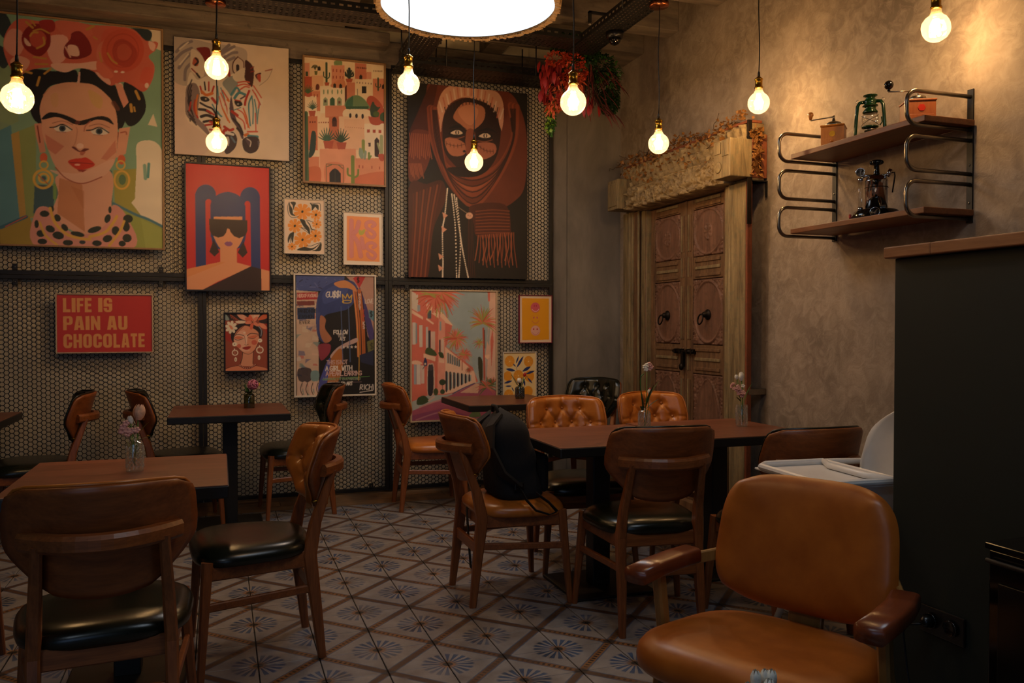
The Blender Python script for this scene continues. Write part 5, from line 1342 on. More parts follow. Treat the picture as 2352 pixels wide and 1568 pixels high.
FONT = {'A': [[(0, 1), (.5, 0), (1, 1)], [(.2, .62), (.8, .62)]], 'B': [[(0, 1), (0, 0), (.8, .1), (.8, .4), (0, .5), (.95, .62), (.95, .9), (0, 1)]], 'C': [[(1, .12), (.5, 0), (0, .3), (0, .72), (.5, 1), (1, .88)]], 'D': [[(0, 0), (0, 1), (.7, .9), (1, .5), (.7, .1), (0, 0)]], 'E': [[(1, 0), (0, 0), (0, 1), (1, 1)], [(0, .5), (.8, .5)]], 'F': [[(1, 0), (0, 0), (0, 1)], [(0, .5), (.8, .5)]], 'G': [[(1, .12), (.5, 0), (0, .3), (0, .72), (.5, 1), (1, .85), (1, .55), (.6, .55)]], 'H': [[(0, 0), (0, 1)], [(1, 0), (1, 1)], [(0, .5), (1, .5)]], 'I': [[(.2, 0), (.2, 1)]], 'J': [[(1, 0), (1, .8), (.5, 1), (0, .8)]], 'K': [[(0, 0), (0, 1)], [(1, 0), (0, .55), (1, 1)]], 'L': [[(0, 0), (0, 1), (1, 1)]], 'M': [[(0, 1), (0, 0), (.5, .6), (1, 0), (1, 1)]], 'N': [[(0, 1), (0, 0), (1, 1), (1, 0)]], 'O': [[(.5, 0), (0, .3), (0, .7), (.5, 1), (1, .7), (1, .3), (.5, 0)]], 'P': [[(0, 1), (0, 0), (.9, .08), (.9, .45), (0, .55)]], 'R': [[(0, 1), (0, 0), (.9, .08), (.9, .42), (0, .52), (1, 1)]], 'S': [[(1, .1), (.5, 0), (0, .2), (.15, .45), (.85, .55), (1, .8), (.5, 1), (0, .9)]], 'T': [[(0, 0), (1, 0)], [(.5, 0), (.5, 1)]], 'U': [[(0, 0), (0, .8), (.5, 1), (1, .8), (1, 0)]], 'V': [[(0, 0), (.5, 1), (1, 0)]], 'W': [[(0, 0), (.25, 1), (.5, .4), (.75, 1), (1, 0)]], 'X': [[(0, 0), (1, 1)], [(1, 0), (0, 1)]], 'Y': [[(0, 0), (.5, .5), (1, 0)], [(.5, .5), (.5, 1)]], '(': [[(.6, -.05), (.3, .5), (.6, 1.05)]], ')': [[(.3, -.05), (.6, .5), (.3, 1.05)]], '$': [[(1, .1), (.5, 0), (0, .2), (.15, .45), (.85, .55), (1, .8), (.5, 1), (0, .9)], [(.35, -.12), (.35, 1.12)], [(.65, -.12), (.65, 1.12)]]}
YPIC = 6.262
def picture(name, label, x0, x1, z0, z1, art, fmat, fw, depth, mat='print', inner=0.0, cat='picture', tilt=0):
    """framed print: outer box x0..x1, z0..z1; art is drawn inside the frame bars"""
    root = empty(name, ((x0 + x1) / 2, 6.2845 - depth, z0), 0, label, cat, 'framed pictures on the back wall')
    w, h = x1 - x0, z1 - z0; root.rotation_euler = (R(tilt), 0, 0)
    if fw > 0:
        for a, b, c, d in ((-w / 2, -w / 2 + fw, 0, h), (w / 2 - fw, w / 2, 0, h), (-w / 2 + fw, w / 2 - fw, 0, fw), (-w / 2 + fw, w / 2 - fw, h - fw, h)):
            MB().box(a, b, 0, depth, c, d, .0012).build('frame_bar', fmat, root)
        MB().box(-w / 2 + fw, w / 2 - fw, .012, depth - .002, fw, h - fw, 0).build('backing', M['frame_black'], root)
        o = link(art.mesh(M[mat]), 'canvas_print', root, (0, .0085, (h - art.h) / 2))
    else:
        MB().box(-w / 2, w / 2, .0015, depth, 0, h, .001).build('stretched_canvas', fmat, root)
        o = link(art.mesh(M[mat]), 'canvas_print', root, (0, 0, 0))
    return root

# ---- 1 portrait with a crown of roses
def art_portrait():
    a = Art(.986, 1.505, [(-16, 38), (972, 160), (992, 1480), (-16, 1468)], '86ab8c')
    a.poly([(-20, 700), (60, 720), (110, 1330), (-20, 1370)], '5d909b').poly([(60, 780), (110, 760), (200, 1300), (110, 1310)], 'bd9a50').poly([(110, 760), (215, 720), (215, 1290), (150, 1300)], '93a05e')
    a.poly([(-20, 360), (60, 340), (110, 700), (-20, 760)], '93a878', .8).poly([(-20, 1370), (170, 1290), (235, 1480), (-20, 1480)], 'a8903c')
    a.P([(840, 830), (985, 880), (1000, 1340), (880, 1290), (800, 1230), (830, 990)], 'eedfc6').poly([(898, 722), (930, 655), (955, 735)], 'ead8ba').poly([(690, 1000), (830, 990), (820, 1220), (880, 1310), (700, 1240)], 'a8a04c').poly([(800, 1200), (860, 1130), (880, 1300)], 'eedfc6')
    a.poly([(750, 1240), (990, 1350), (1000, 1490), (780, 1490)], '9ca552').poly([(860, 1300), (1000, 1370), (1000, 1490), (890, 1490)], 'aab45e', .7).line([(690, 1205), (820, 1270), (900, 1300), (1000, 1350)], 18, '4f7f8e').line([(880, 970), (885, 1050)], 22, '8ab09a').line([(905, 960), (900, 1040)], 18, '5d9690')
    a.line([(-10, 1365), (70, 1330), (150, 1295)], 22, '3d6d80').line([(20, 1358), (150, 1292)], 6, 'd05a38')
    a.poly([(205, 1090), (325, 1100), (325, 1240), (195, 1275)], '41606a').poly([(318, 1090), (345, 1080), (350, 1200), (320, 1180)], '7ba05a').line([(355, 1040), (350, 1200)], 20, '4f7a74').line([(672, 1010), (675, 1215)], 22, '4f7a74')
    a.poly([(895, 145), (985, 158), (980, 280), (930, 260)], 'ead5b5')
    # neck and collar
    a.P([(355, 1030), (665, 1000), (680, 1220), (705, 1290), (520, 1405), (325, 1290), (350, 1150)], 'e2a98e').poly([(358, 1050), (500, 1090), (515, 1385), (345, 1270)], 'cd8a62').poly([(430, 1100), (510, 1130), (510, 1250)], 'c07a50', .6)
    a.P([(205, 1270), (290, 1235), (400, 1370), (520, 1400), (640, 1340), (690, 1215), (775, 1290), (800, 1490), (225, 1490)], 'dd9a8c')
    for x, y, rx, ry, q in ((265, 1275, 30, 20, 0), (345, 1300, 20, 24, -30), (300, 1370, 30, 22, 20), (390, 1360, 18, 26, -40), (350, 1410, 36, 24, 10), (240, 1400, 26, 22, 0), (410, 1455, 32, 18, 0), (470, 1400, 44, 16, 10), (575, 1370, 44, 18, -18), (655, 1300, 18, 28, 20), (705, 1375, 24, 28, 0), (655, 1425, 30, 22, -20), (590, 1455, 30, 18, 0), (780, 1300, 30, 26, 0), (770, 1350, 22, 30, 0), (775, 1420, 28, 26, 0), (670, 1245, 10, 22, 0), (310, 1245, 14, 20, 0), (215, 1340, 14, 26, 0), (500, 1450, 20, 12, 0), (250, 1450, 30, 18, 0), (745, 1455, 22, 18, 0)): a.ell(x, y, rx, ry, '2c3329' if (x + y) % 3 else '3a4348', 1, q)
    g = 'e3b552'
    for pts, w in (([(300, 1240), (330, 1330), (400, 1400), (480, 1425), (545, 1432)], 18), ([(545, 1415), (640, 1385), (690, 1325), (712, 1285)], 18), ([(235, 1330), (270, 1410), (340, 1468)], 14), ([(665, 1470), (730, 1380), (757, 1315)], 15)): a.line(pts, w, g)
    # hair, face
    hb = '171313'
    a.P([(115, 410), (215, 380), (330, 395), (440, 385), (472, 405), (468, 462), (380, 468), (300, 490), (258, 560), (240, 640), (252, 715), (200, 685), (160, 570), (125, 490)], hb)
    a.P([(490, 382), (565, 395), (650, 450), (705, 490), (755, 560), (760, 700), (720, 752), (698, 640), (640, 540), (560, 490), (490, 478)], hb)
    a.P([(755, 465), (840, 498), (878, 560), (882, 640), (835, 712), (780, 728), (742, 650), (755, 560)], hb)
    a.poly([(205, 715), (250, 712), (275, 890), (240, 895), (215, 790)], 'd99478').poly([(725, 745), (792, 735), (765, 900), (705, 925)], 'dfa285').line([(735, 770), (765, 765), (770, 780)], 8, 'b0563e').line([(225, 730), (240, 830)], 9, '8a3a2a').line([(718, 770), (705, 880)], 11, '9a4a38')
    a.P([(250, 700), (240, 620), (265, 540), (310, 488), (400, 464), (480, 466), (570, 480), (650, 540), (692, 600), (714, 700), (712, 860), (692, 960), (620, 1040), (500, 1086), (400, 1050), (335, 980), (292, 880), (256, 780)], 'dfa486')
    a.P([(300, 1000), (480, 1020), (690, 930), (640, 1030), (500, 1080), (400, 1050)], 'e8b8a0', .8).P([(270, 560), (400, 500), (560, 500), (670, 600), (600, 640), (450, 660), (300, 650)], 'e0a888', .7)
    a.poly([(272, 780), (390, 855), (335, 905), (285, 870)], 'cc7660', .8).poly([(615, 930), (702, 815), (708, 890), (650, 940)], 'cf7f68', .8).P([(540, 510), (620, 555), (612, 622), (560, 592)], 'd9b06c', .7).P([(310, 540), (350, 530), (350, 610), (315, 600)], 'd8aa6a', .4)
    a.line([(262, 540), (300, 495)], 5, 'c08060').line([(335, 985), (400, 1052), (500, 1084), (620, 1042)], 7, 'a8523c').poly([(480, 400), (490, 400), (486, 468), (470, 468)], 'e0b0a0').line([(692, 590), (715, 625)], 30, '6a3a28', .8)
    a.P([(255, 678), (300, 646), (370, 654), (440, 680), (476, 698), (520, 690), (600, 670), (662, 680), (692, 722), (640, 697), (580, 692), (512, 722), (450, 717), (400, 692), (340, 674), (262, 690)], hb).ell(472, 708, 16, 12, '6a3026', .8)
    for dx, dy in ((0, 0), (225, 18)):
        a.P([(328 + dx, 742 + dy), (368 + dx, 722 + dy), (412 + dx, 728 + dy), (438 + dx, 752 + dy), (400 + dx, 766 + dy), (352 + dx, 764 + dy)], 'e9dccb').ell(379 + dx, 744 + dy, 21, 19, '3a4650').ell(379 + dx, 744 + dy, 10, 10, '101010')
        a.line([(302 + dx, 738 + dy), (335 + dx, 735 + dy), (382 + dx, 720 + dy), (437 + dx, 752 + dy)], 8, hb).line([(345 + dx, 764 + dy), (400 + dx, 768 + dy)], 3, 'a05a48').line([(318 + dx, 712 + dy), (380 + dx, 699 + dy), (442 + dx, 722 + dy)], 4, '9a5a46')
    a.line([(462, 735), (470, 760), (458, 830), (440, 860)], 5, 'c8876c').line([(512, 760), (520, 730), (550, 700)], 9, 'b5654e', .7).ell(487, 852, 22, 17, 'f2cdb8', .9).P([(436, 860), (456, 858), (485, 882), (515, 866), (542, 872), (500, 890), (470, 884)], '6f2c26').poly([(485, 886), (522, 888), (505, 910), (487, 907)], 'bd6a52')
    a.P([(412, 950), (456, 930), (490, 928), (528, 924), (578, 966), (530, 992), (470, 997)], 'd23c26').line([(425, 955), (490, 956), (565, 962)], 5, '8c2018').ell(470, 968, 18, 6, 'f0b8a0').poly([(468, 996), (530, 998), (505, 1013), (480, 1010)], '9b3a2c')
    # earrings
    a.ell(262, 925, 24, 30, 'd8653f').ring(263, 970, 25, 24, 10, g).ring(258, 1058, 58, 56, 16, g).ring(262, 1052, 30, 28, 14, g).ell(262, 1052, 14, 14, '41606a').line([(225, 1030), (290, 1090)], 6, 'c25a38')
    a.ell(740, 935, 24, 30, 'd8653f').ring(735, 968, 25, 26, 10, g).ring(742, 1060, 45, 55, 13, g).ell(745, 1058, 22, 32, '5f7f5a')
    # roses
    for pts in ([(-10, 40), (32, 40), (70, 120), (40, 195), (-10, 150)], [(-10, 235), (62, 300), (30, 372), (-10, 350)], [(785, 145), (905, 155), (912, 210), (850, 236), (820, 200)]): a.P(pts, '2f3a3c')
    a.P([(40, 150), (110, 78), (230, 90), (330, 108), (380, 88), (560, 118), (700, 128), (810, 150), (880, 215), (952, 228), (940, 275), (900, 312), (936, 370), (920, 460), (872, 522), (800, 482), (745, 462), (665, 482), (575, 402), (480, 372), (410, 392), (320, 372), (200, 382), (120, 412), (60, 372), (18, 250)], 'd56953')
    for pts, c in (([(20, 230), (60, 140), (130, 150), (150, 230), (110, 300), (60, 290)], 'e79f8c'), ([(290, 190), (400, 180), (420, 260), (390, 330), (330, 350), (290, 280)], 'edb0a0'), ([(320, 348), (480, 348), (600, 338), (590, 388), (480, 378), (400, 402), (330, 382)], 'f0bca8'), ([(340, 92), (520, 112), (560, 180), (440, 190), (380, 170)], 'd9705a'), ([(60, 330), (110, 300), (180, 330), (150, 390), (90, 400)], 'e8a890'), ([(580, 400), (660, 440), (670, 480), (620, 450)], 'ecb09c'), ([(900, 220), (940, 240), (930, 280), (905, 260)], 'f0c0ac'), ([(640, 150), (760, 140), (850, 200), (700, 210), (620, 230)], 'd8604a'), ([(600, 240), (660, 210), (640, 330), (590, 320)], 'd97a64')): a.P(pts, c)
    a.P([(140, 160), (200, 108), (290, 128), (308, 230), (250, 302), (180, 282), (136, 230)], '8d211d').P([(185, 168), (250, 150), (284, 200), (240, 252), (190, 230)], 'c4533f').P([(240, 92), (325, 88), (332, 150), (270, 155)], 'a5302a').P([(150, 190), (190, 235), (170, 240), (150, 220)], 'eec4ae')
    a.P([(440, 165), (492, 158), (545, 220), (555, 290), (480, 322), (400, 312), (392, 250), (430, 200)], '86211e').P([(415, 240), (470, 246), (482, 302), (425, 296)], 'f0c2ae').ell(470, 180, 36, 20, '8a2420').line([(400, 250), (430, 310)], 9, 'edb4a2')
    a.ell(745, 275, 128, 130, 'd2583f').P([(690, 240), (740, 205), (805, 240), (832, 300), (785, 372), (700, 342)], 'b94432').P([(715, 255), (760, 235), (800, 280), (770, 330), (720, 320)], 'c95a42').ring(745, 275, 95, 100, 8, 'b8402c', .6).ring(745, 280, 60, 62, 6, 'a53a2a', .6).P([(600, 330), (690, 420), (640, 440), (590, 390)], 'e0745c').P([(870, 380), (925, 390), (900, 470), (850, 460)], 'd8604a')
    for pts, w in (([(160, 95), (200, 130)], 14), ([(195, 90), (215, 118)], 10), ([(205, 150), (250, 140), (300, 165)], 10), ([(185, 180), (200, 160), (230, 160)], 12), ([(265, 190), (270, 230), (225, 255)], 12), ([(205, 308), (280, 318)], 12), ([(215, 350), (290, 352)], 12), ([(150, 395), (190, 405)], 14), ([(240, 430), (225, 480)], 14), ([(270, 410), (310, 380)], 12), ([(530, 145), (570, 125)], 16), ([(605, 285), (618, 340)], 9), ([(655, 290), (680, 330), (710, 352)], 12), ([(570, 190), (590, 205)], 9), ([(825, 520), (845, 565)], 18), ([(795, 600), (800, 640)], 18), ([(815, 615), (820, 640)], 10)): a.line(pts, w, 'c9973f')
    a.ell(730, 495, 18, 26, 'f0d0bc').ell(705, 400, 12, 7, 'f4dccc').ell(745, 404, 12, 6, 'f4dccc').ell(890, 485, 12, 16, 'f0d0bc').poly([(700, 470), (740, 475), (782, 585), (752, 620), (722, 545)], 'e29a82')
    return a.mottle(.10, 9, 3, .5)
picture('portrait_painting', 'large portrait of a woman with a crown of coral roses, far left', -1.372, -.358, 1.803, 3.333, art_portrait(), M['frame_oak'], .012, .035, tilt=0)

# ---- 2 zebras
def art_zebra():
    a = Art(.772, .812, [(52, 50), (1388, 220), (1382, 1510), (62, 1415)], 'dcc6ae', .0040)
    a.P([(52, 560), (180, 640), (190, 1000), (330, 1130), (470, 1260), (400, 1420), (52, 1420)], 'd4b8a8', .8).P([(1000, 200), (1390, 230), (1390, 900), (1150, 700)], 'dcc4aa', .8)
    a.P([(30, 60), (300, 90), (500, 140), (860, 200), (910, 330), (860, 480), (600, 560), (330, 560), (190, 630), (30, 520)], 'b7a698')
    for pts in ([(80, 230), (160, 150), (260, 110)], [(60, 330), (150, 240), (260, 190)], [(110, 420), (180, 320), (270, 240)], [(180, 560), (190, 440), (250, 370)], [(620, 230), (700, 160)], [(640, 310), (720, 260), (790, 250)], [(600, 270), (680, 220), (760, 180)], [(690, 340), (760, 310)]): a.line(pts, 34, '85797a')
    for pts in ([(120, 200), (220, 120)], [(120, 380), (220, 260)], [(660, 270), (760, 210)]): a.line(pts, 18, 'd6c8b6')
    a.P([(320, 190), (460, 190), (480, 300), (430, 360), (360, 250)], '7d1f1c')
    hd = 'dccdba'
    a.P([(245, 470), (330, 560), (440, 520), (560, 560), (640, 620), (724, 790), (690, 900), (722, 1080), (784, 1220), (772, 1330), (690, 1422), (620, 1385), (560, 1290), (480, 1245), (330, 1090), (200, 980), (188, 850), (200, 650)], hd)
    a.P([(200, 640), (300, 600), (352, 700), (342, 830), (335, 1000), (425, 1100), (490, 1245), (330, 1090), (203, 985), (186, 860)], '84706c')
    a.P([(262, 200), (380, 280), (405, 380), (400, 520), (330, 520), (250, 450), (245, 340)], 'd8c4ae').P([(290, 300), (340, 320), (330, 400), (270, 380)], 'b0543a').line([(310, 310), (335, 350), (300, 390)], 24, '2a1c1c').line([(260, 430), (320, 490)], 16, '8a2a1c').line([(320, 490), (350, 530)], 26, '2a1a1a')
    dk, rd, og, tl, sal = '2a1c22', 'b0301c', 'd0702c', '47818c', 'c95a42'
    for k in range(9): a.line([(262 - 6 * k * .4, 560 + 60 * k), (215 + 14 * (k % 3), 690 + 40 * k), (230 + 26 * k * .4, 830 + 32 * k)], 15, dk, .9)
    for pts, c, w in (([(300, 800), (290, 900), (330, 1000)], rd, 16), ([(330, 740), (310, 850), (320, 960)], og, 16), ([(250, 820), (230, 920)], rd, 12), ([(360, 640), (380, 720)], rd, 16), ([(410, 590), (420, 680)], dk, 14), ([(460, 590), (460, 690)], rd, 14), ([(520, 640), (490, 730)], rd, 16), ([(380, 700), (430, 740), (500, 720)], og, 26), ([(500, 780), (540, 830)], rd, 26), ([(360, 830), (430, 870), (500, 900), (540, 960)], dk, 18), ([(350, 905), (420, 915), (480, 950)], dk, 26), ([(440, 920), (520, 970)], rd, 18), ([(370, 990), (440, 975), (530, 1010)], dk, 26), ([(400, 1050), (480, 1040), (540, 1060)], dk, 22), ([(470, 1050), (540, 1070)], rd, 18), ([(420, 1090), (500, 1080)], rd, 18), ([(470, 1140), (520, 1150)], rd, 16), ([(560, 640), (570, 760), (560, 850)], tl, 12), ([(600, 660), (640, 780), (650, 860)], tl, 10), ([(620, 690), (690, 800)], sal, 14), ([(600, 720), (660, 860), (680, 960)], sal, 12), ([(580, 760), (620, 900), (680, 1040)], sal, 10), ([(500, 850), (560, 950), (610, 990)], tl, 12), ([(560, 930), (600, 990)], tl, 12), ([(620, 900), (700, 1060)], og, 14), ([(680, 800), (720, 830)], og, 22), ([(640, 1110), (700, 1150), (740, 1140)], rd, 24), ([(610, 1200), (650, 1150)], rd, 34), ([(580, 1090), (610, 1220)], og, 26)): a.line(pts, w * 1.35, c)
    a.P([(365, 760), (430, 760), (470, 800), (420, 820), (370, 800)], '241a1a').ell(425, 786, 12, 10, 'b0a090').P([(610, 1230), (680, 1190), (740, 1170), (786, 1240), (768, 1345), (690, 1420), (640, 1400)], '3f3038').P([(640, 1240), (690, 1230), (690, 1330), (660, 1300)], 'c8bcb0').line([(660, 1180), (740, 1200)], 30, 'd8d0c8').line([(720, 1230), (760, 1290)], 22, '5d7486')
    # second head
    a.P([(735, 500), (880, 540), (960, 640), (1062, 760), (1088, 830), (1032, 970), (1016, 1120), (1048, 1262), (1022, 1385), (930, 1420), (850, 1372), (828, 1250), (790, 1130), (716, 1050), (676, 950), (700, 800), (640, 640)], hd)
    a.P([(720, 760), (700, 880), (715, 1010), (790, 1130), (840, 1250), (860, 1220), (800, 1080), (760, 960), (740, 850)], '54404a').P([(620, 600), (740, 520), (800, 620), (730, 760), (680, 700)], '6b7b80', .8)
    a.P([(800, 300), (860, 350), (872, 450), (820, 520), (745, 470), (740, 370)], 'cdb9a6').P([(780, 400), (815, 400), (815, 480), (790, 500)], '2a1a1c').line([(800, 302), (745, 370), (745, 470), (800, 520)], 14, '54302c').line([(800, 302), (865, 360), (868, 460)], 12, '6a4038').P([(740, 520), (870, 430), (890, 530), (790, 590)], 'd8c8b4').line([(690, 440), (700, 520)], 30, '9a2a20')
    a.P([(890, 340), (965, 400), (988, 480), (970, 640), (940, 640), (880, 560), (885, 450)], '43201e').line([(985, 420), (950, 440)], 12, '8a2a20').line([(990, 470), (950, 480)], 12, '8a2a20')
    a.P([(1010, 510), (1100, 465), (1205, 445), (1150, 560), (1050, 640), (990, 580)], 'd6c2ac').line([(1030, 560), (1010, 520), (1060, 500)], 22, '54201e').P([(1030, 510), (1065, 520), (1060, 600), (1030, 570)], 'b0432e').line([(1120, 470), (1195, 455)], 14, 'a0503a').line([(1200, 450), (1150, 560), (1050, 640)], 5, '9a8070')
    for pts, c, w in (([(800, 600), (880, 590), (930, 600)], sal, 14), ([(790, 640), (870, 620), (940, 640)], sal, 13), ([(800, 700), (880, 650), (930, 660)], sal, 13), ([(720, 740), (780, 660), (820, 700)], tl, 18), ([(760, 780), (810, 720), (880, 740)], tl, 24), ([(830, 790), (880, 760)], '54404a', 14), ([(980, 640), (1020, 700), (1070, 780)], sal, 12), ([(970, 690), (1010, 760), (1060, 860)], sal, 12), ([(930, 700), (890, 800), (880, 860)], rd, 20), ([(960, 760), (925, 850), (930, 1000), (940, 1100)], tl, 13), ([(960, 760), (975, 900), (970, 1080)], tl, 11), ([(990, 800), (1010, 920), (1005, 1060)], tl, 11), ([(1050, 850), (1030, 960), (1020, 1080)], tl, 10), ([(1000, 730), (1040, 830), (1035, 900)], sal, 11), ([(860, 900), (900, 1010), (915, 1120)], sal, 13), ([(790, 910), (860, 960), (900, 1080)], sal, 12), ([(780, 990), (860, 1050), (880, 1140)], sal, 12), ([(730, 935), (790, 980)], rd, 26), ([(740, 1020), (810, 1090), (850, 1180)], dk, 18), ([(790, 1130), (850, 1200)], dk, 22), ([(910, 1170), (1020, 1170)], sal, 16), ([(880, 1210), (910, 1200)], og, 26), ([(920, 1220), (1020, 1230)], tl, 26), ([(1000, 960), (1005, 1160)], sal, 10), ([(870, 930), (930, 1130)], og, 9)): a.line(pts, w * 1.35, c)
    a.P([(760, 810), (830, 820), (850, 860), (800, 880), (765, 850)], '241a1a').ell(800, 850, 12, 10, '9a9a98').line([(760, 800), (830, 815)], 14, rd).line([(750, 920), (830, 890)], 10, tl)
    a.P([(850, 1262), (930, 1225), (1020, 1235), (1046, 1300), (1012, 1392), (930, 1419), (862, 1372)], '3d2c30').P([(880, 1250), (940, 1260), (930, 1330), (900, 1300)], '54404a').line([(900, 1250), (945, 1285), (935, 1340)], 11, 'd0c4b8').line([(1030, 1280), (1035, 1340)], 10, '6a6470')
    return a.mottle(.07, 7, 5)
picture('zebra_painting', 'painting of two zebra heads with red and teal stripes', -.289, .485, 2.477, 3.291, art_zebra(), M['frame_white'], 0, .032)

# ---- 3 desert town
def art_town():
    a = Art(.588, .902, [(97, 88), (972, 188), (970, 1497), (93, 1445)], 'f0d6b0', .0036)
    c1, c2, c3, c4 = 'cf7a58', 'e0987a', 'efc8a4', 'b9553a'
    B = lambda *q: a.poly(*q)
    a.rect(90, 150, 160, 520, c2).rect(90, 300, 190, 520, c4).rect(155, 130, 330, 300, 'f0d0a4').rect(395, 180, 540, 400, 'dd9678').rect(540, 330, 660, 400, c3)
    a.rect(425, 140, 515, 180, '8fa26e').ell(470, 150, 46, 26, '7d9560')
    B([(655, 155), (780, 170), (780, 340), (655, 330)], 'cd7a5e'); a.rect(780, 250, 845, 360, 'dd9a7c').rect(835, 200, 975, 340, 'f2dab2').rect(785, 190, 835, 255, 'f0d4ac').rect(850, 330, 975, 640, 'd88a68').rect(870, 470, 975, 620, 'd98a6c').rect(655, 335, 850, 545, 'f2dab4').rect(560, 370, 655, 560, 'cf8264').rect(540, 400, 562, 620, '5a2a1c').P([(780, 560), (850, 520), (960, 640), (980, 820), (800, 760)], c4)
    a.rect(180, 290, 305, 480, 'e8b48a').rect(180, 460, 280, 680, 'd98a64').rect(270, 405, 540, 700, 'f4e2c2').rect(90, 515, 230, 745, 'f2dcb6').P([(400, 380), (520, 330), (545, 420), (400, 420)], 'd58a62')
    a.rect(325, 620, 555, 760, 'd98b68').rect(320, 740, 480, 1120, 'cc7652').rect(130, 735, 240, 1110, 'd07a52').rect(238, 750, 365, 1100, 'f0cfa6').ell(300, 745, 26, 40, 'f0cfa6').P([(550, 660), (800, 670), (815, 780), (545, 760)], 'f2dcb8').rect(475, 740, 830, 1110, 'f0cba4').rect(530, 770, 755, 1110, 'eebf98').rect(755, 820, 975, 1220, 'f4e0c2')
    a.P([(555, 640), (560, 560), (620, 520), (680, 508), (740, 540), (790, 600), (800, 660)], '6f8a5e').P([(555, 650), (560, 580), (600, 540), (630, 520), (620, 650)], '3f6a4c').rect(555, 630, 800, 660, '35583a').line([(680, 440), (682, 505)], 6, '3a2a20')
    a.rect(260, 1095, 660, 1500, 'e6a07c').rect(93, 1180, 255, 1500, 'dc8a64').P([(90, 1320), (260, 1300), (250, 1500), (90, 1500)], 'd0704a').rect(655, 1200, 980, 1500, 'dd946e').P([(660, 1400), (980, 1350), (980, 1510), (650, 1500)], 'cc6a44', .8).P([(330, 1260), (520, 1270), (520, 1480), (330, 1470)], 'dd8a66').P([(800, 740), (850, 760), (940, 740), (930, 830), (830, 825)], c4)
    for x, y in ((238, 420), (430, 400), (495, 405), (260, 210), (718, 308), (965, 415)): a.poly([(x - 16, y + 26), (x - 16, y - 10), (x, y - 26), (x + 16, y - 10), (x + 16, y + 26)], '2c221c')
    a.ell(242, 415, 20, 34, '6a3020').ell(425, 790, 26, 46, '3a2018').rect(399, 790, 451, 850, '54301e').ell(600, 730, 14, 26, '2a1c18').ell(668, 735, 14, 26, '2a1c18').ell(735, 740, 14, 28, '2a1c18').rect(728, 412, 778, 488, '2a2420').poly([(865, 1180), (865, 1000), (890, 970), (915, 1000), (915, 1190)], '3a241c').rect(797, 1030, 823, 1072, '4a3024').rect(110, 245, 138, 295, '3a4a30')
    for x in (310, 355, 402, 463, 505): a.ell(x, 470, 8, 28, '8a9a70')
    for x, y in ((415, 235), (453, 238), (497, 242), (530, 245), (415, 310), (450, 310), (490, 312), (522, 315), (240, 510), (205, 510), (695, 1290), (735, 1295), (835, 1300), (918, 1308)): a.rect(x - 5, y - 16, x + 5, y + 16, 'a8452e')
    for k in range(6): a.rect(672 + 19 * k, 198 + 2 * k, 684 + 19 * k, 216 + 2 * k, '5a2a1e').rect(672 + 31 * k, 362 + 3 * k, 680 + 31 * k, 378 + 3 * k, '7a4030').rect(858 + 17 * k, 236 + k, 866 + 17 * k, 254 + k, '7a5030')
    for k in range(3): a.rect(782 + 63 * k, 884 + 3 * k, 815 + 63 * k, 918 + 3 * k, 'b04a30').rect(150 + 27 * k, 790, 164 + 27 * k, 808, '7a2c1c')
    for k in range(9): a.ell(550 + 24 * k, 855 + 2 * k, 4, 4, 'b04a30')
    for k in range(5): a.rect(250 + 25 * k, 798, 262 + 25 * k, 812, 'a04a30')
    for x, w in ((327, 24), (404, 28), (480, 26)): a.poly([(x - w, 620), (x - w, 550), (x, 525), (x + w, 550), (x + w, 620)], '3a5f40' if x == 404 else '9aa57c')
    a.rect(315, 555, 338, 585, '4a3a30').rect(468, 570, 492, 600, '7a4a38')
    a.poly([(366, 1460), (366, 1360), (395, 1325), (428, 1308), (462, 1328), (490, 1365), (490, 1468)], '241f1a').line([(428, 1310), (428, 1465)], 4, '4a4438').line([(332, 1460), (332, 1260), (520, 1276), (520, 1470)], 6, '4f5c3c', 1, False).line([(340, 1290), (390, 1270)], 10, '6a6a44').line([(470, 1275), (512, 1310)], 10, '6a6a44')
    # plants
    def cactus(x, y, h, w, c, arms=True):
        a.line([(x, y), (x, y - h)], w, c)
        if arms: a.line([(x, y - h * .25), (x - w * 1.3, y - h * .32), (x - w * 1.4, y - h * .55)], w * .55, c).line([(x, y - h * .2), (x + w * 1.3, y - h * .28), (x + w * 1.5, y - h * .5)], w * .55, c)
    cactus(341, 370, 215, 22, '2f4a2e'); cactus(907, 455, 130, 18, '2f4a2e'); cactus(624, 1470, 285, 40, '7a8a3a'); cactus(592, 330, 110, 30, '24342c')
    for x in (548, 570, 615, 632): a.line([(x, 215 + abs(x - 590)), (585 + (x - 590) * .3, 310)], 16, '24342c')
    a.line([(112, 700), (118, 1440)], 42, '4c6a44').line([(104, 700), (108, 1440)], 12, '2f4a38').P([(140, 1190), (150, 1080), (170, 920), (195, 895), (220, 930), (215, 1080), (190, 1160)], '2e4238').P([(95, 900), (130, 1000), (135, 1200), (95, 1200)], '3a5a40')
    a.line([(741, 1010), (741, 1130)], 36, '8a9a4c').P([(690, 1150), (700, 1085), (735, 1110), (745, 1190), (715, 1205)], '8fa28c').P([(745, 1200), (755, 1120), (778, 1130), (765, 1210)], '8fa28c').line([(803, 1145), (803, 1205)], 26, '7d9248').line([(825, 1175), (810, 1200)], 18, '7d9248')
    a.line([(940, 960), (942, 1160)], 36, 'a4ac80').line([(900, 1040), (935, 1150)], 22, 'a4ac80').P([(905, 1160), (970, 1160), (965, 1225), (925, 1225)], c4)
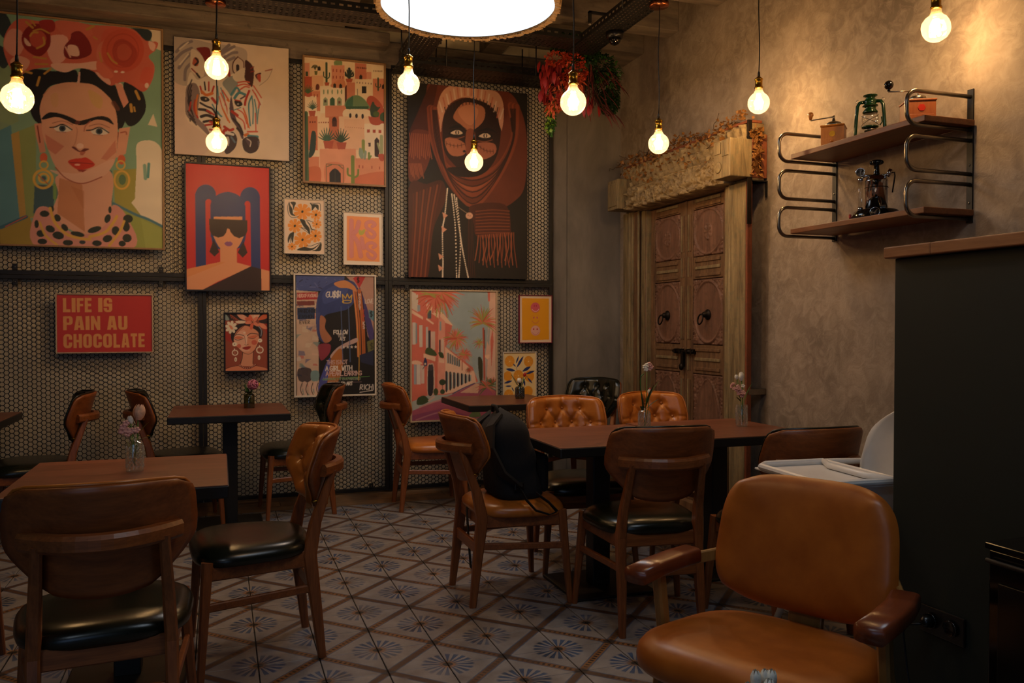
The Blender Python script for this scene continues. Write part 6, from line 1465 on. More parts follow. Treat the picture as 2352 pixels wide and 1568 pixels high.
    for x, y, c in ((340, 1010, '3f6048'), (495, 1020, '2f4a30'), (185, 655, '3c5a44'), (135, 480, '3f6038')):
        s = 1.0 if x > 300 else .62
        for k in range(9):
            q = R(-160 + 17.5 * k); a.line([(x, y), (x + math.cos(q) * 75 * s, y + math.sin(q) * 100 * s), (x + math.cos(q) * 105 * s, y + math.sin(q) * 150 * s)], 22 * s, c, 1, True, True)
    for k in range(9): q = R(-170 + 20 * k); a.line([(215, 225), (215 + math.cos(q) * 22, 190 + math.sin(q) * 16), (215 + math.cos(q) * 38, 205)], 6, '4a4a2c')
    for x, y, w, h in ((358, 1050, 58, 42), (502, 1062, 56, 38), (345, 384, 28, 18), (180, 706, 40, 30), (140, 505, 32, 18), (590, 348, 40, 20), (225, 262, 18, 22), (878, 785, 55, 42)): a.poly([(x - w, y - h), (x + w, y - h), (x + w * .7, y + h), (x - w * .7, y + h)], 'b8583c' if w > 20 else '6a6a34')
    a.P([(830, 740), (820, 640), (850, 600), (900, 640), (930, 640), (890, 700), (910, 745)], '3a4a34').ell(885, 715, 34, 30, '54682f').ell(850, 620, 18, 40, '3a4a34').P([(930, 780), (930, 720), (975, 700), (975, 790)], '3f5a38')
    return a.mottle(.09, 8, 11)
picture('town_print', 'framed print of a terracotta desert town with green dome and cacti', .583, 1.197, 2.326, 3.258, art_town(), M['frame_oak'], .0145, .035)

# ---- 4 woman with shades
def art_shades():
    a = Art(.562, .884, [(83, 60), (1040, 124), (1035, 1506), (80, 1496)], 'cf2f28', .0038)
    sk, bl, br = 'eaa070', '2c3a72', '38231a'
    a.line([(248, 1260), (248, 420)], 118, bl, 1, False).ell(310, 420, 118, 118, bl).line([(876, 1275), (876, 450)], 114, bl, 1, False).ell(818, 450, 113, 116, bl)
    a.P([(360, 690), (362, 540), (430, 430), (560, 388), (690, 430), (765, 540), (770, 700), (765, 900), (690, 1030), (430, 1030), (365, 880)], bl)
    a.line([(334, 1240), (334, 500)], 56, 'cf2f28', 1, False).ell(342, 500, 31, 34, 'cf2f28').line([(794, 1240), (794, 525)], 56, 'cf2f28', 1, False).ell(788, 525, 32, 34, 'cf2f28').poly([(306, 520), (362, 520), (362, 1240), (306, 1240)], 'cf2f28').poly([(766, 545), (820, 545), (820, 1250), (766, 1250)], 'cf2f28')
    a.poly([(362, 540), (372, 500), (372, 900), (362, 900)], bl)
    a.poly([(310, 1010), (470, 1040), (470, 1230), (310, 1230)], 'cf2f28').poly([(664, 1030), (820, 1000), (820, 1230), (664, 1200)], 'cf2f28').P([(365, 860), (400, 960), (470, 1030), (430, 900)], bl).P([(765, 880), (735, 960), (664, 1032), (710, 900)], bl)
    a.P([(400, 840), (408, 920), (470, 1025), (560, 1060), (660, 1030), (725, 930), (735, 840), (560, 780)], sk).rect(470, 980, 663, 1200, sk).rect(400, 668, 728, 708, sk)
    a.poly([(344, 690), (784, 710), (784, 830), (765, 880), (690, 914), (630, 890), (590, 840), (578, 806), (553, 804), (540, 850), (510, 890), (450, 906), (380, 880), (350, 820)], br)
    a.poly([(80, 1265), (470, 1182), (663, 1190), (822, 1232), (660, 1310), (430, 1410), (265, 1500), (80, 1500)], sk).poly([(80, 1265), (470, 1182), (530, 1185), (80, 1360)], 'e6924e', .7).poly([(822, 1232), (938, 1262), (942, 1510), (262, 1500)], br).poly([(938, 1262), (1036, 1286), (1036, 1510), (942, 1510)], sk)
    a.P([(520, 972), (548, 950), (568, 954), (588, 950), (614, 976), (590, 1002), (545, 1000)], '9c5a86').poly([(395, 925), (460, 1068), (404, 1122), (346, 1066)], br).poly([(738, 950), (784, 1078), (728, 1134), (672, 1074)], br)
    return a
picture('shades_poster', 'red poster of a blue haired woman in dark sunglasses, black frame', -.228, .355, 1.520, 2.427, art_shades(), M['frame_black'], .0105, .035, 'print_paper')

# ---- 5 orange flowers
def art_flowers():
    a = Art(.282, .394, [(118, 128), (876, 165), (868, 1172), (108, 1155)], 'ecd3b8', .0026)
    o, d = 'f09a38', '2e2b1a'
    for x, y, r_, w, q in ((460, 370, 165, 150, 25), (720, 430, 105, 95, 10), (310, 640, 135, 130, -40), (735, 605, 90, 85, -30), (455, 905, 160, 150, -30), (705, 830, 120, 120, -40), (250, 1035, 85, 70, 0)):
        n = 8
        for k in range(n):
            b = R(q + 360 * k / n); a.P([(x + 14 * math.cos(b), y + 14 * math.sin(b)), (x + r_ * .75 * math.cos(b - .34), y + w * .75 * math.sin(b - .34)), (x + r_ * math.cos(b - .2), y + w * math.sin(b - .2)), (x + r_ * 1.02 * math.cos(b + .2), y + w * 1.02 * math.sin(b + .2)), (x + r_ * .75 * math.cos(b + .34), y + w * .75 * math.sin(b + .34))], o)
        a.ell(x, y, r_ * .45, w * .45, o).ell(x, y, 22 if r_ > 100 else 14, 26 if r_ > 100 else 17, d, 1, 30)
    for pts in ([(205, 180), (230, 250), (270, 320), (275, 400), (325, 450), (240, 430), (205, 340)], [(230, 190), (320, 185), (335, 220), (310, 270), (290, 340), (270, 250)], [(610, 210), (700, 260), (690, 300), (640, 350), (640, 270)], [(650, 230), (760, 240), (775, 300), (765, 340), (720, 290)], [(410, 515), (500, 530), (530, 600), (590, 680), (600, 800), (540, 720), (470, 640)], [(530, 540), (600, 600), (640, 690), (715, 715), (640, 715), (590, 620)], [(290, 760), (210, 790), (170, 880), (178, 965), (215, 880)], [(290, 765), (235, 860), (262, 965), (280, 880)], [(345, 1100), (480, 1040), (650, 1060), (815, 950), (700, 1060), (590, 1112)], [(635, 1112), (720, 1080), (815, 960), (815, 1080), (770, 1118)]): a.P(pts, d)
    for pts in ([(205, 195), (175, 290), (195, 420), (260, 480), (380, 465)], [(610, 208), (700, 215), (800, 220), (808, 350)], [(430, 670), (500, 690), (560, 730)], [(440, 680), (540, 750), (600, 800)], [(530, 530), (600, 545), (665, 570)], [(560, 560), (610, 650), (625, 750)], [(535, 1015), (620, 1020), (720, 980), (810, 955)], [(285, 770), (225, 860), (228, 965)]): a.line(pts, 11, d)
    return a
picture('flower_print', 'small white framed print of orange flowers and dark leaves', .446, .741, 1.804, 2.208, art_flowers(), M['frame_white'], .005, .02, 'print_paper')

# ---- 6 lettering in pink on orange
def art_kiss():
    a = Art(.285, .387, [(1270, 385), (1965, 412), (1958, 1382), (1262, 1370)], 'ecdcc8', .0026)
    a.poly([(1320, 450), (1915, 480), (1915, 1322), (1312, 1300)], 'f2995a'); k = 'dd8a82'
    def L(pts, w, sm=True): a.line(pts, w + 5, 'd07a52', 1, sm).line(pts, w, k, 1, sm)
    L([(1405, 545), (1398, 1215)], 78, False); L([(1440, 790), (1500, 720), (1540, 570)], 80); L([(1440, 840), (1520, 960), (1570, 1215)], 82); L([(1590, 880), (1605, 960), (1625, 1060)], 72)
    for dx, dy, s in ((0, 0, 1), (10, 400, .92)): L([(1790 + dx, 650 + dy), (1835 + dx, 610 + dy), (1770 + dx, 560 + dy), (1680 + dx, 590 + dy), (1690 + dx, 680 + dy), (1790 + dx, 740 + dy), (1830 + dx, 800 + dy), (1790 + dx, 860 + dy), (1710 + dx, 830 + dy), (1685 + dx, 770 + dy)], 62 * s)
    a.P([(1590, 730), (1640, 700), (1655, 730), (1620, 800), (1560, 815), (1535, 760), (1550, 710)], 'bdb14e')
    return a
picture('lettering_print', 'small white framed print with pink bubble lettering on orange', .876, 1.173, 1.733, 2.129, art_kiss(), M['frame_white'], .0055, .02, 'print_paper')

# ---- 7 veiled woman
def art_veil():
    a = Art(.972, 1.486, [(842, 250), (1603, 322), (1606, 1512), (840, 1500)], '15100d', .0042)
    v1, v2, v3, v4 = '6a2f1c', '8c4327', '4a1d10', 'a85a38'
    a.P([(960, 300), (1010, 255), (1300, 280), (1480, 310), (1560, 420), (1600, 600), (1590, 900), (1520, 1010), (1400, 1060), (1220, 1030), (1120, 940), (1040, 800), (990, 620), (975, 450)], v1)
    a.P([(985, 265), (1030, 260), (1000, 420), (990, 560), (900, 560), (850, 570), (900, 450)], v3).P([(870, 560), (985, 570), (975, 640), (985, 720), (930, 850), (850, 880), (842, 700)], v1).P([(842, 930), (960, 900), (1060, 880), (1080, 1000), (1000, 1200), (960, 1510), (842, 1510)], v3)
    for k in range(9): a.line([(1050 - 22 * k, 900 + 8 * k), (1000 - 16 * k, 1150), (960 - 14 * k, 1500)], 10, v2 if k % 2 else '5a2414', .8)
    for k in range(12): a.line([(850 + 12 * k, 575 + k), (858 + 11 * k, 650), (850 + 13 * k, 720 + 10 * (k % 3))], 5, v4, .8)
    for k in range(9): a.line([(850 + 9 * k, 770), (860 + 10 * k, 840 + 12 * (k % 3))], 5, v4, .7)
    # face
    a.P([(1060, 560), (1080, 440), (1150, 370), (1260, 350), (1380, 390), (1430, 480), (1430, 620), (1400, 740), (1330, 820), (1210, 830), (1120, 760), (1070, 680)], '2a140d')
    a.P([(1130, 470), (1190, 385), (1270, 385), (1330, 420), (1320, 500), (1240, 560), (1180, 520)], 'b5714f').P([(1160, 430), (1230, 395), (1290, 430), (1250, 520), (1200, 500)], 'c88561').P([(1080, 610), (1150, 610), (1210, 650), (1200, 710), (1130, 720), (1090, 680)], 'b06c4c').P([(1280, 640), (1390, 640), (1400, 700), (1330, 740), (1290, 710)], 'a8644a').P([(1215, 560), (1265, 560), (1275, 690), (1240, 720), (1210, 690)], '8a4a30').ell(1200, 690, 10, 8, '1a0c08').ell(1270, 692, 10, 8, '1a0c08')
    for x, y in ((1155, 572), (1335, 592)):
        a.P([(x - 55, y + 6), (x - 25, y - 22), (x + 20, y - 22), (x + 48, y + 4), (x + 10, y + 20), (x - 30, y + 20)], '14090a').P([(x - 42, y + 3), (x - 15, y - 15), (x + 15, y - 15), (x + 35, y + 4), (x, y + 12)], 'd8bda0').ell(x, y - 2, 13, 14, '3a2a20').ell(x, y - 2, 5, 12, 'd8c0a4').line([(x - 50, y + 30), (x, y + 36), (x + 45, y + 24)], 5, '8a5038')
    a.P([(1100, 545), (1160, 522), (1230, 555), (1190, 540)], '100808').P([(1280, 565), (1350, 540), (1410, 570), (1350, 555)], '100808')
    for x0, y0, x1, y1 in ((1085, 640, 1205, 645), (1285, 650, 1385, 690)):
        a.line([(x0, y0), ((x0 + x1) / 2, (y0 + y1) / 2 + 14), (x1, y1)], 3, '3a1a10')
        for k in range(6): q = k / 5; x = x0 + (x1 - x0) * q; y = y0 + (y1 - y0) * q + 14 * math.sin(PI * q); a.line([(x, y - 12), (x + 2, y + 12)], 3, '3a1a10', 1, False)
    # head band and scarf folds
    band = smooth([(1022, 545), (1025, 420), (1055, 322), (1110, 274), (1200, 270), (1320, 286), (1410, 312), (1448, 380), (1452, 480), (1440, 560)], 5, False) + smooth([(1425, 520), (1405, 440), (1350, 388), (1270, 358), (1190, 348), (1120, 378), (1080, 432), (1060, 500), (1052, 570)], 5, False); a.poly(band, 'd29a7c')
    for k in range(20): q = k / 19; x = 1020 + 430 * q; y = 420 - 150 * math.sin(PI * min(1, q * 1.05)) ** .7; a.line([(x, y), (x + 40 * (.5 - q), y + 62)], 9, 'e6cdb4' if k % 2 else 'c0664a', .7)
    for k in range(16): q = k / 15; x = 1075 + 340 * q; a.line([(x, 470 - 130 * math.sin(PI * (.18 + .64 * q)) + 10), (x + 16 * (.5 - q), 495 - 120 * math.sin(PI * (.18 + .64 * q)) + 14)], 6, '3a1c12')
    for r_, c, w in ((0, v2, 46), (45, v1, 40), (85, v4, 26), (120, v2, 40), (165, v1, 36), (200, v2, 26)): a.line([(985 + r_ * .15, 420), (1005 + r_ * .2, 620), (1080 + r_ * .1, 790 + r_ * .35), (1250, 850 + r_ * .95), (1420 - r_ * .1, 790 + r_ * .5), (1520, 600 + r_ * .2), (1500 + r_ * .2, 400)], w, c, .85)
    for r_ in (25, 66, 104, 144, 184): a.line([(995 + r_ * .15, 430), (1010 + r_ * .2, 620), (1085 + r_ * .1, 795 + r_ * .35), (1250, 852 + r_ * .95), (1415 - r_ * .1, 792 + r_ * .5), (1512, 600 + r_ * .2), (1490 + r_ * .2, 420)], 8, '30120a', .9)
    a.P([(1090, 800), (1160, 850), (1280, 850), (1360, 800), (1330, 760), (1250, 800), (1180, 790)], '1c0d09').line([(1500, 480), (1510, 560)], 14, '2a0f08')
    # scarf end and fringe
    a.P([(1240, 1040), (1460, 1030), (1500, 1190), (1480, 1230), (1290, 1240), (1260, 1150)], v3)
    for k in range(8): a.line([(1275, 1075 + 20 * k), (1380, 1065 + 21 * k), (1490, 1072 + 20 * k)], 6, v2, .8)
    for k in range(20): x = 1290 + 12 * k; a.line([(x, 1230 - k), (x - 6 + 9 * (k % 3), 1300), (x + 14 * ((k % 4) - 1.5), 1390 + 15 * (k % 4))], 6, v2 if k % 2 else v4, .9)
    for k in range(4): a.line([(1228 + 9 * k, 1120), (1226 + 10 * k, 1300), (1230 + 13 * k, 1500)], 4, v3)
    # necklaces
    for pts in ([(1092, 930), (1075, 1100), (1060, 1200), (1062, 1400), (1060, 1500)], [(1120, 965), (1142, 1180), (1150, 1500)], [(1135, 970), (1170, 1200), (1190, 1330), (1225, 1500)], [(1150, 990), (1175, 1250), (1165, 1500)]):
        q = smooth(pts, 16, False)
        for k in range(0, len(q)): a.ell(q[k][0], q[k][1], 4.5, 5.5, 'e6d2b8')
    for x, y in ((1075, 1100), (1068, 1190), (1048, 1365), (1046, 1440)): a.poly([(x - 16, y - 20), (x + 20, y + 2), (x - 8, y + 24)], 'd99a7c')
    a.ell(1232, 1103, 23, 21, 'd9a486').ell(1225, 1100, 3, 3, '2a1410').ell(1238, 1104, 3, 3, '2a1410').line([(1150, 1040), (1200, 1075), (1225, 1090)], 3, 'a08068')
    return a.mottle(.12, 12, 17)
picture('veiled_woman_canvas', 'large dark canvas of a woman in a brown veil, right of the wall', 1.366, 2.340, 1.650, 3.137, art_veil(), M['frame_black'], 0, .034)

# ---- 8 lettering sign
def art_sign():
    a = Art(.586, .388, [(420, 305), (1147, 315), (1143, 745), (418, 743)], 'c9331c', .0026); o = 'e8a055'; red = 'c9331c'
    def G(ch, x, y, w, h):
        s = .37; X = lambda q: x + q * w; Yy = lambda q: y + q * h
        def rc(a0, b0, a1, b1, c=o): a.rect(X(a0), Yy(b0), X(a1), Yy(b1), c)
        def rr(a0, b0, a1, b1, r_, c=o):
            w_, h_ = (a1 - a0) * w, (b1 - b0) * h; R_ = r_ * w; x0, y0 = X(a0), Yy(b0); pts = []
            for cx, cy, q0 in ((x0 + w_ - R_, y0 + R_, -90), (x0 + w_ - R_, y0 + h_ - R_, 0), (x0 + R_, y0 + h_ - R_, 90), (x0 + R_, y0 + R_, 180)): pts += [(cx + R_ * math.cos(R(q0 + 22.5 * k)), cy + R_ * math.sin(R(q0 + 22.5 * k))) for k in range(5)]
            a.poly(pts, c)
        if ch == 'I': rc(0, 0, 1, 1)
        elif ch == 'L': rc(0, 0, s + .08, 1); rc(0, .80, 1, 1)
        elif ch in 'FE':
            rc(0, 0, s + .08, 1); rc(0, 0, 1, .19); rc(0, .41, .92, .58)
            if ch == 'E': rc(0, .81, 1, 1)
        elif ch == 'T': rc(0, 0, 1, .20); rc(.29, 0, .71, 1)
        elif ch == 'H': rc(0, 0, s, 1); rc(1 - s, 0, 1, 1); rc(0, .41, 1, .60)
        elif ch == 'N': rc(0, 0, .32, 1); rc(.68, 0, 1, 1); a.poly([(X(0), Yy(0)), (X(.34), Yy(0)), (X(1), Yy(1)), (X(.66), Yy(1))], o)
        elif ch == 'A': a.poly([(X(0), Yy(1)), (X(.24), Yy(0)), (X(.76), Yy(0)), (X(1), Yy(1)), (X(.63), Yy(1)), (X(.60), Yy(.83)), (X(.40), Yy(.83)), (X(.37), Yy(1))], o); a.poly([(X(.43), Yy(.66)), (X(.5), Yy(.22)), (X(.57), Yy(.66))], red)
        elif ch == 'P': rr(.0, 0, 1, .62, .30); rc(0, 0, s, 1); rr(.37, .16, .64, .46, .08, red)
        elif ch == 'U': rr(0, .0, 1, 1, .34); rc(0, 0, 1, .4); rr(.385, -.1, .615, .83, .11, red); rc(.385, -.02, .615, .5, red)
        elif ch in 'OC':
            rr(0, 0, 1, 1, .38); rr(.385, .17, .615, .83, .11, red)
            if ch == 'C': rc(.5, .40, 1.02, .60, red)
        elif ch == 'S':
            rr(0, 0, 1, 1, .36); rr(.38, .15, .62, .42, .10, red); rr(.38, .60, .62, .85, .10, red); rc(.5, .31, 1.02, .40, red); rc(-.02, .62, .5, .70, red); a.poly([(X(.36), Yy(.34)), (X(.62), Yy(.50)), (X(.62), Yy(.66)), (X(.36), Yy(.50))], o)
    def word(txt, x, y, h, wid):
        for ch, w in zip(txt, wid): G(ch, x, y, w, h) if ch != ' ' else None; x += w + 10
    word('LIFE IS', 465, 332, 108, (56, 30, 50, 52, 30, 32, 66)); word('PAIN AU', 465, 470, 106, (72, 78, 30, 72, 32, 76, 70)); word('CHOCOLATE', 465, 606, 106, (66, 64, 66, 66, 68, 52, 62, 50, 48))
    return a
picture('lettering_sign', 'red sign lettered LIFE IS PAIN AU CHOCOLATE', -1.040, -.437, 1.089, 1.494, art_sign(), M['frame_pale'], .0075, .03, 'print_paper')

# ---- 9 lady with closed eyes
def art_lady():
    a = Art(.288, .410, [(157, 185), (1083, 195), (1075, 1385), (155, 1393)], '9a4a34', .0026); b = '241816'
    a.rect(150, 180, 1090, 330, '2a201f').P([(150, 560), (260, 640), (300, 800), (240, 780), (150, 700)], 'a83222').P([(980, 420), (1090, 380), (1090, 620), (1040, 560)], 'b23a26').P([(160, 190), (245, 300), (200, 330), (150, 300)], '8fa09a')
    a.P([(410, 185), (520, 190), (640, 260), (720, 340), (600, 330), (480, 280)], 'e8a88a').P([(700, 190), (790, 190), (780, 300), (720, 300)], 'e8b090').P([(800, 190), (920, 195), (870, 280), (790, 320)], 'efc0a0').P([(890, 290), (1000, 200), (1090, 200), (1080, 280), (960, 320), (880, 330)], 'd8693f').P([(590, 280), (700, 260), (720, 350), (640, 350)], 'd86a48').P([(380, 350), (480, 330), (610, 350), (560, 390), (430, 390)], 'ecd4b8').P([(880, 400), (980, 390), (1080, 480), (1060, 515), (960, 490)], 'e88f6c').P([(910, 330), (1080, 335), (1070, 400), (930, 380)], b)
    for k in range(4): a.line([(260 + 40 * k, 190 + 30 * k), (300 + 40 * k, 280 + 20 * k)], 9, 'c85a34')
    a.line([(250, 190), (460, 330)], 9, 'd0603a')
    a.P([(280, 640), (330, 480), (480, 400), (700, 400), (880, 460), (980, 560), (950, 700), (900, 690), (880, 580), (700, 460), (560, 440), (400, 560), (340, 720), (330, 790), (290, 740)], b).line([(870, 430), (950, 540), (940, 660)], 22, '8a909a')
    a.P([(340, 690), (420, 560), (560, 450), (700, 470), (860, 560), (890, 660), (880, 800), (800, 950), (680, 1040), (540, 1000), (420, 900), (360, 800)], 'e49a76').P([(360, 660), (470, 560), (600, 560), (620, 820), (700, 1010), (560, 990), (420, 880), (350, 760)], 'ecb496').poly([(530, 990), (770, 970), (750, 1250), (800, 1300), (470, 1290), (500, 1230)], 'e09a78').P([(150, 1360), (300, 1300), (450, 1280), (650, 1340), (850, 1290), (1090, 1360), (1090, 1400), (150, 1400)], 'e08a64')
    a.P([(600, 640), (640, 650), (625, 830), (600, 830), (575, 700)], 'f0c8ac').line([(575, 660), (605, 820)], 9, '8a3424').ell(575, 590, 28, 14, 'f4dcc4')
    for pts, w in (([(375, 640), (450, 622), (560, 650)], 14), ([(640, 655), (720, 605), (880, 622)], 16), ([(345, 712), (430, 745), (550, 712)], 13), ([(665, 695), (770, 712), (880, 645)], 13), ([(340, 690), (440, 560), (560, 450)], 10), ([(420, 900), (540, 1005), (680, 1040), (800, 950), (880, 800)], 10), ([(535, 1000), (520, 1130), (480, 1230)], 14), ([(768, 980), (755, 1240)], 12), ([(155, 1345), (300, 1300), (450, 1280)], 10), ([(820, 1285), (1000, 1320)], 8), ([(575, 840), (620, 850), (665, 832)], 9)): a.line(pts, w, b)
    a.P([(350, 690), (440, 660), (540, 690), (440, 730)], 'dd7a54').P([(660, 690), (760, 650), (870, 650), (780, 705)], 'dd7a54').ell(455, 870, 45, 45, 'd0503a', .8).ell(790, 795, 62, 54, 'd0503a', .8).P([(522, 908), (590, 885), (625, 878), (712, 882), (680, 930), (620, 950), (560, 935)], 'a82a1e').line([(525, 910), (620, 905), (712, 884)], 6, '6a1a14')
    for k in range(8): q = R(360 * k / 8 + 12); a.ell(285 + 90 * math.cos(q), 470 + 92 * math.sin(q), 48, 32, 'efe0c4', 1, math.degrees(q))
    a.ell(285, 470, 62, 62, 'efe0c4').P([(235, 430), (290, 440), (330, 510), (280, 510)], 'dd8a68')
    for k in range(5): q = R(72 * k + 30); a.ell(755 + 85 * math.cos(q), 365 + 85 * math.sin(q), 80, 36, 'e0694a' if k % 2 else 'e88a6a', 1, math.degrees(q))
    for k in range(6): q = R(60 * k); a.line([(755, 365), (755 + 45 * math.cos(q), 365 + 40 * math.sin(q))], 7, b)
    w_ = 'f0e2ca'
    a.ell(358, 830, 52, 44, w_).ell(355, 828, 12, 12, b).ring(365, 1010, 60, 54, 20, w_).line([(362, 980), (365, 1030)], 12, 'd8a080').ell(352, 935, 14, 14, w_).ell(378, 1150, 28, 48, w_).ell(376, 1155, 8, 28, 'a88a68')
    a.ell(920, 755, 46, 42, w_).ell(914, 757, 10, 10, b).ring(912, 955, 70, 64, 24, w_).ring(900, 950, 40, 40, 12, 'c8805c').ell(905, 870, 14, 14, w_).ell(892, 1115, 28, 50, w_).ell(890, 1120, 8, 28, 'a88a68')
    q = smooth([(460, 1275), (540, 1320), (640, 1340), (740, 1310), (810, 1265)], 5, False)
    for k in range(0, len(q), 2): a.ell(q[k][0], q[k][1], 24, 20, '7a2018').ell(q[k][0] - 4, q[k][1] - 4, 10, 9, 'e8c0a0')
    return a
picture('closed_eyes_print', 'small black framed print of a woman with closed eyes and white earrings', .026, .337, .942, 1.371, art_lady(), M['frame_black'], .010, .03)

# ---- 10 graffiti collage (plain stand-in for the collage after a known painting)
def art_collage():
    a = Art(.570, .888, [(122, 97), (980, 135), (955, 1445), (95, 1450)], '14100f', .0034); rg = random.Random(31)
    a.poly([(95, 90), (660, 115), (640, 290), (95, 270)], '46548c').poly([(95, 265), (360, 290), (345, 1460), (90, 1460)], 'cdae94').poly([(660, 110), (985, 130), (975, 900), (900, 800), (840, 300)], 'b58a78').P([(820, 240), (900, 480), (970, 760), (960, 960), (900, 760), (840, 400)], '463a72')
    for k in range(46): x, y = rg.uniform(100, 330), rg.uniform(290, 1440); a.poly([(x, y), (x + rg.uniform(20, 90), y + rg.uniform(-10, 10)), (x + rg.uniform(20, 80), y + rg.uniform(15, 70)), (x - 5, y + rg.uniform(15, 60))], rg.choice(['d8c4a8', 'b8988a', 'c25a52', '6d8f8c', 'd9b49c', 'b5b09a', '5a5f88']), .7)
    for k in range(30): x, y = rg.uniform(100, 640), rg.uniform(110, 270); a.line([(x, y), (x + rg.uniform(-30, 60), y + rg.uniform(-20, 50))], rg.uniform(4, 14), rg.choice(['2c3260', '6a70a8', '231a30']), .7)
    a.rect(125, 295, 355, 375, 'b02f32').text('HEAD OF A YOUNG', 135, 312, 36, 6, 'e2b9a4', 1, .44).rect(125, 390, 320, 440, '7a3a34').rect(125, 462, 318, 592, '2c3a5c').text('PAINTED IN THE', 138, 482, 40, 6, '14161f', 1, .42).text('FASHION', 150, 545, 40, 6, '14161f', 1, .62).text('EVER', 150, 610, 34, 6, '30241f', 1, .9)
    # swathes of colour in place of a figure
    a.P([(340, 420), (420, 250), (600, 170), (760, 190), (800, 330), (700, 480), (560, 520), (430, 560), (370, 700), (420, 860), (340, 760)], '33427a', .95).P([(430, 620), (560, 560), (760, 560), (790, 800), (640, 900), (500, 860)], '1a1413').P([(380, 560), (440, 600), (430, 700), (500, 820), (420, 860), (370, 740)], 'b0714f').P([(420, 300), (560, 220), (700, 210), (660, 330), (520, 400), (420, 420)], '3f4f8a')
    for x in (785, 810, 838, 858): a.line([(x - 30, 280), (x, 640), (x + 5, 1020)], 20, 'd8864a' if x % 2 else 'b8642e').line([(x - 14, 300), (x + 14, 640), (x + 16, 1000)], 7, '14100f')
    a.P([(540, 200), (660, 170), (760, 230), (790, 300), (700, 260), (600, 250)], 'd08a55')
    a.P([(480, 1010), (560, 920), (690, 850), (780, 815), (780, 860), (660, 910), (560, 980), (500, 1040)], 'c2a298').P([(500, 1020), (600, 930), (620, 1100), (560, 1300), (440, 1380), (370, 1360), (430, 1180)], 'b06a2e').P([(330, 1380), (420, 1120), (480, 1040), (440, 1300), (400, 1400)], '4a4f98').poly([(890, 860), (970, 830), (965, 950), (900, 980)], '6b6a3c').poly([(800, 1010), (960, 960), (955, 1130), (820, 1090)], '232845')
    a.P([(355, 880), (480, 880), (470, 980), (380, 1060), (350, 960)], 'a03a4a', .8).P([(120, 1150), (260, 1150), (250, 1290), (130, 1280)], '2a2530', .9).P([(110, 1020), (150, 1015), (150, 1055), (108, 1055)], 'd8c8b8').P([(265, 1180), (345, 1180), (340, 1280), (265, 1280)], '7d9a98')
    a.poly([(750, 150), (800, 120), (890, 135), (820, 260)], 'b53030').text('$', 795, 145, 50, 7, '14100f').poly([(915, 500), (975, 520), (975, 640), (920, 590)], '5f8a96').text('$', 930, 525, 55, 7, '14100f').text('$', 925, 880, 60, 6, '2c2a1c')
    a.line([(640, 420), (630, 325), (665, 370), (685, 320), (705, 370), (735, 335), (725, 400)], 10, 'd9b03a', 1, False).ring(678, 408, 48, 16, 9, 'd9b03a').text('GU$$I', 448, 292, 62, 8, 'e6dcd0', 1, .60, .1)
    a.text('FOLLOW', 525, 725, 42, 8, 'e6dcd0', 1, .62).text('YOUR', 570, 775, 28, 5, 'b8aca0', 1, .62).text('ART', 590, 805, 36, 6, 'd8cec2', 1, .6)
    for k, ch in enumerate('MONEY'): a.text(ch, 812, 320 + 38 * k, 30, 6, 'd8ccc0')
    for k, ch in enumerate('TALKS'): a.text(ch, 852, 505 + 44 * k, 32, 6, 'c23a3a' if k < 3 else 'd8ccc0')
    for x in (628, 676, 720, 764): a.poly([(x + 20 * math.cos(R(-90 + 36 * k)) * (1 if k % 2 == 0 else .42), 915 + 20 * math.sin(R(-90 + 36 * k)) * (1 if k % 2 == 0 else .42)) for k in range(10)], 'd8ccc0')
    a.text('THIS IS NOT', 440, 1060, 44, 7, 'c8a8a0', 1, .60).text('A GIRL WITH', 425, 1125, 50, 9, 'e6dcd0', 1, .68).text('A PEARL EARRING', 428, 1185, 48, 8, 'd8b4ac', 1, .62).text('(OBVIOUSLY IT IS A PAINTING)', 390, 1255, 28, 4, '9aa890', 1, .66).line([(385, 1275), (640, 1262), (910, 1248)], 6, '5f9a4a').text('RECYCLED ART', 452, 1305, 36, 8, 'e6dcd0', 1, .66).text('RICHI', 800, 1340, 56, 8, 'e6dcd0', 1, .74, .15).line([(800, 1425), (945, 1405)], 7, 'e6dcd0').line([(720, 1310), (820, 1308)], 4, '9a7a80').line([(790, 720), (800, 1000), (790, 1290)], 9, 'c99a3a').text('LOVE', 880, 385, 46, 6, 'd8ccc0', 1, .5)
    for x, c in ((612, '4f6088'), (695, '54688f')): a.line([(x, 460), (x + 4, 800), (x + 4, 1080)], 10, c, .8)
    for k in range(4): x = 110 + 60 * k; a.P([(x, 1300), (x + 45, 1310), (x + 40, 1440), (x + 8, 1430)], 'd9b8a4').line([(x + 48, 1310), (x + 30, 1380), (x + 50, 1440)], 8, '1c1614')
    return a.mottle(.10, 14, 23)
picture('graffiti_collage', 'graffiti style collage poster with scrawled words in a white frame', .512, 1.118, .748, 1.660, art_collage(), M['frame_white'], .0125, .035)

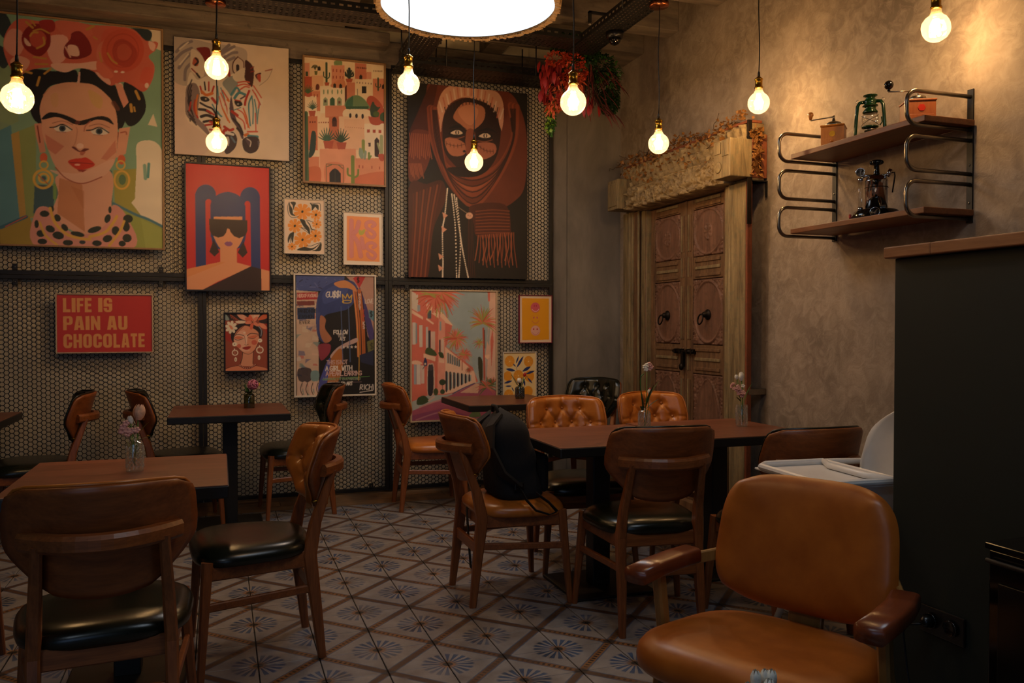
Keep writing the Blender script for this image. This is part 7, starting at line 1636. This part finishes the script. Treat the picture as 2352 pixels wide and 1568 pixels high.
# ---- 11 pink street with palms
def art_street():
    a = Art(.680, 1.000, [(82, 88), (1000, 98), (998, 1500), (75, 1508)], 'aab2ac', .0040); pk, pl2, cr = 'd9735f', 'e8a088', 'f0c8a8'
    a.P([(420, 100), (900, 95), (900, 600), (780, 1000), (700, 700), (560, 480), (430, 300)], '9fb2b4', .8)
    a.poly([(70, 80), (230, 90), (230, 230), (420, 330), (520, 460), (450, 700), (740, 930), (800, 1090), (560, 1210), (440, 1230), (250, 1230), (70, 1300)], pk)
    a.poly([(230, 210), (420, 330), (530, 470), (430, 430), (250, 300)], cr).poly([(370, 350), (440, 420), (440, 1220), (350, 1220)], pl2).poly([(440, 700), (760, 980), (780, 1100), (560, 1200), (440, 1220)], cr).poly([(80, 290), (200, 370), (200, 400), (80, 330)], cr).poly([(80, 90), (150, 130), (150, 320), (80, 280)], 'd8c8b4').poly([(240, 380), (320, 440), (310, 455), (235, 400)], cr)
    for x, y, w, h, c in ((85, 430, 35, 240, 'd0c8bc'), (120, 440, 16, 220, '8a9aa0'), (160, 460, 35, 240, 'd8ccbc'), (230, 480, 26, 230, 'c8c4bc'), (258, 520, 24, 190, '33343c'), (285, 530, 45, 200, 'd8bca8'), (250, 300, 40, 90, '5a6468'), (380, 420, 18, 100, '9aa8ac'), (375, 620, 16, 140, '33343c'), (395, 610, 30, 160, 'ddc4b0'), (100, 890, 26, 220, '9aa8b0'), (130, 890, 40, 220, 'd8ccc0'), (175, 900, 36, 200, 'd8c0b0'), (142, 240, 30, 70, 'a0aab0')): a.rect(x, y, x + w, y + h, c)
    a.poly([(205, 770), (335, 810), (330, 860), (205, 815)], cr).poly([(370, 820), (430, 840), (430, 880), (370, 870)], cr).P([(85, 850), (150, 850), (190, 885), (85, 885)], cr).P([(225, 770), (240, 710), (290, 715), (345, 770), (330, 800)], '44542e').P([(365, 760), (410, 765), (425, 820), (385, 815)], '3c4c28')
    a.P([(245, 1220), (245, 920), (280, 880), (318, 910), (320, 1200)], 'd8b4a0').P([(250, 1215), (254, 930), (282, 895), (308, 925), (305, 1200)], '2e2a30').ell(285, 930, 26, 30, '4a4448').P([(205, 860), (222, 815), (242, 860), (238, 905), (208, 905)], '2a3660').ell(222, 885, 10, 14, 'd8c8b0').line([(195, 940), (215, 910)], 6, '24304c')
    for k in range(6): x = 460 + 24 * k; a.rect(x, 765 + 14 * k, x + 12, 880 + 8 * k, '8a989a').rect(x + 12, 768 + 14 * k, x + 20, 880 + 8 * k, '3a3a3c')
    for k in range(7): x = 440 + 42 * k; y = 970 + 6 * k; h = 210 - 22 * k; a.P([(x, y + h), (x, y + 20), (x + 12, y), (x + 22, y + 20), (x + 22, y + h)], '3a3438').rect(x + 23, y + 10, x + 33, y + h, '9fb0ae').rect(x - 6, y + 10, x, y + h, 'f0d4b8')
    a.poly([(440, 880), (610, 940), (610, 970), (440, 920)], cr)
    # street
    a.poly([(75, 1400), (330, 1300), (560, 1210), (760, 1110), (830, 1110), (1000, 1200), (1000, 1510), (75, 1510)], 'a8566a').poly([(600, 1210), (780, 1110), (820, 1120), (800, 1220)], 'd8ac90').line([(520, 1220), (640, 1160), (760, 1110)], 12, '5a5478').poly([(75, 1450), (400, 1380), (700, 1470), (75, 1510)], '8a4468', .8).line([(160, 1360), (300, 1310), (380, 1290)], 16, 'c8948c').line([(120, 1500), (300, 1440), (480, 1400)], 14, 'b87a84').P([(700, 1480), (780, 1400), (830, 1480)], '6a7a4c')
    a.P([(130, 1330), (140, 1260), (210, 1235), (260, 1290), (200, 1330)], '3a4a2a').ell(408, 1090, 36, 34, '33422a').line([(408, 1120), (408, 1180)], 6, '5a3a28').ell(408, 1195, 26, 28, '3a4a2c').ell(335, 1195, 26, 40, '3f4c2a').poly([(245, 1290), (310, 1240), (330, 1250), (260, 1300)], 'd0b0a0')
    # right houses
    a.poly([(930, 90), (1005, 95), (1005, 1080), (880, 1060), (880, 820), (905, 640), (925, 360)], 'e0b8a0').poly([(910, 95), (935, 95), (935, 200), (915, 200)], pk).poly([(940, 640), (965, 500), (975, 650), (950, 940)], pk).poly([(905, 640), (930, 430), (940, 430), (925, 700)], 'a8aca8').poly([(870, 800), (930, 790), (930, 830), (880, 850)], cr).poly([(880, 820), (910, 850), (900, 1060), (870, 1060)], 'b8a8a0').P([(800, 830), (850, 860), (850, 1080), (820, 1080)], '3a3a24')
    a.line([(862, 500), (868, 800), (872, 1070)], 20, 'b8543c').line([(875, 520), (878, 720)], 8, '3a2a24').line([(548, 650), (560, 740)], 12, 'a8543c').line([(625, 850), (625, 960)], 9, 'a8543c')
    def palm(x, y, r_, n, q0, q1, c1='dd7a62', c2='a8a04e', wd=20):
        for k in range(n):
            q = R(q0 + (q1 - q0) * k / (n - 1) + rg.uniform(-5, 5)); L = r_ * rg.uniform(.7, 1.05); a.line([(x, y), (x + L * .6 * math.cos(q), y + L * .6 * math.sin(q)), (x + L * math.cos(q), y + L * math.sin(q) + L * .12)], wd, rg.choice([c1, c1, c2, 'c8583f']), .95, True, True)
    rg = random.Random(8)
    palm(390, 110, 250, 40, -10, 190, wd=30); palm(330, 150, 190, 18, 20, 200, wd=26); palm(860, 440, 170, 44, -200, 30); palm(860, 420, 210, 14, -140, -60, 'a8a456', '8f9a50', 14); palm(560, 610, 135, 46, -180, 180); palm(650, 790, 95, 36, -180, 180, wd=15); palm(815, 660, 75, 16, -180, 180, 'a8a04e', '8a8a40', 14); palm(900, 1150, 130, 26, -220, 40, 'c8705a', '5a6a34', 18); palm(960, 1120, 90, 12, -160, -40, '4a5a2c', '5f6e38', 14); palm(700, 960, 50, 18, -180, 180, 'b8543c', '6a5a34', 10)
    return a.mottle(.10, 12, 29)
picture('street_painting', 'painting of a pink terraced street with coral palm trees, pale frame', 1.380, 2.087, .530, 1.556, art_street(), M['frame_pale'], .0115, .035)

# ---- 12 smileys
def art_smile():
    a = Art(.276, .377, [(325, 105), (745, 106), (745, 732), (327, 738)], 'e8cbb0', .0024)
    a.poly([(355, 138), (712, 138), (714, 697), (360, 705)], 'eda41c')
    a.ell(533, 263, 61, 69, 'd8606c').line([(491, 288), (510, 308), (535, 316), (560, 308), (577, 285)], 7, 'f0c8b0')
    for x in (519, 547): a.poly([(x - 9, 238), (x, 228), (x + 9, 238), (x, 258)], 'c23450')
    a.ring(535, 418, 60, 65, 2, 'e59a3a').line([(491, 443), (512, 466), (535, 474), (558, 466), (577, 441)], 6, 'd8705a')
    for x in (513, 557): a.P([(x, 418), (x - 11, 396), (x - 5, 386), (x, 393), (x + 5, 386), (x + 11, 396)], 'd0606a')
    a.ell(535, 575, 62, 69, 'e8b09c').ring(535, 575, 60, 67, 3, 'd8807c').line([(493, 602), (512, 622), (535, 630), (560, 620), (578, 598)], 4, 'd0605a')
    for x in (511, 558): a.poly([(x + 15 * math.cos(R(-90 + 36 * k)) * (1 if k % 2 == 0 else .5), 556 + 17 * math.sin(R(-90 + 36 * k)) * (1 if k % 2 == 0 else .5)) for k in range(10)], 'c02a28')
    return a
picture('smiley_print', 'yellow print of three smiley faces in a magenta frame', 2.273, 2.559, 1.134, 1.524, art_smile(), M['frame_magenta'], .005, .03, 'print_paper')

# ---- 13 citrus
def art_citrus():
    a = Art(.272, .400, [(122, 882), (527, 882), (527, 1478), (118, 1478)], 'ecd096', .0026)
    for x, y, r_ in ((197, 983, 62), (438, 988, 60), (308, 1158, 64), (172, 1160, 55), (448, 1165, 62), (432, 1350, 60), (182, 1385, 60), (300, 1400, 50)):
        a.ell(x, y, r_, r_ * 1.1, 'e99c2c')
        if (x, y) in ((197, 983), (438, 988), (308, 1158), (182, 1385)):
            for k in range(8): q = R(45 * k + 10); a.line([(x, y), (x + r_ * .85 * math.cos(q), y + r_ * .9 * math.sin(q))], 3, 'f0b45a')
            a.ell(x, y, 7, 7, 'f4dca8')
    b = '22356e'
    for x, y, L, w, q in ((330, 990, 78, 20, -58), (295, 965, 48, 12, -68), (208, 1085, 60, 22, 12), (412, 1078, 60, 24, -28), (462, 1120, 58, 18, -18), (256, 1030, 24, 10, 45), (455, 1218, 46, 14, 48), (380, 1235, 46, 18, 75), (175, 1230, 52, 18, -15), (180, 1280, 40, 13, 0), (330, 1310, 34, 14, -10), (375, 1385, 42, 12, 70), (235, 1320, 30, 9, 60)):
        c, s = math.cos(R(q)), math.sin(R(q)); a.P([(x - L * c, y - L * s), (x - w * .8 * s, y + w * .8 * c), (x + L * c, y + L * s), (x + w * .8 * s, y - w * .8 * c)], b)
    a.line([(280, 1050), (290, 1090)], 4, b).line([(385, 1140), (430, 1180)], 4, b).line([(345, 1400), (385, 1270)], 4, b)
    return a
picture('citrus_print', 'white framed print of oranges and blue leaves behind the farthest table', 2.139, 2.426, .650, 1.066, art_citrus(), M['frame_white'], .0075, .02, 'print_paper')
